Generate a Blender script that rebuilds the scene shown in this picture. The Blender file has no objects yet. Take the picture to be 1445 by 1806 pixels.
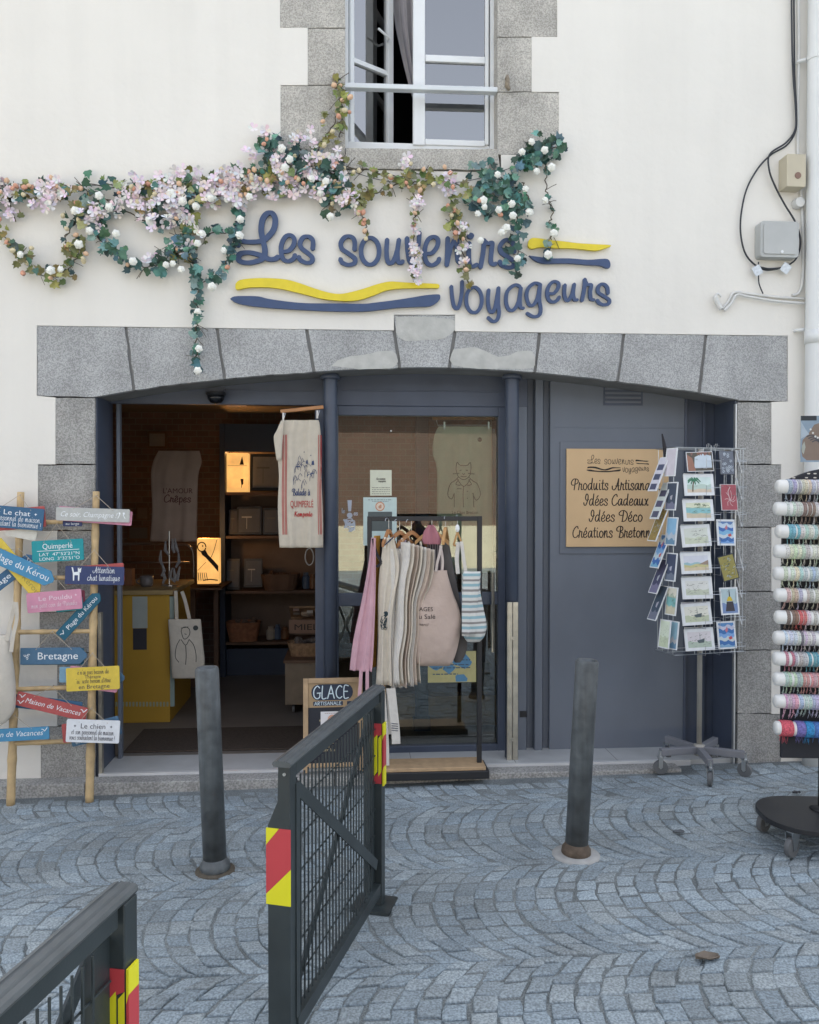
import bpy, bmesh, math, random
from mathutils import Vector, Matrix
from mathutils.geometry import tessellate_polygon
from mathutils.bvhtree import BVHTree
R = math.radians
SC = bpy.context.scene
COL = SC.collection
rnd = random.Random(7)

# ------------------------------------------------------------------ camera, world, sun, exposure
YAW, PITCH, F = R(-4.2), R(-0.9), 1447.0
CAM = Vector((-0.36, -5.0, 1.70))
cd = bpy.data.cameras.new('camera'); co = bpy.data.objects.new('camera', cd); COL.objects.link(co)
co.location = CAM; co.rotation_euler = (R(90) + PITCH, 0, YAW)
cd.sensor_fit = 'VERTICAL'; cd.sensor_height = 24; cd.lens = F/1806*24; cd.clip_start = .05; cd.clip_end = 500
SC.camera = co
w = bpy.data.worlds.new('World'); SC.world = w; w.use_nodes = True
nt = w.node_tree; nt.nodes.clear()
sk = nt.nodes.new('ShaderNodeTexSky'); sk.sky_type = 'NISHITA'; sk.sun_disc = False
sk.sun_elevation = R(60); sk.sun_rotation = R(12); sk.dust_density = 3.0; sk.air_density = 1.0; sk.ozone_density = 1.0
bg = nt.nodes.new('ShaderNodeBackground'); bg.inputs[1].default_value = .13
wo = nt.nodes.new('ShaderNodeOutputWorld')
hs = nt.nodes.new('ShaderNodeHueSaturation'); hs.inputs['Saturation'].default_value = .4   # hazy summer sky
nt.links.new(sk.outputs[0], hs.inputs['Color']); nt.links.new(hs.outputs[0], bg.inputs[0]); nt.links.new(bg.outputs[0], wo.inputs[0])
sl = bpy.data.lights.new('sun', 'SUN'); sl.energy = 3.2; sl.angle = R(.5); sl.color = (1, .95, .87)
so = bpy.data.objects.new('sun', sl); COL.objects.link(so)
sd = Vector((math.sin(R(12))*math.cos(R(60)), math.cos(R(12))*math.cos(R(60)), math.sin(R(60))))
so.rotation_euler = sd.to_track_quat('Z', 'Y').to_euler(); so.location = (0, 20, 30)
SC.view_settings.view_transform = 'Standard'; SC.view_settings.look = 'None'
SC.view_settings.gamma = 1; SC.view_settings.exposure = 1.95

RM = Matrix.Rotation(YAW, 3, 'Z') @ Matrix.Rotation(R(90) + PITCH, 3, 'X')
def ray(px, py): return RM @ Vector(((px - 722.5)/F, (903 - py)/F, -1))
def P(px, py, y=0.0):
    d = ray(px, py); return CAM + d*((y - CAM.y)/d.y)
def gz(x): return 0.0145*max(-6, min(6, x)) - 0.002
def G(px, py, z=0):
    d = ray(px, py); t = (0 - CAM.z)/d.z
    for _ in range(8):
        p = CAM + d*t; t = (gz(p.x) + z - CAM.z)/d.z
    return CAM + d*t
def mpp(px, py, y=0): return (P(px + 1, py, y) - P(px, py, y)).x
def lin(c): return c/12.92 if c <= .04045 else ((c + .055)/1.055)**2.4
def C(r, g, b, k=1.0): return tuple(min(.9, lin(v/255)*k) for v in (r, g, b))

# ------------------------------------------------------------------ materials
MATS = {}
def mat(name, col=(.5, .5, .5), rough=.6, metal=0, var=.1, vs=6, bump=0, bs=80, src=None, speck=None, ss=140, spec=.4, emit=0, coat=0):
    if name in MATS: return MATS[name]
    m = bpy.data.materials.new(name); m.use_nodes = True; MATS[name] = m
    n = m.node_tree.nodes; l = m.node_tree.links
    b = n['Principled BSDF']
    b.inputs['Roughness'].default_value = rough; b.inputs['Metallic'].default_value = metal
    b.inputs['Specular IOR Level'].default_value = spec
    if coat: b.inputs['Coat Weight'].default_value = coat
    tc = n.new('ShaderNodeTexCoord')
    if src == 'vcol':
        a = n.new('ShaderNodeAttribute'); a.attribute_name = 'Col'; base = a.outputs['Color']
    elif src == 'obj':
        a = n.new('ShaderNodeObjectInfo'); base = a.outputs['Color']
    else:
        a = n.new('ShaderNodeRGB'); a.outputs[0].default_value = (*col, 1); base = a.outputs[0]
    def noise(scale, detail=4):
        x = n.new('ShaderNodeTexNoise'); x.inputs['Scale'].default_value = scale; x.inputs['Detail'].default_value = detail
        l.new(tc.outputs['Object'], x.inputs['Vector']); return x
    if speck:
        dark, light = speck
        x = noise(ss, 3); r = n.new('ShaderNodeValToRGB'); e = r.color_ramp.elements
        e[0].position = .38; e[0].color = (dark, dark, dark, 1); e[1].position = .62; e[1].color = (light, light, light, 1)
        l.new(x.outputs['Fac'], r.inputs[0])
        mx = n.new('ShaderNodeMix'); mx.data_type = 'RGBA'; mx.blend_type = 'MULTIPLY'; mx.inputs[0].default_value = 1
        l.new(base, mx.inputs[6]); l.new(r.outputs[0], mx.inputs[7]); base = mx.outputs[2]
    if var:
        x = noise(vs, 6); mr = n.new('ShaderNodeMapRange')
        mr.inputs[1].default_value = .3; mr.inputs[2].default_value = .7; mr.inputs[3].default_value = 1 - var; mr.inputs[4].default_value = 1 + var
        l.new(x.outputs['Fac'], mr.inputs[0])
        mx = n.new('ShaderNodeMix'); mx.data_type = 'RGBA'; mx.blend_type = 'MULTIPLY'; mx.inputs[0].default_value = 1
        l.new(base, mx.inputs[6]); l.new(mr.outputs[0], mx.inputs[7]); base = mx.outputs[2]
    l.new(base, b.inputs['Base Color'])
    if emit:
        l.new(base, b.inputs['Emission Color']); b.inputs['Emission Strength'].default_value = emit
    if bump:
        x = noise(bs, 5); bp = n.new('ShaderNodeBump'); bp.inputs['Strength'].default_value = bump; bp.inputs['Distance'].default_value = .01
        l.new(x.outputs['Fac'], bp.inputs['Height']); l.new(bp.outputs[0], b.inputs['Normal'])
    return m
def glassmat(name, ior=1.75, tint=(.9, .96, .93)):
    m = bpy.data.materials.new(name); m.use_nodes = True; n = m.node_tree.nodes; l = m.node_tree.links; n.clear()
    o = n.new('ShaderNodeOutputMaterial'); mx = n.new('ShaderNodeMixShader'); fr = n.new('ShaderNodeFresnel'); fr.inputs[0].default_value = ior
    t = n.new('ShaderNodeBsdfTransparent'); t.inputs[0].default_value = (*tint, 1)
    g = n.new('ShaderNodeBsdfGlossy'); g.inputs['Roughness'].default_value = .004
    l.new(fr.outputs[0], mx.inputs[0]); l.new(t.outputs[0], mx.inputs[1]); l.new(g.outputs[0], mx.inputs[2]); l.new(mx.outputs[0], o.inputs[0])
    return m
def bandmat(name, bands, period, axis=2, rough=.85, bump=.15):
    """colour bands repeating along an object axis; bands = [(end position 0..1, colour)]"""
    m = mat(name, (.5, .5, .5), rough, var=.06, bump=bump, bs=300)
    n = m.node_tree.nodes; l = m.node_tree.links
    rgb = [x for x in n if x.type == 'RGB'][0]; tc = [x for x in n if x.type == 'TEX_COORD'][0]
    sep = n.new('ShaderNodeSeparateXYZ'); l.new(tc.outputs['Object'], sep.inputs[0])
    d = n.new('ShaderNodeMath'); d.operation = 'DIVIDE'; d.inputs[1].default_value = period; l.new(sep.outputs[axis], d.inputs[0])
    f = n.new('ShaderNodeMath'); f.operation = 'FRACT'; l.new(d.outputs[0], f.inputs[0])
    r = n.new('ShaderNodeValToRGB'); r.color_ramp.interpolation = 'CONSTANT'; e = r.color_ramp.elements
    e[0].position = 0; e[0].color = (*bands[0][1], 1); e.remove(e[1])
    for k in range(1, len(bands)):
        x = e.new(bands[k-1][0]); x.color = (*bands[k][1], 1)
    l.new(f.outputs[0], r.inputs[0])
    for lk in list(rgb.outputs[0].links): l.new(r.outputs[0], lk.to_socket)
    return m

# ------------------------------------------------------------------ mesh builder
ROOT = {}
class MB:
    def __init__(s): s.v = []; s.f = []; s.c = []; s.m = []; s.col = (1, 1, 1); s.mi = 0
    def add(s, vs, fs):
        o = len(s.v); s.v += [Vector(x) for x in vs]
        for f in fs: s.f.append([i + o for i in f]); s.c.append(s.col); s.m.append(s.mi)
    def box(s, a, b, M=None):
        (x0, y0, z0), (x1, y1, z1) = a, b
        vs = [Vector(q) for q in ((x0,y0,z0),(x1,y0,z0),(x1,y1,z0),(x0,y1,z0),(x0,y0,z1),(x1,y0,z1),(x1,y1,z1),(x0,y1,z1))]
        if M is not None: vs = [M @ q for q in vs]
        s.add(vs, [(0,3,2,1),(4,5,6,7),(0,1,5,4),(1,2,6,5),(2,3,7,6),(3,0,4,7)])
    def bar(s, a, b, w, d, up=(0, 0, 1)):
        a = Vector(a); b = Vector(b); z = (b - a); L = z.length; z.normalize(); up = Vector(up)
        x = up.cross(z)
        if x.length < 1e-4: x = Vector((1, 0, 0)).cross(z)
        x.normalize(); y = z.cross(x)
        M = Matrix((x, y, z)).transposed().to_4x4(); M.translation = a
        s.box((-w/2, -d/2, 0), (w/2, d/2, L), M)
    def tube(s, pts, r, n=8, caps=True):
        pts = [Vector(p) for p in pts]; N = len(pts); rs = r if isinstance(r, (list, tuple)) else [r]*N
        t0 = (pts[1] - pts[0]).normalized(); nx = t0.orthogonal().normalized(); vs = []
        for i in range(N):
            t = (pts[min(i+1, N-1)] - pts[max(i-1, 0)])
            t = t.normalized() if t.length > 1e-9 else t0
            nx = nx - t*nx.dot(t); nx = nx.normalized() if nx.length > 1e-6 else t.orthogonal().normalized()
            ny = t.cross(nx)
            for k in range(n):
                a = 2*math.pi*k/n; vs.append(pts[i] + (nx*math.cos(a) + ny*math.sin(a))*rs[i])
        fs = [(i*n+k, i*n+(k+1)%n, (i+1)*n+(k+1)%n, (i+1)*n+k) for i in range(N-1) for k in range(n)]
        if caps: fs += [tuple(range(n-1, -1, -1)), tuple((N-1)*n+k for k in range(n))]
        s.add(vs, fs)
    def prism(s, poly, fr, n0, n1):
        """poly: 2D points in frame fr=(O,U,V,N), between offsets n0<n1 along N"""
        O, U, V, N = fr; k = len(poly)
        ar = sum(poly[i][0]*poly[(i+1)%k][1] - poly[(i+1)%k][0]*poly[i][1] for i in range(k))
        if ar < 0: poly = poly[::-1]
        front = [O + U*p[0] + V*p[1] + N*n1 for p in poly]; back = [O + U*p[0] + V*p[1] + N*n0 for p in poly]
        tris = tessellate_polygon([[Vector((p[0], p[1], 0)) for p in poly]])
        fs = []
        for t in tris:
            a, b, c = (Vector((*poly[i], 0)) for i in t)
            t = t if (b-a).cross(c-a).z > 0 else (t[0], t[2], t[1])
            fs.append(tuple(t)); fs.append(tuple(i + k for i in (t[0], t[2], t[1])))
        fs += [(i, i + k, (i+1) % k + k, (i+1) % k) for i in range(k)]
        s.add(front + back, fs)
    def flat(s, poly, fr, n1):
        O, U, V, N = fr; k = len(poly)
        tris = tessellate_polygon([[Vector((p[0], p[1], 0)) for p in poly]]); fs = []
        for t in tris:
            a, b, c = (Vector((*poly[i], 0)) for i in t)
            fs.append(tuple(t) if (b-a).cross(c-a).z > 0 else (t[0], t[2], t[1]))
        s.add([O + U*p[0] + V*p[1] + N*n1 for p in poly], fs)
    def lathe(s, prof, c, n=16, axis=(0, 0, 1)):
        c = Vector(c); ax = Vector(axis).normalized(); ux = ax.orthogonal().normalized(); uy = ax.cross(ux); vs = []
        for r, z in prof:
            for k in range(n):
                a = 2*math.pi*k/n; vs.append(c + ax*z + (ux*math.cos(a) + uy*math.sin(a))*max(r, 1e-4))
        N = len(prof)
        fs = [(i*n+k, i*n+(k+1)%n, (i+1)*n+(k+1)%n, (i+1)*n+k) for i in range(N-1) for k in range(n)]
        fs += [tuple(range(n-1, -1, -1)), tuple((N-1)*n+k for k in range(n))]
        s.add(vs, fs)
    def ribbon(s, pts, wd, fr, n0, n1=None, cal=True, step=6, raw=False):
        """brush stroke of width wd along 2D pts; flat at n0, or solid from n0 to n1"""
        q = pts if raw else smooth(pts, step); N = len(q)
        if N < 2: return
        O, U, V, Nn = fr; Lf = []; Rt = []; drift = wd*.02
        for i in range(N):
            a = q[max(i-1, 0)]; b = q[min(i+1, N-1)]; dx, dy = b[0]-a[0], b[1]-a[1]; L = math.hypot(dx, dy) or 1e-9
            dx /= L; dy /= L; h = wd/2*((.78 + .3*abs(dy)) if cal else 1)
            Lf.append((q[i][0] - dy*h, q[i][1] + dx*h)); Rt.append((q[i][0] + dy*h, q[i][1] - dx*h))
        def cap(i, j):
            dx, dy = q[i][0]-q[j][0], q[i][1]-q[j][1]; a0 = math.atan2(dy, dx)
            return [(q[i][0] + wd*.42*math.cos(a0 + t), q[i][1] + wd*.42*math.sin(a0 + t)) for t in (-1, -.5, 0, .5, 1)]
        top = n1 if n1 is not None else n0
        def pt(p, k, n): return O + U*p[0] + V*p[1] + Nn*(n + drift*k/N)
        vs = []; fs = []
        for i in range(N): vs += [pt(Lf[i], i, top), pt(Rt[i], i, top)]
        fs += [(2*i, 2*i+1, 2*i+3, 2*i+2) for i in range(N-1)]
        c0 = cap(0, 1); c1 = cap(N-1, N-2); o = len(vs)
        vs += [pt(p, 0, top) for p in c0] + [pt(p, N-1, top) for p in c1]
        fs.append((0, o, o+1, o+2, o+3, o+4, 1)); fs.append((2*N-1, o+5, o+6, o+7, o+8, o+9, 2*N-2))
        if n1 is not None:
            ring = [2*i for i in range(N-1, -1, -1)] + [o, o+1, o+2, o+3, o+4] + [2*i+1 for i in range(N)] + [o+5, o+6, o+7, o+8, o+9]
            K = len(vs); vs += [v - Nn*(n1 - n0) for v in vs[:K]]
            fs += [(ring[i], ring[i] + K, ring[(i+1) % len(ring)] + K, ring[(i+1) % len(ring)]) for i in range(len(ring))]
        s.add(vs, fs)
    def build(s, name, m, parent=None, local=False, smoothing=False, bevel=0, solid=0, sub=0, at=None):
        me = bpy.data.meshes.new(name)
        if at is not None: off = Vector(at)
        elif parent is not None: off = ROOT.get(parent.name, Vector())
        elif local: off = Vector()
        else:
            xs = [v.x for v in s.v]; ys = [v.y for v in s.v]; zs = [v.z for v in s.v]
            off = Vector(((min(xs)+max(xs))/2, (min(ys)+max(ys))/2, min(zs)))
        if local: off = Vector()
        me.from_pydata([v - off for v in s.v], [], s.f); me.validate()
        o = bpy.data.objects.new(name, me); COL.objects.link(o)
        for x in (m if isinstance(m, (list, tuple)) else [m]): me.materials.append(x)
        if len(me.polygons) == len(s.f):
            ca = me.color_attributes.new('Col', 'FLOAT_COLOR', 'CORNER'); buf = []
            for p, c in zip(me.polygons, s.c): buf += [*c, 1.0]*p.loop_total
            ca.data.foreach_set('color', buf)
            me.polygons.foreach_set('material_index', s.m)
        if smoothing:
            me.polygons.foreach_set('use_smooth', [True]*len(me.polygons))
        if parent is not None: o.parent = parent; ROOT[o.name] = off
        elif not local: o.location = off; ROOT[o.name] = off
        if bevel:
            bv = o.modifiers.new('bevel', 'BEVEL'); bv.width = bevel; bv.segments = 2; bv.limit_method = 'ANGLE'; bv.angle_limit = R(40)
        if solid:
            sm = o.modifiers.new('solid', 'SOLIDIFY'); sm.thickness = solid
        if sub:
            sb = o.modifiers.new('sub', 'SUBSURF'); sb.levels = sub; sb.render_levels = sub
        return o
def smooth(pts, step=6):
    """Catmull-Rom through 2D or 3D points"""
    if len(pts) < 3: return [tuple(p) for p in pts]
    out = []; D = len(pts[0]); n = len(pts)
    for i in range(n-1):
        p0, p1, p2, p3 = pts[max(i-1, 0)], pts[i], pts[i+1], pts[min(i+2, n-1)]
        for k in range(step):
            t = k/step
            out.append(tuple(.5*(2*p1[d] + (p2[d]-p0[d])*t + (2*p0[d]-5*p1[d]+4*p2[d]-p3[d])*t*t + (3*p1[d]-p0[d]-3*p2[d]+p3[d])*t**3) for d in range(D)))
    out.append(tuple(pts[-1])); return out
def tag(o, label, cat, group=None, kind=None):
    if label: o['label'] = label
    if cat: o['category'] = cat
    if group: o['group'] = group
    if kind: o['kind'] = kind
    return o
def T(name, label, cat, loc, group=None):
    o = bpy.data.objects.new(name, None); COL.objects.link(o); o.location = loc; o.empty_display_size = .1
    ROOT[o.name] = Vector(loc); return tag(o, label, cat, group)
def cp(o, parent=None):
    c = o.copy(); COL.objects.link(c)
    if parent is not None: c.parent = parent
    for ch in list(o.children): cp(ch, c)
    return c
X, Y_, Z = Vector((1, 0, 0)), Vector((0, 1, 0)), Vector((0, 0, 1))
def wallframe(y, x=0, z=0): return (Vector((x, y, z)), X, Z, -Y_)
def frame_at(o, ang=0, tilt=0, turn=0):
    """board frame: ang turns in its plane, tilt leans its top back, turn about the vertical"""
    M = Matrix.Rotation(turn, 3, 'Z') @ Matrix.Rotation(-tilt, 3, 'X') @ Matrix.Rotation(-ang, 3, 'Y')
    return (Vector(o), M @ X, M @ Z, M @ -Y_)

# ------------------------------------------------------------------ lettering
_tc = {}
def bf(s):
    if s not in _tc:
        cu = bpy.data.curves.new('t', 'FONT'); cu.body = s; cu.size = 1; cu.align_x = 'CENTER'; cu.resolution_u = 3
        o = bpy.data.objects.new('t', cu); COL.objects.link(o); bpy.context.view_layer.update()
        me = bpy.data.meshes.new_from_object(o.evaluated_get(bpy.context.evaluated_depsgraph_get()))
        _tc[s] = ([v.co.copy() for v in me.vertices], [tuple(p.vertices) for p in me.polygons])
        bpy.data.objects.remove(o); bpy.data.meshes.remove(me); bpy.data.curves.remove(cu)
    return _tc[s]
def put(mb, s, fr, u, v, size, n, width=None, shear=0):
    vs, fs = bf(s); O, U, V, N = fr
    if not vs: return
    w0 = max(p.x for p in vs) - min(p.x for p in vs); kx = size if width is None else width/max(w0, 1e-6)
    mb.add([O + U*(u + p.x*kx + shear*p.y*size) + V*(v + p.y*size) + N*n for p in vs], fs)
GL = {
 'a': (.86, [[(.62,.86),(.45,1),(.17,.78),(.05,.35),(.18,.02),(.42,.18),(.66,.97)], [(.66,.97),(.62,.4),(.68,.05),(.84,.1)]]),
 'b': (.8, [[(.14,1.7),(.08,.8),(.1,.12),(.3,0),(.55,.3),(.6,.7),(.4,.98),(.12,.6)]]),
 'c': (.72, [[(.6,.75),(.47,1),(.22,.87),(.05,.4),(.18,.03),(.45,.03),(.65,.25)]]),
 'd': (.9, [[(.6,.88),(.4,1),(.12,.72),(.05,.3),(.2,.02),(.45,.18),(.66,.9),(.76,1.75)], [(.76,1.75),(.65,.8),(.64,.1),(.8,.05)]]),
 'e': (.7, [[(.08,.42),(.33,.45),(.56,.7),(.5,.97),(.28,.97),(.06,.55),(.1,.1),(.35,0),(.62,.25)]]),
 'f': (.55, [[(.6,1.55),(.42,1.72),(.27,1.4),(.2,.5),(.12,-.45)], [(0,.92),(.5,.97)]]),
 'g': (.84, [[(.62,.88),(.45,1),(.15,.75),(.05,.38),(.2,.08),(.42,.22),(.66,.97)], [(.66,.97),(.62,.2),(.58,-.35),(.33,-.6),(.02,-.38)]]),
 'h': (.8, [[(.2,1.7),(.12,.8),(.05,0)], [(.07,.3),(.3,.92),(.5,.9),(.5,.4),(.55,.05),(.72,.08)]]),
 'i': (.38, [[(.12,1),(.09,.4),(.15,.04),(.34,.1)], [(.14,1.38),(.17,1.44)]]),
 'k': (.66, [[(.16,1.7),(.05,0)], [(.56,.98),(.1,.45)], [(.2,.55),(.6,.03)]]),
 'l': (.36, [[(.16,1.7),(.08,.6),(.15,.05),(.32,.1)]]),
 'm': (1.04, [[(.1,1),(.04,0)], [(.06,.3),(.25,.95),(.4,.9),(.36,0)], [(.37,.3),(.57,.95),(.72,.9),(.7,.3),(.78,.03),(.94,.1)]]),
 'n': (.8, [[(.1,1),(.04,0)], [(.06,.25),(.3,.95),(.5,.92),(.48,.4),(.55,.04),(.72,.1)]]),
 'o': (.74, [[(.36,1),(.12,.78),(.05,.4),(.2,.03),(.42,.03),(.63,.4),(.62,.75),(.36,1)]]),
 'p': (.74, [[(.12,1),(.05,-.6)], [(.08,.5),(.3,1),(.55,.85),(.55,.3),(.35,0),(.08,.2)]]),
 'q': (.8, [[(.62,.88),(.45,1),(.15,.75),(.05,.35),(.2,.05),(.42,.2),(.66,.97)], [(.66,.97),(.58,-.6)]]),
 'r': (.7, [[(.17,1.12),(.1,.5),(0,0)], [(.16,1.02),(.3,.85),(.52,.9),(.46,.4),(.5,.04),(.68,.1)]]),
 's': (.62, [[(.52,.68),(.48,.95),(.25,1),(.09,.75),(.3,.5),(.52,.25),(.35,0),(.1,.04),(0,.22)]]),
 't': (.46, [[(.24,1.5),(.15,.6),(.18,.06),(.4,.12)], [(0,1.0),(.44,1.03)]]),
 'u': (.82, [[(.08,1),(.04,.4),(.15,.02),(.36,.25),(.53,1)], [(.53,1),(.48,.4),(.55,.03),(.72,.1)]]),
 'v': (.6, [[(.04,1),(.1,.4),(.23,0),(.42,.4),(.5,1.08)]]),
 'x': (.66, [[(.03,.92),(.18,.9),(.42,.06),(.62,.1)], [(.58,1),(.03,0)]]),
 'y': (.7, [[(.08,1),(.04,.4),(.15,.1),(.36,.3),(.53,1)], [(.53,1),(.48,0),(.38,-.5),(.06,-.45)]]),
 'z': (.6, [[(.08,.95),(.5,.95),(.05,.05),(.5,.05)]]),
 'L': (1.15, [[(-.05,.72),(0,1.0),(.35,.88),(.7,.98),(.95,1.4),(.9,1.72),(.7,1.6),(.6,1.0),(.65,.35),(.5,.05),(.15,0),(.03,.18),(.3,.27),(.7,.06),(1.05,.14)]]),
 'P': (1.15, [[(.45,.72),(.15,.75),(.04,1.1),(.35,1.58),(.85,1.65),(1.18,1.4),(1.05,1.02),(.7,.85)], [(.72,1.6),(.62,.8),(.5,0)]]),
 'A': (1.3, [[(.02,.6),(.05,.18),(.35,0),(.72,.5),(1.1,1.72)], [(1.1,1.72),(1.03,.8),(1.05,.02),(1.2,.02)], [(.58,.6),(1.18,.64)]]),
 'I': (.85, [[(0,.42),(.1,.05),(.38,.1),(.68,.9),(.72,1.5),(.52,1.74),(.33,1.4),(.32,1.0),(.5,.78),(.8,.9)]]),
 'C': (.98, [[(.92,1.35),(.8,1.68),(.45,1.5),(.1,.9),(.1,.3),(.35,0),(.7,.1),(.94,.38)]]),
 'D': (1.4, [[(.75,1.58),(.65,.8),(.55,.05)], [(.5,.92),(.15,.95),(.04,1.25),(.4,1.6),(.9,1.62),(1.3,1.2),(1.25,.5),(.9,.05),(.45,0)]]),
 'B': (1.22, [[(.7,1.58),(.62,.8),(.5,0)], [(.4,.95),(.1,1.0),(.08,1.4),(.5,1.68),(.98,1.6),(1.05,1.2),(.7,.87),(1.08,.65),(1.1,.2),(.8,-.02),(.4,.06)]]),
 'Q': (1.1, [[(.5,1.7),(.1,1.2),(.1,.4),(.45,0),(.85,.4),(.9,1.2),(.5,1.7)], [(.55,.3),(1.0,-.1)]]),
 'K': (1.0, [[(.25,1.7),(.12,0)], [(.9,1.7),(.2,.75)], [(.35,.9),(.9,0)]]),
 'M': (1.3, [[(.05,0),(.25,1.65)], [(.25,1.65),(.6,.4)], [(.6,.4),(1.05,1.65)], [(1.05,1.65),(1.1,0),(1.25,.05)]]),
 'V': (1.0, [[(.1,1.6),(.25,1.5),(.4,0)], [(.4,0),(.95,1.65)]]),
 '!': (.4, [[(.22,1.6),(.14,.5)], [(.1,.05),(.12,.1)]]), ',': (.3, [[(.12,.1),(.04,-.25)]]), "'": (.25, [[(.12,1.7),(.08,1.35)]]),
 ' ': (.5, []),
}
_b = lambda c, acc: (GL[c][0], GL[c][1] + [acc])
GL['é'] = _b('e', [(.3, 1.18), (.52, 1.5)]); GL['ê'] = _b('e', [(.12, 1.2), (.32, 1.45), (.52, 1.2)]); GL['à'] = _b('a', [(.25, 1.5), (.45, 1.2)])
GL['É'] = (1, [[(.9,1.5),(.5,1.65),(.2,1.3),(.5,.9),(.1,.5),(.3,0),(.85,.25)], [(.5,1.8),(.75,2.1)]])
# plain printed capitals for hand-chalked words
CAPS = {'G': (.95, [[(.8,1.35),(.5,1.6),(.1,1.1),(.1,.35),(.45,0),(.8,.2),(.82,.7)], [(.5,.7),(.95,.72)]]), 'L': (.7, [[(.15,1.6),(.1,.05),(.6,.05)]]),
        'A': (.95, [[(.02,0),(.45,1.6)], [(.45,1.6),(.85,0)], [(.2,.6),(.7,.6)]]), 'C': (.9, [[(.8,1.4),(.5,1.6),(.1,1.0),(.15,.3),(.5,0),(.8,.2)]]),
        'E': (.8, [[(.65,1.55),(.15,1.55),(.12,.05),(.65,.05)], [(.15,.85),(.55,.85)]]), 'R': (.85, [[(.1,0),(.12,1.6),(.55,1.55),(.6,1.0),(.15,.8),(.7,0)]]),
        'T': (.8, [[(.02,1.58),(.75,1.58)], [(.4,1.58),(.36,0)]]), 'I': (.35, [[(.17,1.6),(.14,0)]]), 'S': (.75, [[(.65,1.4),(.35,1.6),(.08,1.2),(.6,.5),(.4,0),(.05,.2)]]),
        'N': (.95, [[(.08,0),(.1,1.6)], [(.1,1.6),(.75,.02)], [(.75,.02),(.78,1.6)]]), ' ': (.4, [])}
def script(s, table=GL):
    x = 0; out = []
    for ch in s:
        adv, st = table.get(ch, table[' '])
        for k in st: out.append([(a + x, b) for a, b in k])
        x += adv + .06
    return out, x
def write(mb, s, fr, u, v, xh, wd, n, width=None, table=GL, align='c', cal=True):
    st, L = script(s, table); k = xh if width is None else width/L
    u0 = u - L*k/2 if align == 'c' else u
    for i, q in enumerate(st): mb.ribbon([(u0 + a*k, v + b*xh) for a, b in q], wd, fr, n + .00006*i, step=4, cal=cal)
def scatter_marks(mb, fr, u0, u1, v, n, h, r, wd=.7):
    """a line of print too small to read: short dashes"""
    u = u0
    while u < u1:
        L = r.uniform(1.2, 4)*h; L = min(L, u1 - u)
        mb.flat([(u, v), (u + L, v), (u + L, v + h*wd), (u, v + h*wd)], fr, n); u += L + h*.7
def circ(cx, cy, r, k=20, ry=None): return [(cx + r*math.cos(2*math.pi*i/k), cy + (ry or r)*math.sin(2*math.pi*i/k)) for i in range(k)]
def rrect(w, h, r, cx=0, cy=0, k=4):
    out = []
    for sx, sy, a0 in ((1, -1, -90), (1, 1, 0), (-1, 1, 90), (-1, -1, 180)):
        for i in range(k+1):
            a = R(a0 + 90*i/k); out.append((cx + sx*(w/2 - r) + r*math.cos(a), cy + sy*(h/2 - r) + r*math.sin(a)))
    return out
# ------------------------------------------------------------------ palette
plaster = mat('plaster', (.735, .71, .658), .9, var=.04, vs=1.1, bump=.4, bs=16)
def streaks(m, amt, sc=(5, 5, .45)):
    n = m.node_tree.nodes; l = m.node_tree.links; b = n['Principled BSDF']; src = b.inputs['Base Color'].links[0].from_socket; tc = [x for x in n if x.type == 'TEX_COORD'][0]
    mp = n.new('ShaderNodeMapping'); mp.inputs['Scale'].default_value = sc; l.new(tc.outputs['Object'], mp.inputs[0]); x = n.new('ShaderNodeTexNoise'); x.inputs['Scale'].default_value = 1.3; x.inputs['Detail'].default_value = 8; l.new(mp.outputs[0], x.inputs[0])
    r = n.new('ShaderNodeMapRange'); r.inputs[1].default_value = .42; r.inputs[2].default_value = .72; r.inputs[3].default_value = 1; r.inputs[4].default_value = 1 - amt; l.new(x.outputs['Fac'], r.inputs[0])
    mx = n.new('ShaderNodeMix'); mx.data_type = 'RGBA'; mx.blend_type = 'MULTIPLY'; mx.inputs[0].default_value = 1; l.new(src, mx.inputs[6]); l.new(r.outputs[0], mx.inputs[7]); l.new(mx.outputs[2], b.inputs['Base Color'])
streaks(plaster, .035)
granite = mat('granite', (.39, .395, .395), .85, var=.14, vs=3.5, bump=.35, bs=140, speck=(.72, 1.2), ss=150)
granite_old = mat('old_granite', (.47, .45, .41), .9, var=.16, vs=5, bump=.5, bs=100, speck=(.72, 1.18), ss=140)
granite_jamb = mat('jamb_granite', (.35, .345, .33), .9, var=.16, vs=4, bump=.35, bs=120, speck=(.7, 1.2), ss=140)
mortar = mat('mortar', (.20, .20, .195), .95, var=.15)
patchm = mat('cement_patch', (.455, .455, .43), .9, var=.12, vs=14, bump=.2)
navy = mat('navy_paint', (.062, .078, .115), .42, var=.07, vs=9, bump=.04, bs=220, spec=.5)
panelm = mat('panel_paint', (.135, .155, .19), .5, var=.05, vs=2.5, bump=.03, bs=300, spec=.5)
steel = mat('brushed_steel', (.55, .53, .47), .38, 1, var=.18, vs=14)
chrome = mat('zinc_wire', (.52, .54, .56), .35, 1, var=.1)
whitepaint = mat('white_joinery', (.72, .74, .75), .45, var=.04)
dark = mat('dark_room', (.05, .045, .045), .9, var=.2)
darkbrick = None
tile = mat('threshold_tile', (.42, .43, .43), .5, var=.1, vs=5)
stepm = mat('step_granite', (.33, .325, .31), .9, var=.14, vs=5, bump=.35, bs=120, speck=(.7, 1.2), ss=90)
glass = glassmat('window_glass', 2.15)
glass_up = glassmat('upstairs_glass', 3.8, (.9, .93, .95))
woodm = mat('pale_wood', (.42, .29, .17), .6, var=.15, vs=18)
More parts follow.
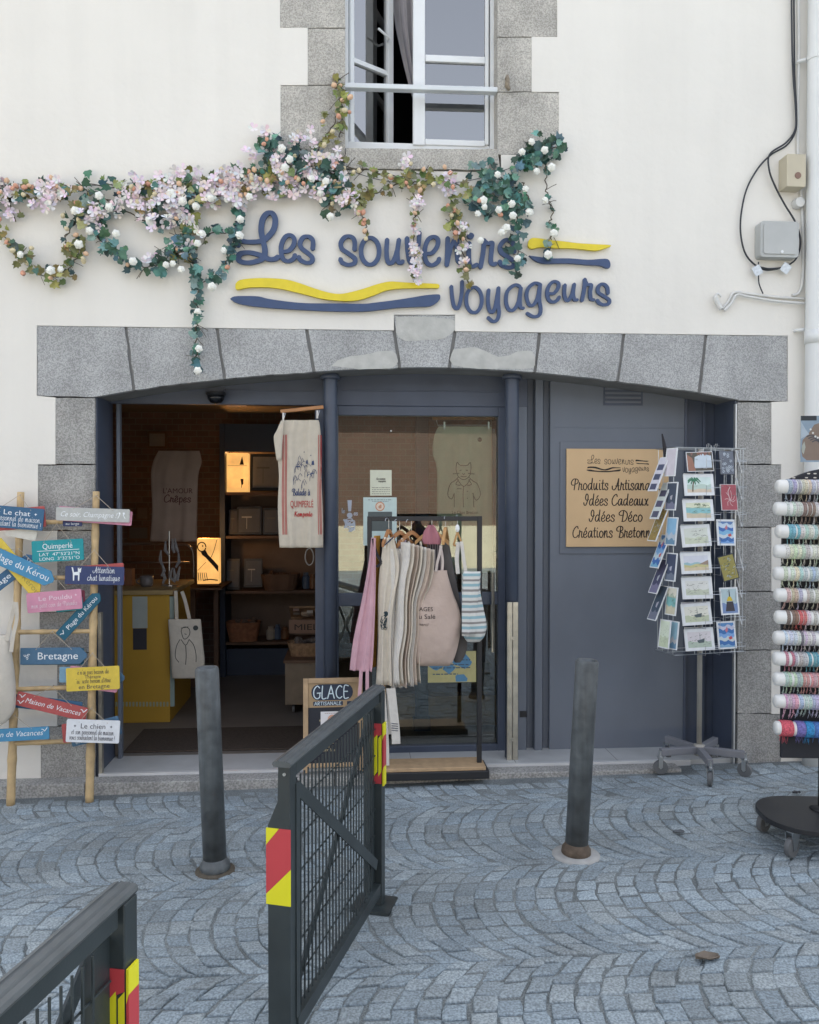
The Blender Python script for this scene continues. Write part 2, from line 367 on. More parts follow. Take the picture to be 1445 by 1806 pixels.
hangw = mat('hanger_wood', (.36, .17, .07), .45, var=.15, vs=20)
blackm = mat('black_metal', (.016, .017, .02), .45, var=.1, spec=.5)
blackb = mat('black_board', (.02, .022, .03), .6, var=.1)
string = mat('string', (.42, .36, .28), .9, var=.1)
white = mat('white_print', (.78, .8, .8), .7, var=.03)
ink = mat('dark_ink', (.025, .02, .018), .7, var=0)
vcol = mat('painted_card', rough=.65, var=.05, vs=30, src='vcol')
rubber = mat('grey_rubber', (.12, .125, .13), .6, var=.1)
def brickmat(name, c1, c2, mo, sc):
    m = mat(name, c1, .9, var=.12, vs=5); n = m.node_tree.nodes; l = m.node_tree.links
    rgb = [x for x in n if x.type == 'RGB'][0]; tc = [x for x in n if x.type == 'TEX_COORD'][0]
    sep = n.new('ShaderNodeSeparateXYZ'); l.new(tc.outputs['Object'], sep.inputs[0])
    ad = n.new('ShaderNodeMath'); l.new(sep.outputs[0], ad.inputs[0]); l.new(sep.outputs[1], ad.inputs[1])
    cb = n.new('ShaderNodeCombineXYZ'); l.new(ad.outputs[0], cb.inputs[0]); l.new(sep.outputs[2], cb.inputs[1])
    b = n.new('ShaderNodeTexBrick'); b.inputs['Color1'].default_value = (*c1, 1); b.inputs['Color2'].default_value = (*c2, 1)
    b.inputs['Mortar'].default_value = (*mo, 1); b.inputs['Scale'].default_value = sc; b.inputs['Mortar Size'].default_value = .02
    l.new(cb.outputs[0], b.inputs['Vector'])
    for lk in list(rgb.outputs[0].links): l.new(b.outputs['Color'], lk.to_socket)
    return m
ibrick = brickmat('interior_brick', (.16, .10, .085), (.12, .08, .07), (.15, .135, .12), 4.2)

for m_, a_ in ((granite, .22), (granite_old, .25), (granite_jamb, .25), (panelm, .1), (navy, .1)): streaks(m_, a_, (3, 3, 1.2))
# ------------------------------------------------------------------ ground
NB, WB, SP, RA = 8, .76, .089, .492
def cobbles():
    """segmental-arc setts: bands parallel to the facade, arcs bulging to one side"""
    r = random.Random(3); mb = MB(); nst = 9; half = math.asin(WB/2/RA)
    for b in range(NB):
        yc = .63 - b*WB
        x0 = r.uniform(0, SP)
        for i in range(-56, 62):
            if abs(i*SP) > 5.2: continue
            n = nst; cut = [-half + 2*half*k/n for k in range(n+1)]
            sh = r.uniform(-.35, .35)*(2*half/n)
            cut = [cut[0]] + [c + sh + r.uniform(-.03, .03) for c in cut[1:-1]] + [cut[-1]]
            for k in range(n):
                g = .0042; a0, a1 = cut[k] + g/RA, cut[k+1] - g/RA
                def q(off, a): return (x0 + i*SP + off - RA*math.cos(a) + RA, yc + RA*math.sin(a))
                ro, so_ = r.uniform(-.005, .005), r.uniform(-.006, .006); jt = lambda: r.uniform(-.006, .006)
                ps = []
                am = (a0 + a1)/2
                for off, aa in ((g*.7 + ro, (a0, am, a1)), (SP - g*.8 + ro, (a1, am, a0))):
                    for a in aa:
                        p = q(off, a); ps.append((p[0] + jt(), p[1] + jt()))
                if max(p[1] for p in ps) > (-.122 if ps[0][0] < 1.72 else -.004): continue
                cx = sum(p[0] for p in ps)/6; cy = sum(p[1] for p in ps)/6; zb = gz(cx); h = r.uniform(-.0035, .0035); tx = r.uniform(-.04, .04); ty = r.uniform(-.04, .04)
                sc1, sc2 = .93, .78
                ring = []
                for s_, dz in ((1, -.012), (.985, -.004), (sc1, .0), (sc2, .002)):
                    ring.append([(cx + (p[0]-cx)*s_, cy + (p[1]-cy)*s_, zb + h + dz + (p[0]-cx)*s_*tx + (p[1]-cy)*s_*ty) for p in ps])
                v = r.uniform(.84, 1.13); w_ = r.uniform(-.03, .04)
                mb.col = (.245*v*(1 + w_), .288*v, .312*v*(1 - w_))
                fs = [(j*6+e, (j+1)*6+e, (j+1)*6+(e+1) % 6, j*6+(e+1) % 6) for j in range(3) for e in range(6)] + [tuple(18+e for e in range(5, -1, -1))]
                vs = [p for rr in ring for p in rr]
                mb.add(vs, fs)
    return mb
sett = mat('sett_granite', rough=.85, var=.2, vs=1.6, bump=.5, bs=90, src='vcol', speck=(.72, 1.26), ss=120)
cb = cobbles()
pav = cb.build('cobble_paving', sett, local=True, smoothing=False); tag(pav, None, None, kind='structure')
gm = mat('joint_sand', (.165, .185, .19), .95, var=.3, vs=3, bump=.5, bs=90, speck=(.7, 1.3), ss=160)
from mathutils import noise as mnoise
mb = MB(); xs = [-90, -40, -12, -6] + [-5.4 + .06*i for i in range(181)] + [6, 12, 40, 90]; ys = [-90, -40, -12, -6] + [-5.4 + .06*i for i in range(91)] + [.02, 6, 40, 90]
def bed(x, y):
    if abs(x) > 5.5 or y < -5.5 or y > 0: return gz(x) - .006
    q = mnoise.noise(Vector((x*.9, y*.9, 3))) + .5*mnoise.noise(Vector((x*4, y*4, 7)))
    return gz(x) - .0065 + .0045*q + .0045*max(0, min(1, (y + 1.9)/1.5))
nx_ = len(xs); mb.add([(x, y, bed(x, y)) for y in ys for x in xs], [(j*nx_+i, j*nx_+i+1, (j+1)*nx_+i+1, (j+1)*nx_+i) for j in range(len(ys)-1) for i in range(nx_-1)])
gr = mb.build('ground', gm, local=True); tag(gr, None, None, kind='structure')

# ------------------------------------------------------------------ shop building
B = T('shop_building', 'white rendered shop with a flat granite arch over its dark blue shopfront', 'building', (0, 0, 0))
def w2(px, py, y=0): p = P(px, py, y); return (p.x, p.z)
TOPZ, LX, RX = 8.0, -7.0, 7.0
def arc(px):
    pts = [(150, 703), (165, 700), (235, 688), (315, 677), (395, 668), (475, 661), (555, 655), (630, 650.5), (700, 648), (750, 647), (800, 648), (870, 651), (940, 655.5), (1015, 663), (1090, 672), (1165, 681.5), (1235, 692), (1304, 705), (1320, 709)]
    for (a, b), (c, d) in zip(pts, pts[1:]):
        if a <= px <= c: return b + (d-b)*(px-a)/(c-a)
    return pts[-1][1]
topy = lambda x: 574 + 18*(x - 65)/1325
LJ = [(98, 702, 818), (67, 820, 935), (101, 937, 1078), (70, 1080, 1150), (101, 1152, 1280), (72, 1282, 1440)]
RJ = [(1361, 710, 818), (1378, 820, 929), (1361, 931, 1042), (1378, 1044, 1146), (1361, 1148, 1258), (1378, 1260, 1420)]
ol = []
for x, a, b in LJ[::-1]: ol += [(x, b + 1), (x, a - 1)]
ol += [(65, 698), (65, 574), (695, topy(695)), (695, 555), (803, 555), (803, topy(803)), (1390, 592), (1390, 708)]
for x, a, b in RJ: ol += [(x, a - 1), (x, b + 1)]
notch = [w2(*p) for p in ol]
WSL = [(545, -330, -260), (496, -258, -165), (545, -163, -65), (494, -63, 48), (543, 50, 149), (495, 151, 292)]
WSR = [(938, -330, -260), (984, -258, -165), (938, -163, -65), (983, -63, 64), (938, 66, 161), (986, 163, 272)]
whole = []
for x, a, b in WSL: whole += [(x, a - 1), (x, b + 1)]
whole += [(606, 293), (606, 299), (884, 304), (884, 273)]
for x, a, b in WSR[::-1]: whole += [(x, b + 1), (x, a - 1)]
whole = [w2(*p) for p in whole]
outer = [(LX, -.3)] + [(notch[0][0], -.3)] + notch[1:-1] + [(notch[-1][0], -.3), (RX, -.3), (RX, TOPZ), (LX, TOPZ)]
mb = MB()
allp = outer + whole
tr = tessellate_polygon([[Vector((*p, 0)) for p in outer], [Vector((*p, 0)) for p in whole]])
fs = []
for t in tr:
    a, b, c = (Vector((*allp[i], 0)) for i in t)
    fs.append(tuple(t) if (b-a).cross(c-a).z > 0 else (t[0], t[2], t[1]))
mb.add([(p[0], 0, p[1]) for p in allp], fs)
for loop, n0 in ((outer, 0), (whole, 0)):
    k = len(loop); vs = [(p[0], 0, p[1]) for p in loop] + [(p[0], .02, p[1]) for p in loop]
    mb.add(vs, [(i, (i+1) % k, (i+1) % k + k, i + k) for i in range(k)])
mb.build('front_wall', plaster, B)
mb = MB()
mb.box((LX, .02, -.3), (LX + .3, 6, TOPZ)); mb.box((RX - .3, .02, -.3), (RX, 6, TOPZ)); mb.box((LX + .3, 5.7, -.3), (RX - .3, 6, TOPZ))
mb.box((LX + .3, .021, -.3), (w2(60, 900)[0], .3, TOPZ)); mb.box((w2(1392, 900)[0], .021, -.3), (RX - .3, .3, TOPZ))
zb, zt = w2(700, 540)[1], w2(700, 310)[1]
mb.box((w2(60, 900)[0] + .001, .021, zb), (w2(1392, 900)[0] - .001, .3, zt)); mb.box((w2(60, 900)[0] + .001, .021, zt), (w2(492, 0)[0], .3, TOPZ)); mb.box((w2(990, 0)[0], .021, zt), (w2(1392, 900)[0] - .001, .3, TOPZ))
mb.box((w2(492, 0)[0], .021, w2(600, -332)[1]), (w2(990, 0)[0], .3, TOPZ))
mb.build('masonry', plaster, B)
mb = MB(); mb.add([(LX - .3, -.35, TOPZ), (RX + .3, -.35, TOPZ), (RX + .3, 6.3, TOPZ), (LX - .3, 6.3, TOPZ), (LX - .3, 2.9, TOPZ + 2.4), (RX + .3, 2.9, TOPZ + 2.4)],
    [(0, 1, 5, 4), (2, 3, 4, 5), (0, 4, 3), (1, 2, 5), (3, 2, 1, 0)]); mb.build('roof', mat('slate_roof', (.07, .075, .085), .7, var=.2), B)

# stones
SR = random.Random(21)
def stone(mb, poly, y0=.004, y1=.05):
    q = [w2(*p) for p in poly]; out = []
    for a, b in zip(q, q[1:] + q[:1]):
        L = math.hypot(b[0]-a[0], b[1]-a[1]); n = max(1, int(L/.05)); nx, nz = -(b[1]-a[1])/L, (b[0]-a[0])/L
        for k in range(n):
            j = SR.gauss(0, .0013) if k else 0
            if k and SR.random() < .08: j += .004
            out.append((a[0] + (b[0]-a[0])*k/n + nx*j, a[1] + (b[1]-a[1])*k/n + nz*j))
    if sum(out[i][0]*out[(i+1) % len(out)][1] - out[(i+1) % len(out)][0]*out[i][1] for i in range(len(out))) > 0: pass
    mb.prism(out, (Vector(), X, Z, -Y_), -y1, -y0)
mb = MB(); body = [(65.5, 575)] + [(694, topy(694)+1), (695.5, 556), (802.5, 556), (804, topy(804)+1), (1389.5, 593), (1389.5, 707), (1305, 707)] + [(x, arc(x) - .5) for x in range(1300, 166, -40)] + [(166, 699), (65.5, 697)]
mb.prism([w2(*p) for p in body], (Vector(), X, Z, -Y_), -.29, -.016); mb.build('joint_mortar', mortar, B)
tops = [65, 222, 383, 541, 695, 803, 952, 1101, 1246, 1390]; bots = [165, 236, 396, 554, 705, 793, 944, 1090, 1234, 1304]
for i in range(9):
    g = 2.9; a, b = tops[i] + (g if i else .5), tops[i+1] - (g if i < 8 else .5); c, d = bots[i] + (g if i else 0), bots[i+1] - (g if i < 8 else 0)
    if i == 4: top = [(a - g, 556), (b + g, 556)]
    else: top = [(a, topy(a) + .5), (b, topy(b) + .5)]
    po = top + ([(1389.5, 707.5), (1304, 706)] if i == 8 else []) + [(d + (c-d)*k/5, arc(d + (c-d)*k/5)) for k in range(6)] + ([(65.5, 697.5)] if i == 0 else [])
    po = [p for j, p in enumerate(po) if p != po[j-1]]
    mb = MB(); stone(mb, po); o = mb.build('arch_stone', granite, B, bevel=.004)
    if i in (3, 4, 5):
        r = random.Random(i); q = {3: [(585, 645), (605, 632), (650, 624), (692, 618), (699, 646), (660, 649), (620, 650)], 4: [(700, 560), (796, 562), (797, 590), (750, 600), (702, 596)], 5: [(800, 615), (840, 612), (880, 630), (930, 617), (944, 634), (938, 648), (870, 649), (800, 645)]}[i]
        m2 = MB(); pl = smooth(q + [q[0]], 3)[:-1]; m2.flat([w2(p[0] + r.uniform(-2, 2), p[1] + r.uniform(-1.5, 1.5)) for p in pl], (Vector(), X, Z, -Y_), -.0025); m2.build('cement_patch', patchm, o)
for lst, xr in ((LJ, 167), (RJ, 1302)):
    for x, a, b in lst:
        mb = MB(); stone(mb, [(x, a), (xr, a), (xr, b), (x, b)] if x < xr else [(xr, a), (x, a), (x, b), (xr, b)], .004, .28); mb.build('jamb_stone', granite_jamb, B, bevel=.005)
for lst, xr in ((WSL, 609), (WSR, 878)):
    for x, a, b in lst:
        bb = 262 if False else b
        mb = MB(); stone(mb, [(x, a), (xr, a), (xr, bb), (x, bb)] if x < xr else [(xr, a), (x, a), (x, bb), (xr, bb)], .003, .24); mb.build('surround_stone', granite_old, B, bevel=.006)
mb = MB(); stone(mb, [(611, 262.5), (876, 265), (882, 301), (608, 298)], -.012, .26); mb.build('window_sill', granite_old, B, bevel=.007)
mb = MB(); stone(mb, [(545, -332), (938, -332), (938, -262), (545, -262)], -.002, .24); mb.build('window_lintel', granite_old, B, bevel=.007)

# ------------------------------------------------------------------ upstairs window (part of the building)
WY = .13
def fb(mb, px0, py0, px1, py1, y0, y1):
    a = P(px0, py1, y0); b = P(px1, py0, y0); mb.box((a.x, y0, a.z), (b.x, y1, b.z))
mb = MB(); fb(mb, 608, -260, 614, 262, WY, WY + .06); fb(mb, 864, -260, 876, 264, WY, WY + .06); fb(mb, 614.2, 257, 863.8, 263, WY + .002, WY + .06); fb(mb, 614.2, -258, 863.8, -240, WY + .002, WY + .06)
win = mb.build('window', whitepaint, B, bevel=.004)
mb = MB(); fb(mb, 729, -238, 750, 255, WY - .012, WY + .045); fb(mb, 856, -238, 863, 255, WY - .01, WY + .045); fb(mb, 750.2, 248, 855.8, 255, WY - .008, WY + .04); fb(mb, 750.2, 100, 855.8, 107.5, WY - .004, WY + .036); fb(mb, 750.2, -60, 855.8, -52, WY - .004, WY + .036)
mb.build('fixed_sash', whitepaint, win, bevel=.004)
mb = MB(); fb(mb, 749, -238, 857, 250, WY + .014, WY + .018); mb.build('pane', glass_up, win)
# left sash swung into the room
h = P(613, 100, WY); ang = R(34); U = Vector((math.cos(ang), math.sin(ang), 0)); Nn = Vector((math.sin(ang), -math.cos(ang), 0)); fr = (Vector((h.x + .005, h.y + .03, 0)), U, Z, Nn)
zlo, zhi = P(614, 256, WY).z, P(614, -238, WY).z; zm = P(614, 100, WY).z; WL = .335
mb = MB()
for pl in ([(0, zlo), (.03, zlo), (.03, zhi), (0, zhi)], [(WL - .045, zlo), (WL, zlo), (WL, zhi), (WL - .045, zhi)]): mb.prism(pl, fr, -.02, .025)
for z0 in (zlo + .001, zm - .015, zm + .52): mb.prism([(.0302, z0), (WL - .0452, z0), (WL - .0452, z0 + .028), (.0302, z0 + .028)], fr, -.015, .02)
mb.build('open_sash', whitepaint, win, bevel=.003)
mb = MB(); mb.prism([(.02, zlo + .01), (WL - .03, zlo + .01), (WL - .03, zhi - .01), (.02, zhi - .01)], fr, -.002, .002); mb.build('pane', glass_up, win)
mb = MB(); mb.tube([fr[0] + U*(WL - .05) + Z*(zm + .2) + Nn*.025, fr[0] + U*(WL - .06) + Z*(zm + .2) + Nn*.06, fr[0] + U*(WL - .15) + Z*(zm + .225) + Nn*.065], .008); mb.build('handle', whitepaint, win)
mb = MB(); a = P(604, 153, .03); b = P(877, 161, .03); mb.bar(a, b, .03, .05, up=(0, 1, 0)); mb.build('safety_rail', mat('grey_white_rail', (.62, .65, .67), .4, var=.05), B, bevel=.004)
curt = mat('pale_curtain', (.62, .60, .57), .9, var=.08, vs=9)
def sheet(mb, rows, y, amp=.01, freq=3, ph=0, nc=24, nr=28, grow=.5, dy=0, slant=0):
    """hanging cloth: rows (py, xl, xr) in the plane y, with folds across it"""
    rows = [tuple(float(q) for q in rw) for rw in rows]; pts = smooth(rows, max(2, nr//max(1, len(rows)-1))) if len(rows) > 2 else [tuple(rows[0][d] + (rows[1][d]-rows[0][d])*k/nr for d in range(3)) for k in range(nr+1)]
    n = len(pts); vs = []
    for j, (py, xl, xr) in enumerate(pts):
        t = j/(n-1)
        for i in range(nc+1):
            u = i/nc; q = P(xl + (xr-xl)*u, py, y)
            q.y += amp*(1 - grow + grow*t)*(math.sin(6.283*freq*u + ph + .9*t) + .4*math.sin(6.283*freq*2.3*u + 2*ph + 2*t)) + dy*t + slant*u
            vs.append(q)
    mb.add(vs, [(j*(nc+1)+i, (j+1)*(nc+1)+i, (j+1)*(nc+1)+i+1, j*(nc+1)+i+1) for j in range(n-1) for i in range(nc)])
mb = MB(); sheet(mb, [(-250, 745, 860), (0, 745, 862), (130, 748, 862), (200, 752, 862), (262, 760, 862)], .34, .02, 5); mb.build('curtain', curt, win, smoothing=True)
mb = MB(); sheet(mb, [(-250, 668, 740), (0, 692, 736), (80, 705, 736), (150, 722, 738), (175, 730, 738)], .42, .02, 3); mb.build('curtain', mat('mauve_curtain', (.42, .40, .42), .9, var=.08), win, smoothing=True)
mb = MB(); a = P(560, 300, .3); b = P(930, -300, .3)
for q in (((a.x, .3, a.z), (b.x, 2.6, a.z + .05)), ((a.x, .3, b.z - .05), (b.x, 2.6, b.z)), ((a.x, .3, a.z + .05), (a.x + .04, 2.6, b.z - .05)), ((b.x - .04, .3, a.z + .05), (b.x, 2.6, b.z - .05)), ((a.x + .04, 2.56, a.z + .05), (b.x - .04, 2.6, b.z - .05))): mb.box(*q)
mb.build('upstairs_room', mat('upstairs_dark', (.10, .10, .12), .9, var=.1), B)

# ------------------------------------------------------------------ shopfront joinery
FY = .30; FZ = .05
OX0, OX1 = P(166, 900).x, P(1303, 900).x
zarch = P(750, 630, 0).z
mb = MB(); mb.box((OX0 - .02, .03, -.1), (OX0 + .014, .36, zarch)); mb.build('reveal', navy, B); mb = MB(); mb.box((OX1 - .014, .03, -.1), (OX1 + .02, .36, zarch)); mb.build('reveal', navy, B)
def fz(py, y=FY): return P(722, py, y).z
def fx(px, y=FY): return P(px, 900, y).x
mb = MB()
def jb(px0, py0, px1, py1, y0=FY, y1=FY + .06): mb.box((fx(px0, y0), y0, fz(py1, y0)), (fx(px1, y0), y1, fz(py0, y0)))
ZT = FZ
mb.box((OX0 + .0145, FY, fz(716)), (fx(930), FY + .05, zarch + .05))
jb(206, 690, 556, 692.5, FY - .006, FY); jb(206, 664, 556, 667, FY - .004, FY); jb(604, 688, 884, 690.5, FY - .005, FY)
mb.build('transom', navy, B, bevel=.003)
mb = MB()
jb(556, 716.3, 597, 1346); jb(879, 716.3, 893, 1346); jb(597.1, 716.3, 878.9, 733, FY + .003); jb(597.1, 1046, 878.9, 1068, FY + .003); jb(597.1, 1316, 878.9, 1344, FY + .003)
fr_ = mb.build('glazed_door', navy, B, bevel=.004)
mb = MB(); a, b = (fx(596), FY + .028, fz(1317)), (fx(880), FY + .034, fz(732)); mb.box(a, b); mb.build('pane', glass, fr_)
mb = MB(); mb.tube([(fx(868), FY - .04, fz(1150)), (fx(868), FY - .04, fz(1010))], .011); [mb.tube([(fx(868), FY - .04, fz(q)), (fx(868), FY + .004, fz(q))], .008) for q in (1020, 1140)]; mb.build('handle', steel, fr_)
mb = MB(); jb(893.2, 660, 929.8, 1346, FY + .004); mb.build('door_post', panelm, B, bevel=.003); mb = MB(); jb(930, 640, 944, 1346, FY + .05, FY + .1); jb(944.2, 640, 958, 1340, FY - .012); jb(958.2, 640, 970, 1346, FY + .04, FY + .1)
mb.build('door_post', panelm, B, bevel=.003); mb = MB(); jb(206, 716.3, 212, 1346, FY + .01); mb.build('door_post', panelm, B, bevel=.003)
mb = MB(); jb(970.2, 640, 1207, 1333, FY, FY + .05); pn = mb.build('service_door', panelm, B, bevel=.003)
mb = MB(); jb(988, 777, 1204, 978, FY - .008, FY + .001); jb(970.4, 751, 1206.8, 753, FY - .002, FY + .001); mb.build('raised_panel', panelm, pn, bevel=.002)
mb = MB(); jb(1207.2, 640, 1212, 1340, FY - .006, FY + .04); mb.box((fx(1212.2), FY + .02, FZ), (OX1 - .015, FY + .06, zarch)); jb(1240, 650, 1245, 1340, FY + .0, FY + .02); mb.build('side_panel', navy, B, bevel=.002)
mb = MB(); jb(1064, 676, 1133, 712, FY - .004, FY + .001); vg = mb.build('vent_grille', navy, pn)
mb = MB(); [jb(1067, q, 1130, q + 3.2, FY - .013, FY - .0042) for q in (680, 688, 696, 704)]; mb.build('louvre', panelm, vg)
for cx in (583, 903):
    mb = MB(); x = P(cx, 900, .17).x; zt = P(cx, arc(cx), 0).z + .06; mb.lathe([(.043, FZ), (.043, zt - .1), (.043, zt)], (x, .17, 0), 24); mb.lathe([(.062, zt - .09), (.062, zt - .07), (.047, zt - .05)], (x, .17, 0), 20); mb.build('steel_column', navy, B, smoothing=False)
bpy.context.view_layer.update()
for o in list(COL.objects):
    if o.name.startswith('steel_column'):
        for p in o.data.polygons: p.use_smooth = len(p.vertices) == 4
mb = MB()
for a, b in ((895.5, 904.3), (905.3, 914.5)):
    mb.box((fx(a, .10), .10, FZ - .01), (fx(b, .10), .122, fz(1064, .10))); mb.box((fx(a, .10) + .006, .0985, FZ), (fx(b, .10) - .006, .0998, fz(1070, .10)))
for z in (1128, 1308): mb.lathe([(.012, 0), (.012, .006)], (fx(905, .09), .098, fz(z, .10)), 10, (0, -1, 0))
mb.build('shutter_guide', steel, B, bevel=.002)
mb = MB(); mb.box((OX0 + .0145, .012, -.02), (OX0 + .035, .05, fz(1075, .02))); mb.build('shutter_guide', mat('worn_steel', (.38, .36, .31), .5, .8, var=.25, vs=12), B, bevel=.002)
mb = MB(); mb.box((OX1 - .022, .004, 0), (OX1 - .012, .03, fz(708, .02))); mb.build('edge_trim', mat('aluminium_trim', (.55, .57, .58), .4, .8, var=.05), B)
# threshold, step, floor
mb = MB(); mb.box((OX0 + .015, .03, -.1), (OX1 - .015, .36, FZ)); th = mb.build('threshold', tile, B)
mb = MB(); [mb.box((OX0 + q, .03, FZ + .0003), (OX0 + q + .004, .36, FZ + .0006)) for q in (.62, 1.25, 1.9, 2.55, 3.2)]; mb.build('tile_joint', mortar, th)
mb = MB(); mb.box((OX0 + .015, .006, -.1), (OX1 - .3, .029, FZ + .006)); mb.build('door_strip', mat('pale_metal_strip', (.66, .67, .68), .4, .3, var=.08), B)
mb = MB()
xx = [P(-60, 1390).x, -1.9, -1.2, -.45, .3, 1.05, 1.68]
for a, b in zip(xx, xx[1:]): mb.box((a + .002, -.115, -.2), (b - .002, .004, .042))
mb.build('stone_step', stepm, B, bevel=.006)
mb = MB(); x = P(1287, 1200, FY - .03).x; mb.tube([(x, FY - .03, fz(1320)), (x, FY - .03, fz(1150))], .009, 8); mb.tube([(x, FY - .03, fz(1300)), (x, FY + .02, fz(1300))], .014, 8); mb.build('bolt_rod', mat('worn_brass', (.30, .26, .20), .45, .5, var=.2, vs=20), B)
mb = MB(); mb.box((fx(918), FY + .0005, fz(1269)), (fx(930), FY + .0035, fz(1258))); mb.build('small_plate', blackm, B)
for q in ((713, 655), (842, 656.5), (690, 760)):
    mb = MB(); c = P(q[0], q[1], FY - .001); mb.lathe([(.006, 0), (.004, .004)], c, 10, (0, -1, 0)); mb.build('screw', whitepaint, B)
# interior shell
floorm = mat('shop_floor', (.15, .135, .12), .55, var=.12, vs=4)
IX0, IX1, IY = OX0 - .9, OX1, 3.3
mb = MB(); mb.box((IX0, .361, -.1), (IX1, IY, FZ)); mb.build('shop_floor', floorm, B)
mb = MB(); mb.box((IX0 - .05, IY, -.1), (IX1 + .05, IY + .1, 2.6)); mb.box((IX0 - .04, .31, FZ + .001), (IX0, IY, 2.55)); mb.box((fx(930), FY + .12, FZ + .001), (fx(930) + .06, IY - .001, 2.55)); mb.build('inner_wall', ibrick, B)
mb = MB(); mb.box((IX0, .36, 2.56), (IX1, IY, 2.62)); mb.build('shop_ceiling', mat('ceiling_dark', (.16, .15, .14), .9, var=.05), B)
# ------------------------------------------------------------------ house across the street (seen only in the glass, sends sunlight back)
mb = MB(); mb.box((-40, -13.995, -.2), (40, -5.5, -.078)); tag(mb.build('street_pavement', mat('pale_paving', (.5, .46, .36), .9, var=.1, vs=4), local=True), None, None, kind='structure')
H = T('house', 'sunlit brick house with a cream base standing across the street', 'house', (0, -14, 0))
cream = mat('cream_stone', (.72, .64, .46), .9, var=.08, vs=3); mb = MB(); mb.box((-13, -14.1, -.3), (13, -14, 1.05)); mb.build('plinth', cream, H)
mb = MB(); mb.box((-13, -22, -.3), (13, -14.101, 4.0)); mb.build('wall', brickmat('street_brick', (.17, .085, .06), (.13, .08, .055), (.22, .2, .15), 4.2), H)
mb = MB(); mb.add([(-13.3, -13.7, 4.0), (13.3, -13.7, 4.0), (13.3, -22.3, 4.0), (-13.3, -22.3, 4.0), (-13.3, -18, 6), (13.3, -18, 6)], [(0, 4, 5, 1), (2, 5, 4, 3), (0, 3, 4), (1, 5, 2), (0, 1, 2, 3)]); mb.build('roof', MATS['slate_roof'], H)
for x in (-10.5, -7, -3.6, 3.9, 7.2, 10.6):
    for z in (1.7,):
        mb = MB(); mb.box((x - .6, -14.1, z), (x + .6, -14.04, z + 1.5)); f = mb.build('window', whitepaint, H)
        m2 = MB(); m2.box((x - .5, -14.0399, z + .1), (x - .04, -14.03, z + 1.4)); m2.box((x + .04, -14.0399, z + .1), (x + .5, -14.03, z + 1.4)); m2.build('pane', mat('street_pane', (.03, .035, .04), .05, spec=.8, var=0), f)

# ------------------------------------------------------------------ shop sign
signblue = mat('sign_blue', (.050, .080, .165), .55, var=.06, vs=20, bump=.1, bs=300)
signyel = mat('sign_yellow', (.70, .56, .035), .55, var=.05, vs=20, bump=.1, bs=300)
A_ = lambda p: (400 + p[0]/4.014, 360 + p[1]/4.014); B_ = lambda p: (740 + p[0]/4.014, 360 + p[1]/4.014)
def ell(cx, cy, rx, ry, a0=-80): return [(cx + rx*math.cos(R(a0 + 30*i)), cy + ry*math.sin(R(a0 + 30*i))) for i in range(14)]
SA = [(46, [[(85,300),(88,266),(150,277),(245,272),(290,245),(335,190),(347,120),(325,76),(288,78),(258,120),(248,190),(258,260),(274,330),(268,382),(240,405),(170,423),(110,418),(86,393),(102,360),(160,352),(230,367),(300,397),(340,398),(366,384)]]),
 (38, [[(395,345),(440,340),(475,300),(480,255),(450,229),(415,245),(390,300),(390,360),(405,400),(440,413),(475,395),(487,370)], [(610,325),(612,270),(585,240),(545,245),(522,285),(532,320),(575,355),(608,388),(600,418),(565,424),(525,405),(513,383)],
  [(905,330),(905,270),(880,240),(840,242),(810,280),(817,325),(860,357),(908,395),(902,428),(860,438),(820,423),(805,398)], ell(1015,342,64,95), [(1135,262),(1131,330),(1135,400),(1155,428),(1180,410),(1205,340),(1218,262)], [(1218,262),(1208,340),(1210,405),(1225,425),(1246,415)],
  [(1275,250),(1278,320),(1290,400),(1310,425),(1335,390),(1355,300),(1362,212)]])]
SB = [(38, [[(40,360),(85,355),(122,310),(128,262),(100,241),(60,260),(37,320),(37,390),(57,430),(90,440),(125,420),(137,395)], [(197,250),(195,340),(190,440)], [(192,430),(215,330),(245,265),(262,264),(262,330),(268,400),(285,425),(302,415)],
  [(348,285),(345,360),(350,430),(370,450),(402,437)], [(455,265),(445,360),(428,455)], [(453,270),(480,287),(510,284),(505,340),(500,410),(515,435),(535,430)], [(665,350),(660,292),(625,263),(590,272),(565,310),(577,355),(625,385),(663,415),(658,448),(620,457),(580,440),(562,415)]]),
 (31, [[(222,590),(228,660),(240,725),(262,746),(280,720),(295,640),(298,555)], ell(382,685,55,90), [(485,615),(480,690),(490,755),(510,772),(530,740),(545,660),(555,600)], [(555,600),(552,700),(558,780),(545,825),(515,836),(482,810)],
  [(705,590),(670,580),(620,620),(607,690),(625,750),(660,755),(695,700),(712,600)], [(712,600),(705,680),(710,735),(730,743)], [(845,575),(810,567),(765,602),(752,660),(770,718),(800,720),(830,670),(848,575)], [(848,575),(842,680),(852,750),(840,793),(800,803),(757,780)],
  [(905,640),(945,638),(975,600),(975,567),(945,556),(914,580),(897,630),(907,680),(935,700),(965,690),(983,665)], [(1022,580),(1018,640),(1030,685),(1050,685),(1075,640),(1088,575)], [(1088,575),(1080,640),(1090,682),(1108,685)], [(1163,540),(1158,610),(1142,690)], [(1163,548),(1180,577),(1207,580),(1200,630),(1205,675),(1225,685)],
  [(1325,640),(1320,597),(1290,573),(1260,590),(1257,630),(1290,655),(1333,685),(1328,713),(1290,719),(1262,705),(1250,688)]])]
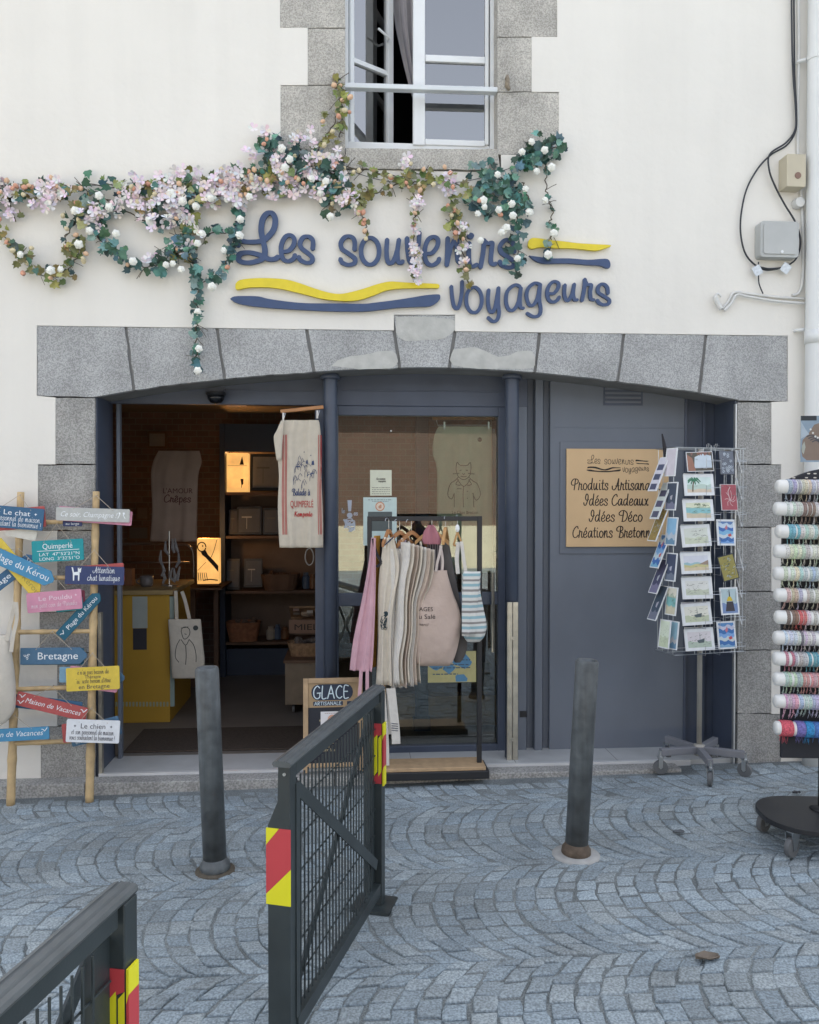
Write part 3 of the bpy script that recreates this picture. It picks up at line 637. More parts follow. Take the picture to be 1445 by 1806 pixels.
WAVES = [('y', B_, [(765,270),(790,252),(850,255),(930,268),(1010,275),(1100,287),(1220,295),(1345,303),(1300,325),(1240,340),(1180,335),(1080,325),(960,322),(850,315),(790,327),(762,310)]),
 ('b', B_, [(768,375),(840,385),(930,395),(1050,395),(1180,405),(1260,400),(1320,400),(1340,430),(1335,460),(1310,462),(1270,445),(1180,440),(1060,430),(950,430),(870,430),(810,410)]),
 ('y', A_, [(68,575),(100,547),(200,535),(320,535),(430,545),(520,570),(620,605),(720,635),(800,645),(880,632),(980,605),(1060,578),(1150,558),(1230,562),(1330,568),(1445,572),(1497,578),(1497,603),(1445,603),(1340,605),(1230,607),(1130,620),(1040,655),(950,685),(870,695),(780,692),(680,680),(580,655),(480,630),(380,608),(280,598),(160,600),(75,615)]),
 ('b', A_, [(30,680),(60,663),(140,660),(230,663),(300,680),(400,695),(520,708),(640,712),(800,712),(960,715),(1060,705),(1180,690),(1300,672),(1400,655),(1480,648),(1507,655),(1500,690),(1440,730),(1340,735),(1200,742),(1080,757),(960,768),(840,768),(700,765),(560,758),(420,750),(280,740),(150,725),(70,705)])]
WF = (Vector(), X, Z, -Y_)
c0 = P(745, 470, 0); S = T('shop_sign', 'raised blue lettering with yellow and blue waves fixed above the shop arch', 'shop sign', c0)
m_ = mpp(745, 470)
mb = MB()
lower = MB()
for cv, grp in ((A_, SA), (B_, SB)):
    for wd, sts in grp:
        for st in sts: (lower if wd == 31 else mb).ribbon([w2(*cv(p)) for p in st], wd/4.014*m_*.8, WF, .012, .03)
mb.prism([w2(*B_(p)) for p in circ(357, 235, 25, 16, 21)], WF, .012, .034)
mb.build('lettering', signblue, S); lower.build('lettering', signblue, S)
for k, cv, po in WAVES:
    mb = MB(); q = smooth(po + [po[0]], 3)[:-1]; mb.prism([w2(*cv(p)) for p in q], WF, .012, .034); mb.build('wave', signyel if k == 'y' else signblue, S, bevel=.002)

# ------------------------------------------------------------------ silk flower garlands
leafm = mat('silk_leaf', rough=.6, var=.15, vs=40, src='vcol'); petalm = mat('silk_petal', rough=.8, var=.06, vs=30, src='vcol'); vinem = mat('vine', (.09, .075, .05), .8)
rosem = mat('white_rose', (.80, .80, .74), .8, var=.05, vs=40)
TEAL = [(.065, .155, .14), (.11, .225, .20), (.04, .09, .085), (.17, .30, .27)]; OLIVE = [(.20, .21, .07), (.14, .17, .07), (.30, .29, .12)]; DARK = [(.035, .08, .06), (.06, .12, .085)]
def rmat(r, spread=1.2):
    return Matrix.Rotation(r.uniform(-spread, spread), 3, 'X') @ Matrix.Rotation(r.uniform(0, 6.28), 3, 'Y') @ Matrix.Rotation(r.uniform(-spread, spread), 3, 'Z')
LEAF = [(0, 0), (.28, -.02), (.5, .22), (.36, .42), (.4, .66), (.16, .62), (0, 1.05), (-.16, .62), (-.4, .66), (-.36, .42), (-.5, .22), (-.28, -.02)]
def leaf(mb, p, size, r, col):
    mb.col = tuple(c*r.uniform(.8, 1.25) for c in col); M = rmat(r, .8); cv = r.uniform(.2, 1.1)
    vs = [Vector((0, 0, .35))] + [Vector((x, -cv*x*x + .1*(z-.4)**2, z)) for x, z in LEAF]
    vs = [p + M @ (v - Vector((0, 0, .4)))*size for v in vs]; n = len(LEAF)
    mb.add(vs, [(0, 1 + i, 1 + (i+1) % n) for i in range(n)])
def blossom(mb, p, size, r, col):
    M = rmat(r, .7)
    for k in range(5):
        a = k*1.2566 + r.uniform(-.15, .15); mb.col = tuple(min(.9, c*r.uniform(.88, 1.1)) for c in col)
        vs = [Vector((0, 0, 0))]
        for t, q in ((-.55, .55), (-.4, .95), (0, 1.05), (.4, .95), (.55, .55)): vs.append(Vector((math.cos(a + t)*q*.5, -.18*q + r.uniform(-.05, .05), math.sin(a + t)*q*.5)))
        vs = [p + M @ v*size for v in vs]; mb.add(vs, [(0, i, i+1) for i in range(1, 5)])
    mb.col = (.6, .45, .3)
def bud(mb, p, size, r, col):
    mb.col = tuple(c*r.uniform(.85, 1.15) for c in col); M = rmat(r, .5); prof = [(.15, -.5), (.42, -.2), (.45, .1), (.28, .42), (.06, .55)]; n = 7
    vs = [p + M @ Vector((q*math.cos(6.283*k/n), q*math.sin(6.283*k/n), z))*size for q, z in prof for k in range(n)]
    mb.add(vs, [(i*n+k, i*n+(k+1) % n, (i+1)*n+(k+1) % n, (i+1)*n+k) for i in range(len(prof)-1) for k in range(n)])
def rose_mesh():
    mb = MB(); n = 20; vs = []; R_ = 9
    for j in range(R_):
        ph = math.pi*(j + .15)/(R_ - .7); rr = math.sin(ph)
        for k in range(n):
            a = 6.283*k/n; q = 1 + .13*math.sin(5*a + (j//2)*2.1) + (.09 if j % 2 else -.09); vs.append(Vector((rr*q*math.cos(a), .85*math.cos(ph) + .05*math.sin(5*a + j), rr*q*math.sin(a)))*.0235)
    mb.add(vs, [(j*n+k, j*n+(k+1) % n, (j+1)*n+(k+1) % n, (j+1)*n+k) for j in range(R_-1) for k in range(n)] + [tuple(range(n-1, -1, -1)), tuple((R_-1)*n + k for k in range(n))])
    return mb
ROSE = BUD = None
def garland(label, paths, leaves=(), nl=60, lsz=.075, blossoms=0, bsz=.05, buds=0, roses=0, wid=20, seed=1, roseat=None, bcol=(.76, .69, .715), cl=.028):
    """paths: px polylines on the wall; things hang 2-9 cm off the plaster"""
    global ROSE, BUD
    r = random.Random(seed); mid = paths[0][len(paths[0])//2]; g = T('flower_garland', label, 'garland', P(mid[0], mid[1], -.05), 'silk flower garlands on the shop wall')
    pts = []; mb = MB()
    for pa in paths:
        q = smooth(pa, 10); w3 = []
        for i, p in enumerate(q):
            w = P(p[0] + 2*math.sin(i*1.3 + seed), p[1] + 2*math.cos(i*.9), -.03 - .015*math.sin(i*.7 + seed)); w3.append(w)
        mb.tube(w3, .0035, 5); pts += q
        for k in range(len(q)//6):
            i = r.randrange(len(w3)-1); d = Vector((r.uniform(-.07, .07), r.uniform(-.05, .0), r.uniform(-.09, .05))); mb.tube([w3[i], w3[i] + d*.5 + Vector((0, -.01, 0)), w3[i] + d], .002, 4)
    mb.build('vine', vinem, g)
    def spot(k=1.0, ya=-.02, yb=-.1):
        p = pts[r.randrange(len(pts))]; s_ = wid*k; return P(p[0] + r.gauss(0, .5)*s_, p[1] + r.gauss(0, .5)*s_, r.uniform(yb, ya))
    if nl:
        mb = MB()
        for _ in range(int(nl*.88)): leaf(mb, spot(.85), lsz*r.uniform(.5, 1.05), r, r.choice(leaves))
        mb.build('leaves', leafm, g)
    if blossoms:
        mb = MB()
        for _ in range(blossoms//5):
            c = spot(.9, -.05, -.1)
            for _ in range(4): blossom(mb, c + Vector((r.gauss(0, cl), r.uniform(-.02, .02), r.gauss(0, cl))), bsz*1.25*r.uniform(.8, 1.15), r, bcol)
        mb.build('blossoms', petalm, g)
    for _ in range(int(buds*.7)):
        c = spot(.95, -.06, -.11)
        if BUD is None:
            mb = MB(); bud(mb, Vector(), .03, random.Random(2), (1, 1, 1)); o = BUD = mb.build('rosebud', mat('silk_bud', rough=.7, var=.08, vs=40, src='obj'), local=True, smoothing=True)
        else: o = BUD.copy(); COL.objects.link(o)
        o.parent = g; o.location = c - ROOT[g.name]; o.rotation_euler = (r.uniform(-.6, .6), r.uniform(0, 6), r.uniform(-.6, .6)); q = r.uniform(.75, 1.1); q *= 1.1; o.scale = (q, q, q); o.color = (*r.choice([(.62, .32, .22), (.66, .44, .29), (.6, .52, .34)]), 1)
    for k in range(roses if roseat is None else len(roseat)):
        c = spot(.9, -.08, -.115) if roseat is None else P(roseat[k][0], roseat[k][1], -.1)
        if ROSE is None: o = ROSE = rose_mesh().build('rose', rosem, local=True, smoothing=False)
        else: o = ROSE.copy(); COL.objects.link(o)
        o.parent = g; o.location = c - ROOT[g.name]; o.rotation_euler = (r.uniform(-.5, .5), r.uniform(0, 6), r.uniform(-.5, .5)); sc = r.uniform(.75, 1.05); o.scale = (sc, sc, sc)
    return g
MIX = TEAL + OLIVE + DARK
garland('pale pink cherry blossom swag running level along the white wall to the window corner', [[(-60,345),(0,338),(60,330),(150,326),(230,332),(300,325),(370,322),(440,308),(500,305),(560,318),(600,330)]], OLIVE + DARK + TEAL[:1], 150, .065, 0, buds=50, seed=1, wid=20)
garland('dense mass of pale pink blossom with coral buds above the capital letter', [[(240,345),(300,328),(370,325),(440,312),(500,315),(560,320)], [(250,350),(330,345),(420,345),(500,318)]], OLIVE + TEAL[:2], 90, .06, 270, .05, 34, 0, 32, 2, [(401,352),(301,341),(346,364),(440,347),(372,350)])
garland('short looser cluster of pink blossom at the left end of the swag', [[(-40,350),(10,335),(60,338),(110,340)], [(15,350),(30,390)]], OLIVE + DARK, 40, .06, 100, .048, 14, 0, 24, 3)
garland('ivy loop with olive leaves and coral buds hanging lowest at far left', [[(-30,380),(5,415),(30,445),(60,475),(95,488),(125,470),(140,440),(115,425),(130,395),(150,350)]], OLIVE + DARK + OLIVE, 120, .062, 0, buds=22, seed=4, wid=22, roseat=[(133,372),(158,407),(139,431),(90,477),(107,475),(36,449)])
garland('dark ivy and rosebud loop between the two left hanging bunches', [[(150,330),(165,380),(175,420),(200,440),(230,462),(260,470),(285,462),(300,445),(310,415)], [(170,335),(180,380),(170,420)], [(190,350),(225,375),(280,395),(270,370)]], DARK + TEAL, 120, .07, 36, .05, 6, 0, 20, 5, [(193,366),(205,412),(264,389),(293,467),(235,461),(175,345)])
garland('long teal ivy strand with white roses dangling in front of the granite arch', [[(325,345),(330,400),(335,440),(345,470),(350,500),(348,530),(348,560),(346,590),(346,612),(348,640),(347,655)]], TEAL, 62, .068, 0, seed=6, wid=11, roseat=[(349,550),(351,615),(349,654),(320,475),(349,429)])
garland('olive ivy bunch with coral buds hanging from the swag left of the sign', [[(330,330),(320,380),(325,430),(310,450)], [(345,345),(335,410),(345,440)]], OLIVE + TEAL, 80, .065, 16, .05, 14, 0, 20, 7, [(322,355),(345,362),(305,465)])
garland('teal ivy ring with white roses touching the first letter of the sign', [[(345,408),(380,410),(415,405),(430,380)], [(352,505),(385,480),(405,455),(412,430),(420,395),(425,365)]], TEAL + DARK[:1], 60, .066, 0, buds=4, seed=8, wid=12, roseat=[(424,387),(423,415),(395,442),(374,506),(357,412)])
garland('thick teal ivy clump with roses at the lower left corner of the upstairs window', [[(470,258),(500,262),(530,275),(565,295),(595,310)], [(520,290),(560,310),(590,335),(580,360)]], TEAL + TEAL + DARK, 150, .08, 60, .05, 10, 0, 34, 9, [(497,262),(503,296),(550,315),(511,281),(565,340),(575,320),(583,382)])
garland('thin olive vine with coral buds climbing to the hook left of the upstairs window', [[(545,290),(565,255),(585,225),(600,190),(598,160),(592,140)], [(600,240),(603,200),(605,170)]], OLIVE, 60, .055, 0, buds=26, seed=10, wid=17)
garland('thin olive leaved vine with coral buds strung below the window sill', [[(585,330),(620,345),(660,340),(700,325),(740,322),(780,315),(820,330)], [(600,295),(650,300),(700,310),(760,305)]], OLIVE, 130, .055, 24, .05, 34, 0, 22, 11)
garland('slender strand of yellowish buds hanging to the first o of the sign', [[(636,345),(638,370),(645,395),(648,418)]], OLIVE, 14, .05, 0, buds=12, seed=12, wid=10)
garland('pink blossom strand hanging over the middle of the sign', [[(728,335),(735,365),(730,395),(732,430),(735,460),(728,495)]], OLIVE, 20, .05, 60, .04, 4, 0, 9, 13, cl=.014)
garland('narrow strand of buds and blossom hanging down between the letters n and i', [[(790,335),(800,370),(812,400),(816,440),(822,475),(826,502)], [(795,345),(805,385),(800,400)]], OLIVE, 60, .055, 25, .042, 14, 0, 12, 14, cl=.016)
garland('full teal ivy clump with white roses right of the window sill', [[(830,345),(850,330),(880,335),(910,345),(900,370)], [(840,355),(870,365),(900,370)], [(850,300),(880,310),(905,330)], [(905,345),(912,390),(914,430),(910,470)]], TEAL + TEAL + DARK, 150, .07, 0, buds=4, seed=15, wid=26, roseat=[(853,353),(855,365),(843,377),(903,360),(905,380),(893,402),(848,424),(885,410),(913,456),(880,370)])
garland('teal ivy clump with white roses at the lower right corner of the window surround', [[(905,315),(920,290),(945,265),(975,252)], [(930,280),(960,262),(985,262)]], TEAL + DARK, 95, .075, 0, buds=0, seed=16, wid=26, roseat=[(878,308),(921,268),(938,250),(961,265),(947,302),(927,333),(934,374),(973,295)])
garland('thin ivy strand with white roses hanging over the right hand yellow stripe', [[(965,275),(963,320),(966,350),(975,372),(970,395),(974,412),(970,435),(966,458)]], TEAL, 26, .062, 0, seed=17, wid=9, roseat=[(962,353),(977,411),(967,449)])
garland('short sprig of ivy with one white rose right of the teal clump', [[(922,320),(930,345),(934,372)]], TEAL, 10, .055, 0, seed=18, wid=7)

# ------------------------------------------------------------------ cables, boxes and pipe on the wall
cab = mat('black_cable', (.03, .033, .04), .5); wcab = mat('painted_cable', (.62, .62, .60), .6, var=.06)
def cable(name, pts, y, r, m, label, cat, group=None):
    mb = MB(); mb.tube(smooth([P(a, b, y) for a, b in pts] and [tuple(P(a, b, y)) for a, b in pts], 8), r, 8); return tag(mb.build(name, m, smoothing=True), label, cat, group)
cable('cable', [(1400,-40),(1401,60),(1402,140),(1405,200),(1403,232),(1388,256),(1360,273),(1335,300),(1315,340),(1306,395),(1312,440),(1328,464),(1350,476),(1372,474)], -.02, .0055, cab, 'black cable dropping from above in the wide outer loop round the grey box', 'cable')
cable('cable', [(1396,-40),(1397,60),(1399,130),(1404,200),(1402,230),(1386,252),(1358,272),(1357,300),(1368,330),(1385,362),(1403,392),(1412,425),(1405,455),(1385,470),(1360,474),(1345,472),(1332,468)], -.032, .0055, cab, 'black cable passing close under the beige box in the inner loop', 'cable')
cable('cable', [(1338,462),(1338,480),(1339,500),(1346,518)], -.02, .004, cab, 'short dark cable tail dropping from the grey box to the wall cables', 'cable')
cable('cable', [(1408,-40),(1409,100),(1407,200),(1408,300),(1413,340),(1417,420),(1416,490),(1410,515),(1398,521)], -.012, .009, wcab, 'painted white cable running down beside the downpipe', 'cable')
for k, (a, y, lb) in enumerate((([(1420,527),(1370,524),(1320,518),(1295,516),(1285,532),(1274,545)], -.012, 'upper of the painted cables running level above the arch end'), ([(1420,535),(1370,531),(1320,523),(1300,520),(1290,535),(1277,548)], -.03, 'lower of the painted cables running level above the arch end'))): cable('cable', a, y, .008, wcab, lb, 'cable')
mb = MB(); mb.tube(smooth([tuple(P(a, b, -.03)) for a, b in ((1272,545),(1266,535),(1262,524),(1266,518),(1272,523))], 6), [.014]*13 + [.007]*12, 10); tag(mb.build('cable_hook', wcab, smoothing=True), 'white hooked cable end sticking out above the arch', 'cable end')
def wallbox(px0, py0, px1, py1, d, m, name, label, cat, rad=.012):
    a = P(px0, py1); b = P(px1, py0); o = T(name, label, cat, ((a.x + b.x)/2, 0, a.z)); mb = MB(); cx, cz = (a.x + b.x)/2, (a.z + b.z)/2
    mb.prism(rrect(b.x - a.x, b.z - a.z, rad), (Vector((cx, 0, cz)), X, Z, -Y_), .003, d); mb.build('case', m, o, bevel=.006); return o, cx, cz, b.x - a.x, b.z - a.z
o, cx, cz, bw, bh = wallbox(1331, 398, 1398, 459, .075, mat('grey_plastic', (.43, .44, .43), .55, var=.06), 'junction_box', 'square grey plastic junction box inside the cable loop', 'junction box', .02)
mb = MB(); mb.prism(rrect(bw*.86, bh*.84, .015), (Vector((cx, 0, cz)), X, Z, -Y_), .0755, .082); mb.build('lid', MATS['grey_plastic'], o, bevel=.003); mb = MB(); mb.lathe([(.009, 0), (.009, .006)], (cx + .01, -.082, cz - bh*.36), 10, (0, -1, 0)); mb.build('screw', whitepaint, o)
o, cx, cz, bw, bh = wallbox(1373, 284, 1406, 339, .1, mat('beige_plastic', (.50, .45, .34), .6, var=.06), 'alarm_box', 'beige alarm box with a small brown round window', 'alarm box', .006)
mb = MB(); mb.lathe([(.02, 0), (.02, .004)], (cx + .01, -.1, cz - bh*.16), 14, (0, -1, 0)); mb.build('round_window', mat('brown_plastic', (.2, .12, .09), .5), o)
mb = MB(); q = P(1404, 361); mb.lathe([(.032, 0), (.034, .02), (.03, .05), (.0, .052)], q + Vector((0, -.002, 0)), 18, (0, -1, 0)); tag(mb.build('cable_outlet', wcab), 'round white cap below the beige alarm box', 'cap')
for x, y, an, lb in ((1336, 477, .5, 'silvery cable tag tied under the left half of the grey box'), (1386, 473, -.6, 'silvery cable tag tied under the right half of the grey box')):
    mb = MB(); f_ = frame_at(P(x, y, -.04), an); mb.prism(rrect(.055, .06, .006), f_, 0, .002); o = tag(mb.build('cable_tag', mat('tag_silver', (.55, .58, .6), .35, .3, var=.2, vs=60)), lb, 'tag')
dp = T('downpipe', 'white painted round downpipe at the right edge of the facade', 'downpipe', P(1434, 900, -.07))
x = P(1434, 900, -.07).x; mb = MB(); mb.tube([(x, -.07, gz(2)), (x, -.07, 2.1), (x, -.07, 5), (x, -.07, TOPZ - .1)], .052, 20); mb.tube([(x, -.07, P(0, 565).z), (x, -.07, P(0, 590).z)], .058, 20); mb.build('pipe', mat('white_pipe', (.68, .69, .68), .5, var=.06, vs=3), dp, smoothing=True)
for py in (55, 562, 1000):
    mb = MB(); z = P(0, py).z; mb.tube([(x, -.07, z - .015), (x, -.07, z + .015)], .0565, 20); mb.tube([(x - .055, -.05, z), (x - .09, -.02, z), (x - .09, 0, z)], .01, 8); mb.build('bracket', MATS['white_pipe'], dp)
# hooks beside the window and clothes line of the vines
for px, py, lb in ((590, 145, 'rusty metal hook in the stone left of the upstairs window'), (893, 148, 'rusty metal hook in the stone right of the upstairs window')):
    mb = MB(); p = P(px, py); mb.tube([p + Vector((0, .0, .03)), p + Vector((0, -.035, .03)), p + Vector((0, -.045, .01)), p + Vector((0, -.03, -.03)), p + Vector((.012, -.035, -.05))], [.009, .009, .012, .016, .011], 8); tag(mb.build('shutter_hook', mat('rusty_iron', (.24, .2, .15), .8, var=.25, vs=60), smoothing=True), lb, 'hook')
cable('wire', [(592,290),(650,312),(700,322),(760,325),(830,318),(890,300),(935,282)], -.012, .002, cab, 'thin dark wire sagging in front of the window sill', 'wire')
cable('wire', [(0,328),(60,326),(130,329),(250,322),(330,325),(440,310)], -.012, .002, cab, 'thin dark wire carrying the blossom swag', 'wire')
# ------------------------------------------------------------------ bamboo ladder and the painted boards hanging on it
bamboo = mat('bamboo', (.50, .36, .19), .5, var=.22, vs=14, bump=.05)
LYB = G(88, 1417).y
def ly(py): return -.06 + (LYB + .06)*(py - 868)/549
lad = T('ladder', 'bamboo ladder leaning on the wall, hung with painted boards', 'ladder', G(88, 1416))
def bamboo_pole(a, b, r0, r1, n):
    mb = MB(); pts = []; rs = []
    a = Vector(a); b = Vector(b)
    for i in range(n*6 + 1):
        t = i/(n*6); pts.append(a.lerp(b, t)); r = r0 + (r1-r0)*t; rs.append(r*(1.13 if i % 6 == 0 and 0 < i < n*6 else 1.0 if i % 6 in (1, 5) else .97))
    mb.tube(pts, rs, 12); return mb
for (tx, ty, bx, by) in ((37, 868, 19, 1420), (170, 867, 158, 1414)):
    top = P(tx, ty, ly(ty)); bot = G(bx, by); bamboo_pole(bot, top, .024, .02, 7).build('pole', bamboo, lad, smoothing=True)
def pole_x(k, py): return (37 - 18*(py-868)/552) if k == 0 else (170 - 12*(py-867)/547)
for py0, py1 in ((922, 919), (1020, 1018), (1115, 1113), (1216, 1211), (1311, 1306)): bamboo_pole(P(pole_x(0, py0), py0, ly(py0) - .004), P(pole_x(1, py1), py1, ly(py1) - .004), .0145, .013, 3).build('rung', bamboo, lad, smoothing=True)
pm = mat('painted_board', rough=.7, var=.07, vs=25, bump=.08, bs=90, src='vcol')
BL = dict(blue=(.045, .12, .22), sky=(.07, .25, .42), teal=(.02, .27, .30), navy=(.04, .055, .14), red=(.42, .09, .085), pink=(.58, .26, .36), yellow=(.66, .49, .07), grey=(.44, .45, .43), white=(.72, .74, .76), dteal=(.02, .11, .17), steel=(.07, .15, .24), cream=(.6, .58, .52), mauve=(.35, .12, .22), lblue=(.2, .36, .48), maroon=(.22, .05, .08))
INKS = dict(w=(.75, .78, .8), d=(.06, .06, .07), b=(.08, .12, .2), p=(.75, .62, .68), g=(.35, .28, .08))
def board(label, cx, cy, wpx, hpx, ang, color, layer=0, arrow=0, texts=(), inkc='w', nail=None, deco=None, rad=.008, holes=True):
    """ang degrees clockwise in the photo; layer 0 nearest the ladder, higher = further out"""
    y = ly(cy) - .034 - .0135*layer; c = P(cx, cy, y); s = mpp(cx, cy, y); W, Hh = wpx*s, hpx*s
    t = T('painted_board', label, 'board', c, 'painted boards hung on the bamboo ladder'); fr = frame_at(c, -R(ang), R(2))
    if arrow:
        a = Hh*.42; sg = arrow; po = [(-W/2, -Hh/2), (W/2 - a, -Hh/2), (W/2 - .002, -Hh*.10), (W/2 - .002, Hh*.10), (W/2 - a, Hh/2), (-W/2, Hh/2)]
        if sg < 0: po = [(-x, z) for x, z in po]
    else: po = rrect(W, Hh, rad)
    mb = MB(); mb.col = BL[color]; mb.prism(po, fr, -.0085, 0); mb.build('board', pm, t, bevel=.0012)
    if texts or deco:
        mb = MB(); mb.col = INKS[inkc]
        for kind, s_, u, v, size, wd in texts:
            if kind == 'bf': put(mb, s_, fr, u*W, v*Hh, size*Hh, .0007, None if not wd else wd*W)
            elif kind == 'it': put(mb, s_, fr, u*W, v*Hh, size*Hh, .0007, None if not wd else wd*W, .28)
            elif kind == 'sc': write(mb, s_, fr, u*W, v*Hh, size*Hh, size*Hh*.105, .0007, None if not wd else wd*W)
        if deco: deco(mb, fr, W, Hh)
        mb.build('lettering', pm, t)
    if nail is not None:
        nx, ny = nail; nn = P(nx, ny, ly(ny) - .03); mb = MB(); O, U, V, N = fr
        for k in (-1, 1): mb.tube([nn, O + U*(k*W*.27) + V*(Hh*.38) + N*.001], .0016, 5)
        mb.tube([nn + Vector((0, .03, .002)), nn], .003, 6); mb.build('string', string, t)
    return t
def stars(*pos):
    def f(mb, fr, W, Hh):
        for u, v in pos: mb.flat([(u*W + Hh*.07*math.cos(k*math.pi/4)*(1 if k % 2 == 0 else .35), v*Hh + Hh*.07*math.sin(k*math.pi/4)*(1 if k % 2 == 0 else .35)) for k in range(8)], fr, .0008)
    return f
def cat(mb, fr, W, Hh):
    u, v = -.33*W, -.3*Hh; h = Hh
    mb.flat([(u-.1*h, v), (u-.04*h, v), (u-.03*h, v+.3*h), (u+.16*h, v+.3*h), (u+.17*h, v), (u+.23*h, v), (u+.24*h, v+.42*h), (u+.2*h, v+.5*h), (u-.06*h, v+.46*h), (u-.12*h, v+.72*h), (u-.2*h, v+.74*h), (u-.12*h, v+.4*h)], fr, .0008)
    mb.flat([(u+.15*h, v+.45*h), (u+.3*h, v+.45*h), (u+.33*h, v+.72*h), (u+.26*h, v+.66*h), (u+.2*h, v+.66*h), (u+.14*h, v+.72*h)], fr, .0009)
def triskel(mb, fr, W, Hh):
    for k in range(3):
        a0 = k*2.094 + .5; cx, cy = -.40*W + math.cos(a0)*.1*Hh, math.sin(a0)*.1*Hh
        mb.ribbon([(cx + .09*Hh*(1 - q/14)*math.cos(a0 + q*.5), cy + .09*Hh*(1 - q/14)*math.sin(a0 + q*.5)) for q in range(12)], .035*Hh, fr, .0008 + k*.0001, cal=False, step=2)
def gull(*pos):
    def f(mb, fr, W, Hh):
        for u, v in pos: mb.ribbon([(u*W - .22*Hh, v*Hh + .1*Hh), (u*W - .08*Hh, v*Hh + .06*Hh), (u*W, v*Hh - .06*Hh), (u*W + .1*Hh, v*Hh + .06*Hh), (u*W + .2*Hh, v*Hh + .2*Hh)], .06*Hh, fr, .0008, cal=False, step=3)
    return f
def glasses(mb, fr, W, Hh):
    for u, d in ((.36, 1), (.42, -1)): mb.ribbon([(u*W - d*.02*W, -.2*Hh), (u*W, .0), (u*W + d*.01*W, .22*Hh)], .05*Hh, fr, .0008, cal=False); mb.flat([(u*W - .04*Hh, .1*Hh), (u*W + .1*Hh, .1*Hh), (u*W + .06*Hh, .25*Hh), (u*W - .06*Hh, .25*Hh)], fr, .0009)
def line(v):
    def f(mb, fr, W, Hh): mb.flat([(-.4*W, v*Hh), (.42*W, v*Hh), (.42*W, (v+.025)*Hh), (-.4*W, (v+.025)*Hh)], fr, .0008)
    return f
# top left pair
board('cream board peeping out under the blue cat board', 38, 938, 55, 24, 11, 'cream', 0)
board('bright red board tilted behind the blue cat board', 30, 915, 100, 38, -5, 'red', 1)
board('blue board lettered Le chat at the top of the ladder', 26, 913, 102, 40, 5, 'blue', 2, 0, [('bf', 'Le chat', .03, .12, .33, .46), ('sc', 'un personnel de maison', 0, -.15, .15, .9), ('sc', 'souhaitant la bienvenue !', .02, -.40, .15, .92)], nail=(35, 873), deco=stars((-.28, .22), (.36, .22)))
board('small dark lettered board under the champagne board', 128, 923, 34, 11, 0, 'navy', 0, 0, [('bf', 'au large', 0, -.25, .6, .7)])
board('pink board tilted behind the champagne board', 168, 910, 130, 26, 4.5, 'pink', 1)
board('grey board lettered Ce soir, Champagne ! near the top of the right pole', 164, 908, 130, 24, 2, 'grey', 2, 0, [('it', 'Ce soir, Champagne !', -.06, -.18, .55, .76)], nail=(170, 874), deco=glasses)
board('turquoise board lettered Quimperlé with coordinates', 102, 971, 91, 39, -3, 'teal', 1, 0, [('bf', 'Quimperlé', 0, .1, .36, .58), ('bf', "LAT  47°52'21\"N", .03, -.22, .2, .78), ('bf', "LONG  3°32'51\"O", .03, -.43, .2, .78)], nail=(100, 924), deco=line(-.0))
board('dark blue arrow board sloping up behind the bright blue arrow', 20, 1012, 104, 24, -38, 'blue', 0, 1, [('bf', 'Plage du K', 0, -.18, .55, .85)])
board('yellow arrow board pointing steeply down under the bright blue arrow', 30, 1002, 122, 27, 50, 'yellow', 1, 1, [('bf', 'Plage du Kérou', .08, -.18, .56, .8)], 'g', holes=False)
board('bright blue arrow board lettered Plage du Kérou', 30, 996, 144, 29, 25, 'sky', 2, 1, [('bf', 'Plage du Kérou', .07, -.17, .6, .72)], nail=(33, 968))
board('red board mostly hidden behind the navy cat board', 168, 1012, 102, 32, -4, 'red', 1)
board('navy board with a white cat lettered Attention chat lunatique', 167, 1015, 104, 33, 1.5, 'navy', 2, 0, [('sc', 'Attention', .16, .14, .2, .38), ('sc', 'chat lunatique', .16, -.28, .2, .56)], nail=(166, 970), deco=cat)
board('maroon board showing right of the pink Pouldu board', 125, 1058, 50, 32, -4, 'maroon', 0)
board('turquoise board showing below the pink Pouldu board', 122, 1066, 48, 24, -6, 'teal', 1)
board('pink board lettered Pouldu hanging mid ladder', 96, 1060, 97, 36, -4.5, 'pink', 2, 0, [('bf', 'Le Pouldu', .02, .06, .32, .6), ('sc', 'mon petit coin de Paradis', 0, -.28, .14, .84)], 'p', nail=(98, 1018), deco=stars((.4, .22)))
board('dark teal arrow board lettered Plage du Kérou pointing up to the right', 141, 1085, 104, 21, -48, 'dteal', 0, 1, [('bf', 'Plage du Kérou', .05, -.18, .56, .72)], deco=gull((-.42, .0)))
board('dark blue board just behind the Bretagne arrow', 93, 1158, 110, 30, .5, 'dteal', 0, 0)
board('grey blue arrow board lettered Bretagne', 95, 1157, 118, 30, 0, 'steel', 1, 1, [('bf', 'Bretagne', .06, -.2, .62, .6)], nail=(92, 1114), deco=triskel)
board('small pale blue board half hidden left of the yellow board', 120, 1190, 30, 28, 1, 'lblue', 0)
board('blue arrow board whose tip shows right of the yellow board', 175, 1195, 90, 30, 2, 'steel', 1, 1)
board('pink board tilted behind the yellow thérapie board', 165, 1198, 88, 38, 8, 'pink', 2, 0)
board('yellow board with dark lettering ending in en Bretagne', 164, 1197, 94, 42, -2, 'yellow', 3, 0, [('sc', "Je n'ai pas besoin de", 0, .2, .12, .62), ('bf', 'Thérapie', 0, .02, .2, .3), ('sc', "j'ai juste besoin d'être", 0, -.18, .12, .68), ('bf', 'en Bretagne', .02, -.42, .26, .58)], 'd', nail=(163, 1152))
board('blue board hidden behind the red maison board', 85, 1243, 120, 24, 8, 'blue', 0, 0)
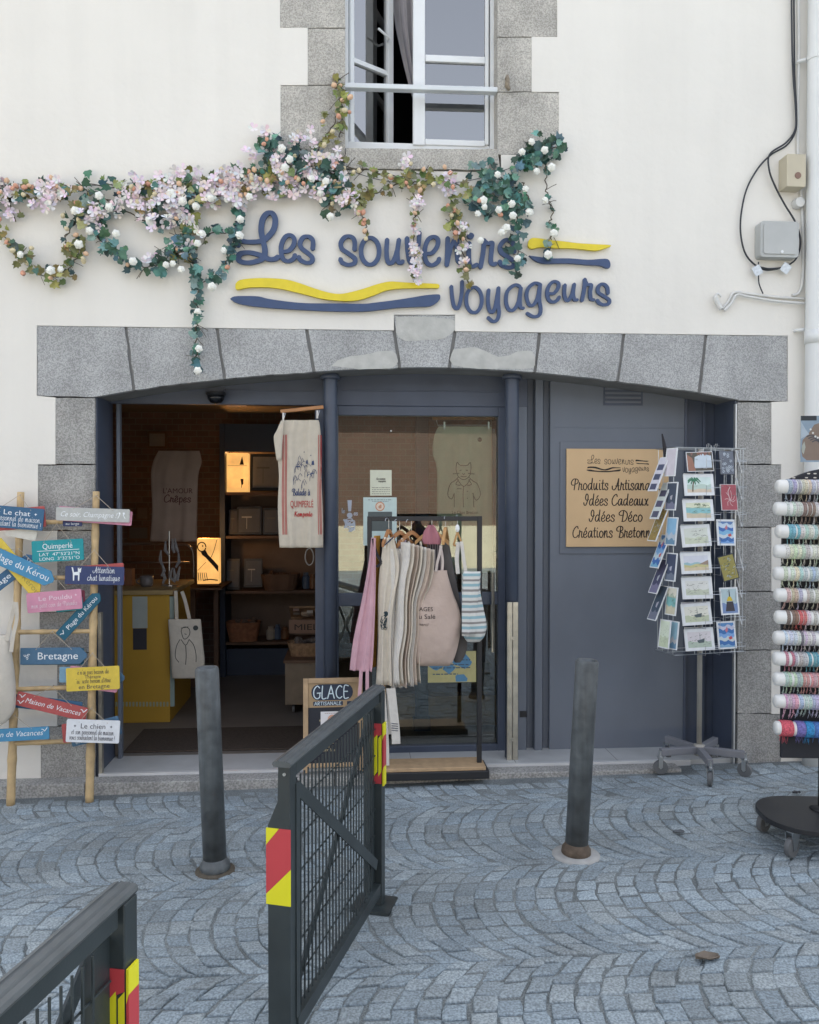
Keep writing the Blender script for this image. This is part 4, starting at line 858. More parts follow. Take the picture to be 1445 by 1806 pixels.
board('red board lettered Maison de Vacances sloping down', 91, 1246, 128, 25, 15, 'red', 1, 0, [('it', 'Maison de Vacances', .02, -.16, .52, .78)], nail=(92, 1211), deco=gull((-.43, .2), (-.43, -.25), (.45, .2)))
board('red board showing at the left of the white dog board', 128, 1292, 36, 34, -6, 'red', 0)
board('grey blue board tilted behind the white dog board', 168, 1290, 90, 34, -14, 'steel', 1, 0, [('bf', 'en vue', -.32, -.4, .3, .2)])
board('white board lettered Le chien near the foot of the ladder', 164, 1290, 94, 41, 3, 'white', 3, 0, [('bf', 'Le chien', 0, .12, .32, .46), ('sc', 'et son personnel de maison', 0, -.14, .13, .8), ('sc', 'vous souhaitent la bienvenue !', 0, -.38, .13, .86)], 'd', nail=(161, 1249), deco=stars((-.34, .22), (.34, .22)))
board('blue board lettered Maison de Vacances at the foot of the left pole', 22, 1296, 130, 23, -2, 'sky', 2, 0, [('it', 'Maison de Vacances', 0, -.14, .6, .82)], nail=(26, 1262), deco=gull((.44, .22)))

# ------------------------------------------------------------------ cloth things
linen = mat('natural_linen', (.60, .54, .45), .95, var=.06, vs=30, bump=.35, bs=35); linen2 = mat('warm_linen', (.56, .46, .38), .95, var=.06, vs=30, bump=.35, bs=35); linen3 = mat('pale_linen', (.62, .59, .54), .95, var=.06, vs=30, bump=.35, bs=35)
canvas = mat('cream_canvas', (.56, .52, .45), .95, var=.08, vs=12, bump=.45, bs=24)
pinkc = mat('pink_cotton', (.58, .35, .40), .95, var=.08, vs=14, bump=.35, bs=30); ochre = mat('ochre_cotton', (.45, .23, .04), .95, var=.08, vs=14); taupe = mat('taupe_cotton', (.47, .37, .315), .95, var=.08, vs=9, bump=.5, bs=22); charc = mat('charcoal_cotton', (.035, .033, .038), .95, var=.1)
greyc = mat('grey_cotton', (.13, .12, .115), .95, var=.1)
def drape(mb, target, off=.0018):
    """lay a flat print onto the cloth behind it"""
    v = [x.co + ROOT[target.name] for x in target.data.vertices]; t = BVHTree.FromPolygons(v, [tuple(p.vertices) for p in target.data.polygons])
    for q in mb.v:
        h = t.ray_cast(Vector((q.x, -3.5, q.z)), Vector((0, 1, 0)))
        if h[0] is not None: q.y = h[0].y - off - (q.y % .0005)*.2
def bag(mb, rows, y, nc=28, wob=.06, seed=0, p=2.6):
    """closed cloth volume: rows (py, xl, xr, depth)"""
    r = random.Random(seed); pts = smooth([tuple(map(float, q)) for q in rows], 6); n = len(pts); vs = []
    for j, (py, xl, xr, dp) in enumerate(pts):
        for i in range(nc):
            a = 2*math.pi*i/nc; ca, sa = math.cos(a), math.sin(a); cx = math.copysign(abs(ca)**(2/p), ca); cy = math.copysign(abs(sa)**(2/p), sa)
            q = P((xl+xr)/2 + (xr-xl)/2*cx, py, y); q.y += dp/2*cy*(1 + wob*math.sin(5*a + j*.35 + seed) + wob*math.sin(3*a - j*.23)); vs.append(q)
    mb.add(vs, [(j*nc+i, (j+1)*nc+i, (j+1)*nc+(i+1) % nc, j*nc+(i+1) % nc) for j in range(n-1) for i in range(nc)] + [tuple(range(nc)), tuple((n-1)*nc + i for i in range(nc-1, -1, -1))])
def strap(mb, pts, y, wpx, th=.003):
    q = smooth([tuple(P(a, b, y)) for a, b in pts], 6); w_ = wpx*mpp(700, 900, y)
    for i in range(len(q)-1):
        a, b = Vector(q[i]), Vector(q[i+1]); mb.bar(a, b, w_, th, up=(0, 1, 0))
def hanger(label, cx, cy, wpx, y, turn=0, m=hangw, clips=False):
    """wooden coat hanger, hook over the rail"""
    c = P(cx, cy, y); s = mpp(cx, cy, y); W = wpx*s; t = T('hanger', label, 'hanger', c, 'wooden hangers on the rack'); fr = frame_at(c, 0, 0, turn); O, U, V, N = fr
    mb = MB(); q = smooth([(-W/2, -.075), (-W/4, -.03), (-.01, 0), (.01, 0), (W/4, -.03), (W/2, -.075)], 5); top = [(a, b + .012) for a, b in q]; bot = [(a, b - .012) for a, b in q][::-1]
    mb.prism(top + bot, fr, -.009, .009); mb.build('yoke', m, t, bevel=.004)
    mb = MB(); mb.tube([O + V*.0, O + V*.05] + [O + V*(.065 + .018*math.sin(a)) + U*(-.018 + .018*math.cos(a)) for a in [i*.45 for i in range(8)]], .0022, 6); mb.build('hook', chrome, t)
    if clips:
        mb = MB(); [mb.bar(O + U*(k*W*.32) - V*.03, O + U*(k*W*.32) - V*.095, .012, .016, up=(0, 1, 0)) for k in (-1, 1)]; mb.build('clip', chrome, t)
    return t
# tote hanging at the far left of the ladder
RY = -.12
mb = MB(); yb = ly(1150) - .1; bag(mb, [(1120, -60, 14, .06), (1150, -64, 20, .1), (1200, -66, 26, .12), (1250, -62, 26, .1), (1275, -50, 10, .05)], yb, seed=2)
t = T('tote_bag', 'cream canvas tote hanging at the far left edge beside the ladder', 'bag', P(-20, 1275, yb)); mb.build('body', canvas, t, smoothing=True); mb = MB(); strap(mb, [(28, 1062), (22, 1085), (16, 1110), (12, 1130)], yb - .02, 7); strap(mb, [(29, 1062), (30, 1090), (24, 1120), (20, 1150)], yb - .035, 6); mb.build('handle', canvas, t)

# ------------------------------------------------------------------ clothes rack
rk = T('clothes_rack', 'black steel clothes rack on a low wooden plinth before the glass door', 'rack', (P(760, 1370, RY).x, RY, 0))
rx0, rx1 = P(652, 910, RY).x, P(846, 910, RY).x; zr = P(750, 914, RY).z; zg = .0425
bx0, bx1 = P(646, 1380, -.2).x, P(863, 1380, -.2).x
mb = MB(); mb.box((bx0, -.215, zg), (bx1, -.01, zg + .05)); o = mb.build('base_frame', blackm, rk, bevel=.006)
mb = MB(); mb.box((bx0 + .012, -.207, zg + .0502), (bx1 - .02, -.018, zg + .072)); mb.build('shelf', woodm, rk, bevel=.003)
for x in (rx0, rx1):
    mb = MB(); mb.box((x - .014, RY - .014, zg + .0505), (x + .014, RY + .014, zr + .012)); mb.build('upright', blackm, rk, bevel=.002)
mb = MB(); mb.box((rx0 + .0142, RY - .012, zr - .016), (rx1 - .0142, RY + .012, zr + .011)); mb.build('top_rail', blackm, rk, bevel=.002)
def cloth(name, label, cat_, rows, y, m, amp=.01, freq=3, ph=0, dy=0, slant=0, group=None, nc=20, grow=.5):
    mb = MB(); sheet(mb, rows, y, amp, freq, ph, nc=nc, dy=dy, slant=slant, grow=grow); t = T(name, label, cat_, P((rows[-1][1]+rows[-1][2])/2, rows[-1][0], y), group)
    o = mb.build('cloth', m, t, smoothing=True, solid=.0022); return t, o
t, o = cloth('apron', 'pink apron with dangling ties at the left end of the rack', 'apron', [(948, 655, 662), (1000, 649, 662), (1060, 638, 661), (1120, 625, 659), (1160, 619, 657), (1182, 617, 655)], RY - .02, pinkc, .012, 2.2, 1, slant=-.05)
mb = MB(); strap(mb, [(637, 1180), (636, 1205), (634, 1228)], RY - .05, 6); strap(mb, [(648, 1180), (648, 1205), (648, 1225)], RY - .06, 6); mb.build('tie', pinkc, t)
t, o = cloth('apron', 'ochre yellow apron beside the pink one', 'apron', [(945, 660, 672), (1000, 656, 670), (1080, 652, 668), (1150, 652, 664), (1178, 656, 664)], RY - .01, ochre, .01, 2, 2, slant=.04)
mb = MB(); strap(mb, [(658, 950), (664, 975), (672, 992), (664, 1000)], RY - .045, 5); mb.build('neck_strap', charc, t); mb = MB(); strap(mb, [(676, 1205), (678, 1240), (680, 1275)], RY - .03, 7); mb.build('tie', ochre, t)
cloth('apron', 'charcoal apron hanging between the ochre and the cream linens', 'apron', [(950, 662, 690), (1050, 660, 700), (1150, 662, 700), (1200, 664, 698)], RY + .05, charc, .01, 3, 0)
# cream linens hung in a tight row
LG = 'cream linens hung on the rack'
t, o = cloth('linen_apron', 'leftmost cream apron of the row, with a dark printed figure low on its edge', 'apron', [(948, 677, 694), (975, 674, 700), (1005, 670, 704), (1050, 667, 696), (1100, 667, 690), (1150, 666, 690), (1208, 663, 692)], RY - .05, linen, .012, 1.6, .4, slant=-.02, group=LG)
mb = MB(); fr = (P(676, 1092, RY), X, Z, -Y_); mb.flat(circ(.012, .04, .016, 10), fr, 0); r = random.Random(4)
for k in range(14): mb.ribbon([(r.uniform(-.02, .022), r.uniform(-.06, .03)) for _ in range(3)], .003, fr, .0004*k*.1, cal=False, step=3)
drape(mb, o); mb.build('print', mat('dark_print', (.03, .05, .06), .9), t)
mb = MB()
for k, (a, b) in enumerate(((678, 684), (681, 687), (684, 690), (687, 693))): strap(mb, [(a, 962 - 3*k), (b + 3, 955 - 3*k)], RY - .075, 1.6, .001)
mb.build('stripe', mat('navy_stripe', (.04, .05, .09), .9), t)
t, o = cloth('linen_apron', 'cream apron whose folded ties hang lowest, next to the printed one', 'apron', [(968, 684, 712), (1000, 688, 716), (1040, 690, 708), (1090, 684, 706), (1150, 688, 706), (1214, 690, 712)], RY - .065, linen3, .014, 1.8, 1.4, slant=.03, group=LG)
mb = MB(); strap(mb, [(676, 1212), (680, 1260), (683, 1310), (684, 1350)], RY - .07, 6); strap(mb, [(690, 1214), (695, 1260), (698, 1290), (699, 1312)], RY - .09, 15); strap(mb, [(684, 1214), (687, 1255), (688, 1295)], RY - .06, 6); mb.build('tie', linen3, t)
mb = MB(); [strap(mb, [(690.5, q), (702.5, q + 1)], RY - .0945, 1.2, .001) for q in (1276, 1280, 1284, 1288)]; mb.build('stripe', MATS['navy_stripe'], t)
ph = 0
W_ = ['first', 'second', 'third', 'fourth', 'fifth', 'sixth', 'seventh']
for k in range(7):
    xt = 716 + 7.0*k; xm = 704 + 5.4*k; xb = 698 + 6.0*k
    m = [linen3, linen, linen2, linen, linen3, linen2, linen][k]
    cloth('linen_towel', '%s cream linen towel counted from the apron with the lowest ties' % W_[k], 'towel', [(956 + 2*k, xt - 9, xt + 6), (985 + 2.5*k, xt - 10, xt + 5), (1020 + 2*k, xt - 16, xt - 2), (1060, xm - 6, xm + 7), (1110, xm - 8, xm + 6), (1160, xb - 8, xb + 4), (1203 + rnd.uniform(-4, 10), xb - 8, xb + 6)], RY - .05 - .012*(k % 2) + .006*k, m, .009, 1.2, k*1.3, slant=-.075, group=LG, nc=12)
t, o = cloth('linen_towel', 'linen towel with a mauve edge showing behind the cream row', 'towel', [(952, 703, 716), (1010, 700, 712), (1100, 696, 712), (1200, 700, 716)], RY + .01, mat('mauve_linen', (.48, .38, .42), .95, var=.05), .008, 2, 0, slant=-.03, group=LG)
# hangers
hanger('wooden hanger with clips holding the leftmost printed apron', 686, 938, 36, RY - .02, .9, hangw, True)
hanger('wooden hanger with clips above the first cream towels', 705, 940, 60, RY, .5, hangw, True)
hanger('wooden hanger with clips above the last cream towels', 726, 940, 60, RY, .45, hangw, True)
t = hanger('pale wooden hanger with a dusky pink cloth over its middle', 762, 936, 60, RY - .01, -.25, mat('pale_hanger', (.48, .27, .11), .45, var=.15, vs=20))
mb = MB(); sheet(mb, [(926, 756, 766), (938, 748, 772), (952, 745, 778), (960, 748, 778)], RY - .035, .008, 2, 0, nc=10, nr=10); mb.build('cloth_cover', mat('dusky_pink', (.36, .15, .18), .95, var=.08), t, smoothing=True, solid=.003)
hanger('wooden hanger turned edge on between the pink covered one and the striped bag', 786, 934, 44, RY, 1.25, MATS['pale_hanger'])
t = T('ring_hanger', 'small triangular wooden hanger with a white knot above the striped bag', 'hanger', P(807, 950, RY)); mb = MB(); p = [P(807, 938, RY - .01), P(800, 962, RY - .01), P(816, 962, RY - .01)]
for a, b in ((0, 1), (1, 2), (2, 0)): mb.bar(p[a], p[b], .011, .012, up=(0, 1, 0))
mb.build('triangle', MATS['pale_hanger'], t, bevel=.002); mb = MB(); mb.lathe([(.004, -.02), (.014, 0), (.012, .02), (.004, .03)], P(807, 934, RY - .01), 10); mb.build('knot', white, t); mb = MB(); mb.tube([P(807, 930, RY - .01), P(807, 915, RY - .01), P(806, 908, RY), P(804, 912, RY + .014)], .002, 6); mb.build('hook', chrome, t)
# bags
yb = RY - .05
mb = MB(); bag(mb, [(1006, 734, 789, .01), (1014, 733, 790, .025), (1045, 732, 799, .06), (1078, 732, 811, .10), (1105, 732, 813, .12), (1140, 732, 807, .12), (1165, 733, 799, .09), (1174, 736, 793, .03)], yb, seed=4, wob=.10, p=3.6)
t = T('tote_bag', 'big taupe cotton tote with black lettering hanging on the rack', 'bag', P(770, 1172, yb)); o = mb.build('body', taupe, t, smoothing=True)
mb = MB(); strap(mb, [(769, 1008), (772, 990), (776, 975), (778, 962)], yb - .01, 4.5); strap(mb, [(780, 1008), (781, 990), (779, 972), (777, 962)], yb + .01, 4.5); mb.build('handle', mat('pale_tape', (.58, .5, .46), .9), t)
mb = MB(); fr = (P(736, 1076, yb), X, Z, -Y_); s = mpp(740, 1076, yb); put(mb, 'NUAGES', fr, 7*s, 0, 10*s, 0, 38*s); put(mb, 'Eau Salé', fr, 10*s, -13*s, 11*s, 0, 40*s); put(mb, 'merci', fr, 8*s, -25*s, 7*s, 0, 18*s, .3)
mb.v = [v for v in mb.v]; drape(mb, o, .002); mb.build('lettering', ink, t)
t = T('dark_bag', 'dark striped bag hanging behind the taupe tote', 'bag', P(765, 1010, RY + .03)); mb = MB(); bag(mb, [(950, 748, 770, .02), (980, 746, 786, .04), (1050, 748, 800, .06), (1110, 752, 800, .06), (1130, 760, 800, .03)], RY + .06, seed=6); mb.build('body', bandmat('dark_stripe_cloth', [(.3, (.05, .03, .04)), (.42, (.38, .33, .33)), (.8, (.06, .055, .06)), (1, (.25, .22, .22))], .03, 0), t, smoothing=True)
t = T('grey_bag', 'grey cloth bag half hidden behind the striped one', 'bag', P(815, 1165, RY + .05)); mb = MB(); bag(mb, [(955, 782, 792, .01), (1000, 782, 800, .03), (1060, 790, 812, .05), (1110, 800, 824, .07), (1150, 796, 822, .07), (1168, 802, 812, .03)], RY + .05, seed=7); mb.build('body', greyc, t, smoothing=True)
stripes = bandmat('beach_stripe', [(.14, (.62, .62, .59)), (.27, (.27, .43, .48)), (.42, (.64, .64, .61)), (.53, (.25, .24, .23)), (.66, (.62, .62, .6)), (.79, (.27, .43, .48)), (.9, (.64, .64, .61)), (1, (.25, .24, .23))], .125, 2)
t = T('striped_bag', 'beach bag with white, pale blue and grey stripes at the right end of the rack', 'bag', P(835, 1130, yb)); mb = MB()
bag(mb, [(1010, 818, 847, .01), (1014, 816, 848, .03), (1040, 815, 847, .08), (1070, 815, 852, .12), (1100, 815, 858, .13), (1120, 817, 855, .1), (1132, 824, 846, .03)], yb - .02, seed=9, wob=.08); o = mb.build('body', stripes, t, smoothing=True)
mb = MB(); sheet(mb, [(1008, 818, 848), (1040, 816, 845), (1080, 815, 842), (1122, 815, 838)], yb - .09, .006, 1.3, 0, nc=10, nr=12); mb.build('front_flap', stripes, t, smoothing=True, solid=.003)
mb = MB(); strap(mb, [(809, 956), (806, 985), (808, 1012)], yb, 7); strap(mb, [(814, 955), (818, 985), (822, 1012)], yb - .01, 6); mb.build('handle', linen3, t)
# towel hanging at the doorway
TY = .10
th_ = T('towel_hanger', 'wooden clip hanger fixed beside the left column', 'hanger', P(530, 722, TY)); mb = MB(); mb.bar(P(495, 726, TY), P(571, 718, TY), .022, .03, up=(0, 1, 0)); mb.build('bar', hangw, th_, bevel=.004)
for x, a, b in ((500, 728, 742), (560, 724, 738)):
    mb = MB(); mb.bar(P(x, a, TY - .012), P(x, b, TY - .012), .011, .012, up=(0, 1, 0)); mb.tube([P(x + 4, a, TY - .01), P(x + 2, (a + b)/2, TY - .022), P(x, b, TY - .018)], .002, 5); mb.build('clip', chrome, th_)
def band_cloth(name, lo, hi, base, line_):
    """cloth with woven bands at both long edges, along the object's x axis"""
    return None
t = T('tea_towel', 'cream tea towel printed in red and blue hanging at the open doorway', 'towel', P(530, 968, TY)); mb = MB()
rows = [(741, 497, 562), (748, 495, 564), (770, 488, 566), (800, 489, 566), (840, 492, 567), (890, 490, 569), (930, 491, 570), (966, 493, 570)]
sheet(mb, rows, TY - .02, .012, 2.1, .3, nc=30, nr=36); o = mb.build('cloth', mat('towel_linen', (.50, .45, .37), .95, var=.06, vs=20, bump=.12, bs=500), t, smoothing=True, solid=.002)
fr = (P(530, 850, TY), X, Z, -Y_); s = mpp(530, 850, TY)
mb = MB(); put(mb, 'QUIMPERLÉ', fr, 3*s, -45*s, 17*s, 0, 40*s); write(mb, 'Kemperle', fr, 6*s, -61*s, 5*s, 1.1*s, 0, 32*s)
for x in (-31, -29, -26, -24, 37, 35, 32): mb.ribbon([(x*s + .6*s*math.sin(k*.8), (105 - 22*k)*s if k else 75*s) for k in range(1, 10)], 1.0*s, fr, 0, cal=False, step=3)
drape(mb, o, .003); mb.build('red_print', mat('red_print', (.40, .035, .035), .9), t)
mb = MB(); r = random.Random(8); write(mb, 'Balade à', fr, 2*s, -24*s, 7*s, 1.1*s, 0, 32*s)
for k in range(22):
    x, y = r.uniform(-12, 26), r.uniform(-12, 42); w_, h_ = r.uniform(4, 10), r.uniform(3, 8); mb.ribbon([(x*s, y*s), ((x + w_*.5)*s, (y + h_)*s), ((x + w_)*s, y*s)], .7*s, fr, 0, cal=False, step=2); mb.ribbon([(x*s, y*s), (x*s, (y - h_)*s)], .6*s, fr, 0, cal=False, step=2)
for x, y, w_, h_ in ((10, 32, 4, 7), (20, 30, 5, 8), (12, 10, 9, 4), (18, 14, 6, 2), (6, 52, 2, 2), (18, 46, 2, 2), (-8, 26, 8, 2)): mb.flat([(x*s, y*s), ((x+w_)*s, y*s), ((x+w_*.8)*s, (y+h_)*s), ((x+w_*.2)*s, (y+h_*.8)*s)], fr, 0)
drape(mb, o, .003); mb.build('blue_print', mat('navy_print', (.045, .065, .14), .9), t)
mb = MB(); q = [(741, 497), (760, 489), (772, 483), (800, 486), (815, 489)]; sheet(mb, [(742, 496, 501), (760, 488, 500), (770, 483, 499), (790, 485, 498), (812, 488, 496)], TY - .038, .003, 1, 0, nc=6, nr=12); mb.build('folded_corner', MATS['towel_linen'], t, smoothing=True, solid=.002)
# towel behind the glass
TY2 = FY + .12
t = T('tea_towel', 'tea towel printed with a cat in a coat hanging inside the glass door', 'towel', P(820, 980, TY2)); mb = MB(); sheet(mb, [(752, 774, 868), (770, 766, 868), (800, 764, 869), (830, 771, 869), (900, 771, 870), (1010, 771, 871)], TY2, .01, 2, .6, nc=30, nr=30); o = mb.build('cloth', mat('pale_green_linen', (.62, .63, .52), .95, var=.05, vs=16), t, smoothing=True, solid=.002)
fr = (P(818, 850, TY2), X, Z, -Y_); s = mpp(818, 850, TY2); mb = MB()
for st in ([(-14,22),(-12,34),(-6,29),(6,29),(12,34),(13,22),(10,10),(0,4),(-10,10),(-14,22)], [(-7,20),(-4,21)], [(4,21),(7,20)], [(-2,15),(0,13),(2,15)], [(-5,10),(0,9),(5,10)], [(-10,8),(-16,2),(-24,-4),(-28,-22),(-22,-30),(-17,-20)], [(10,8),(16,2),(24,-4),(29,-22),(22,-32),(16,-20)], [(-12,6),(-5,-4),(0,-8)], [(12,6),(6,-4),(0,-8)], [(0,-8),(-1,-24),(0,-44)], [(-17,-20),(-17,-44)], [(17,-20),(18,-44)], [(-9,4),(-14,-4),(-6,-6)], [(9,4),(14,-4),(7,-6)], [(6,-16),(7,-17)], [(6,-28),(7,-29)], [(-19,14),(-8,15)], [(8,15),(19,14)], [(-12,-12),(-4,-12)]): mb.ribbon([(a*s, b*s) for a, b in st], 1.3*s, fr, 0, cal=False, step=4)
put(mb, 'Le Chat Breton', fr, 2*s, -56*s, 8*s, 0, 46*s); mb.flat(circ(28*s, 74*s, 4*s, 12), fr, 0); drape(mb, o, .003); mb.build('print', mat('soft_ink', (.06, .07, .07), .9), t)
mb = MB(); sheet(mb, [(756, 868, 873), (790, 869, 878), (850, 869, 878), (975, 869, 878)], TY2 + .02, .004, 1, 0, nc=6, nr=12); mb.build('side_edge', mat('blue_edge', (.12, .2, .26), .95), t, smoothing=True, solid=.002)
th_ = T('towel_hanger', 'wooden clip hanger at the top of the glass door', 'hanger', P(818, 738, TY2)); mb = MB(); mb.bar(P(763, 738, TY2), P(873, 738, TY2), .02, .022, up=(0, 1, 0)); mb.build('bar', hangw, th_, bevel=.003)
for x in (784, 862):
    mb = MB(); mb.bar(P(x, 744, TY2 - .012), P(x, 757, TY2 - .012), .012, .012, up=(0, 1, 0)); mb.build('clip', chrome, th_)
mb = MB(); mb.tube([P(770, 740, TY2), P(772, 750, TY2), P(868, 750, TY2), P(866, 740, TY2)], .003, 6); mb.build('wire', chrome, th_)
# papers on the glass
def paper(name, label, cat_, px0, py0, px1, py1, y, col, draw, m=None):
    c = P((px0+px1)/2, (py0+py1)/2, y); a, b = P(px0, py1, y), P(px1, py0, y); t = T(name, label, cat_, c); fr = (c, X, Z, -Y_); W, Hh = b.x - a.x, b.z - a.z
    mb = MB(); mb.col = col; mb.prism([(-W/2, -Hh/2), (W/2, -Hh/2), (W/2, Hh/2), (-W/2, Hh/2)], fr, -.001, 0); mb.build('sheet', vcol, t)
    if draw: mb = MB(); draw(mb, fr, W, Hh); mb.build('print', vcol, t)
    return t
def d_notice(mb, fr, W, Hh):
    r = random.Random(2); mb.col = (.12, .11, .09)
    write(mb, 'Les souvenirs', fr, 0, .12*Hh, .05*Hh, .012*Hh, .0004, .42*W); write(mb, 'voyageurs', fr, .06*W, .03*Hh, .05*Hh, .012*Hh, .0005, .35*W)
    for v in (-.2, -.28, -.36, -.44): scatter_marks(mb, fr, -.42*W, .42*W, v*Hh, .0004, .03*Hh, r)
def d_poster(mb, fr, W, Hh):
    r = random.Random(3); mb.col = (.15, .2, .22); scatter_marks(mb, fr, -.35*W, .36*W, .44*Hh, .0004, .02*Hh, r); scatter_marks(mb, fr, -.24*W, .25*W, .41*Hh, .0004, .015*Hh, r)
    mb.col = (.55, .25, .14); mb.flat(circ(0, .31*Hh, .14*W, 24), fr, .0004); mb.col = (.7, .6, .5); mb.flat(circ(0, .31*Hh, .11*W, 20), fr, .0006); mb.col = (.5, .28, .18); mb.flat(circ(0, .3*Hh, .05*W, 10), fr, .0008); mb.flat(circ(.02*W, .33*Hh, .03*W, 8), fr, .001)
    mb.col = (.1, .12, .12); mb.flat([(-.36*W, .2*Hh), (.36*W, .2*Hh), (.36*W, -.2*Hh), (-.36*W, -.2*Hh)], fr, .0004)
paper('notice', 'small cream notice stuck on the glass door above the poster', 'notice', 653, 829, 691, 874, FY + .0265, (.62, .64, .52), d_notice)
paper('poster', 'pale blue poster with an orange round logo behind the rack', 'poster', 641, 877, 700, 962, FY + .0265, (.52, .64, .62), d_poster)
def d_map(mb, fr, W, Hh):
    r = random.Random(6)
    mb.col = (.12, .3, .5)
    for k in range(9): cx, cy = r.uniform(-.4, .4)*W, r.uniform(-.4, .4)*Hh; mb.flat([(max(-.49*W, min(.49*W, cx + W*.16*math.cos(a)*r.uniform(.5, 1.2))), max(-.48*Hh, min(.48*Hh, cy + Hh*.2*math.sin(a)*r.uniform(.5, 1.2)))) for a in [i*.7 for i in range(9)]], fr, .0003 + k*.00004)
    mb.col = (.08, .13, .2)
    for v in (.2, .05, -.05, -.25): scatter_marks(mb, fr, -.4*W, r.uniform(.1, .4)*W, v*Hh, .0009, .05*Hh, r)
paper('map_poster', 'blue and yellow map poster low on the glass door', 'poster', 755, 1148, 840, 1204, FY + .0265, (.55, .52, .26), d_map)
t = T('window_decal', 'pale ornamental decal of a spoon and flowers on the glass', 'decal', P(617, 910, FY + .02)); fr = (P(617, 910, FY), X, Z, -Y_); s = mpp(617, 910, FY); mb = MB(); r = random.Random(5)
mb.flat([(-4*s, 28*s), (4*s, 28*s), (2.5*s, 8*s), (-2.5*s, 8*s)], fr, -.0262); mb.flat(circ(0, 1*s, 5*s, 14), fr, -.0262)
for k in range(16): a = r.uniform(0, 6.28); mb.ribbon([(r.uniform(-12, 10)*s, -14*s + r.uniform(-8, 8)*s), (r.uniform(-10, 10)*s, -14*s + r.uniform(-10, 10)*s), (r.uniform(-8, 10)*s, -14*s + r.uniform(-12, 6)*s)], 1.4*s, fr, -.0262 + k*.00003, cal=False, step=3)
write(mb, 'le', fr, -11*s, 5*s, 5*s, 1.1*s, -.0262); write(mb, 'es', fr, 11*s, 1*s, 5*s, 1.1*s, -.0262); mb.flat([(-3*s, -28*s), (4*s, -28*s), (9*s, -20*s), (0, -24*s)], fr, -.0257)
mb.build('decal', mat('frosted_print', (.45, .5, .58), .7), t)
# wooden sign on the service door
def dsign():
    y = FY - .009; c = P(1089, 878, y); a, b = P(999, 964, y), P(1180, 792, y); t = T('wooden_sign', 'square pale wooden sign listing the goods in black script on the dark door', 'sign', c); W, Hh = b.x - a.x, b.z - a.z; fr = (c, X, Z, -Y_)
    wm = mat('plywood', (.62, .43, .24), .6, var=.05, vs=5); n = wm.node_tree.nodes; l = wm.node_tree.links
    mb = MB(); mb.prism([(-W/2, -Hh/2), (W/2, -Hh/2), (W/2, Hh/2), (-W/2, Hh/2)], fr, 0, .014); mb.build('board', wm, t, bevel=.0015)
    mb = MB(); s = W/181
    def sp(px, py): return ((px - 1089.5)*s, (878 - py)*s)
    U = lambda X_, Y0: sp(980 + X_/7.225, 780 + Y0/7.225)
    for txt, x0, x1, base, xh in (('Produits Artisanaux', 195, 1330, 610, 78), ('Idées Cadeaux', 355, 1185, 803, 78), ('Idées Déco', 425, 1112, 1003, 78), ('Créations Bretonnes', 215, 1325, 1203, 78)):
        u, v = U(x0, base); u1, _ = U(x1, base); write(mb, txt, fr, (u + u1)/2, v, xh/7.225*s*1.06, 1.75*s, .0146, u1 - u)
    for cv, grp in ((A_, SA), (B_, SB)):
        for wd, sts in grp:
            for st in sts:
                pp = [cv(p) for p in st]; mb.ribbon([sp(1034 + (x - 410)*.1655, 812 - (470 - y_)*.171 + 8) for x, y_ in pp], .9*s, fr, .0146, cal=False, step=4)
    for k, cv, po in WAVES: mb.flat([sp(1034 + (x - 410)*.1655, 820 - (470 - y_)*.171) for x, y_ in [cv(p) for p in po]], fr, .0147)
    mb.build('lettering', ink, t)
dsign()
# security dome above the doorway
t = T('security_camera', 'small black dome camera on the lintel above the doorway', 'camera', P(381, 700, FY - .03)); mb = MB(); c = P(381, 692, FY - .05); mb.lathe([(.062, .0), (.064, -.012), (.056, -.02)], c, 18); mb.build('mount', blackm, t); mb = MB(); mb.lathe([(.054, -.0202), (.05, -.045), (.034, -.065), (.001, -.073)], c, 18); mb.build('dome', mat('black_dome', (.008, .009, .012), .12, var=0), t, smoothing=True); mb = MB(); mb.box((c.x - .05, c.y + .03, c.z - .005), (c.x + .05, FY, c.z + .03)); mb.build('bracket', navy, t)
mb = MB(); mb.bar(P(400, 716, FY - .004), P(435, 716, FY - .004), .004, .006, up=(0, 1, 0)); tag(mb.build('light_strip', mat('copper_strip', (.5, .25, .12), .4, .6)), 'thin copper coloured strip under the transom right of the dome camera', 'strip')
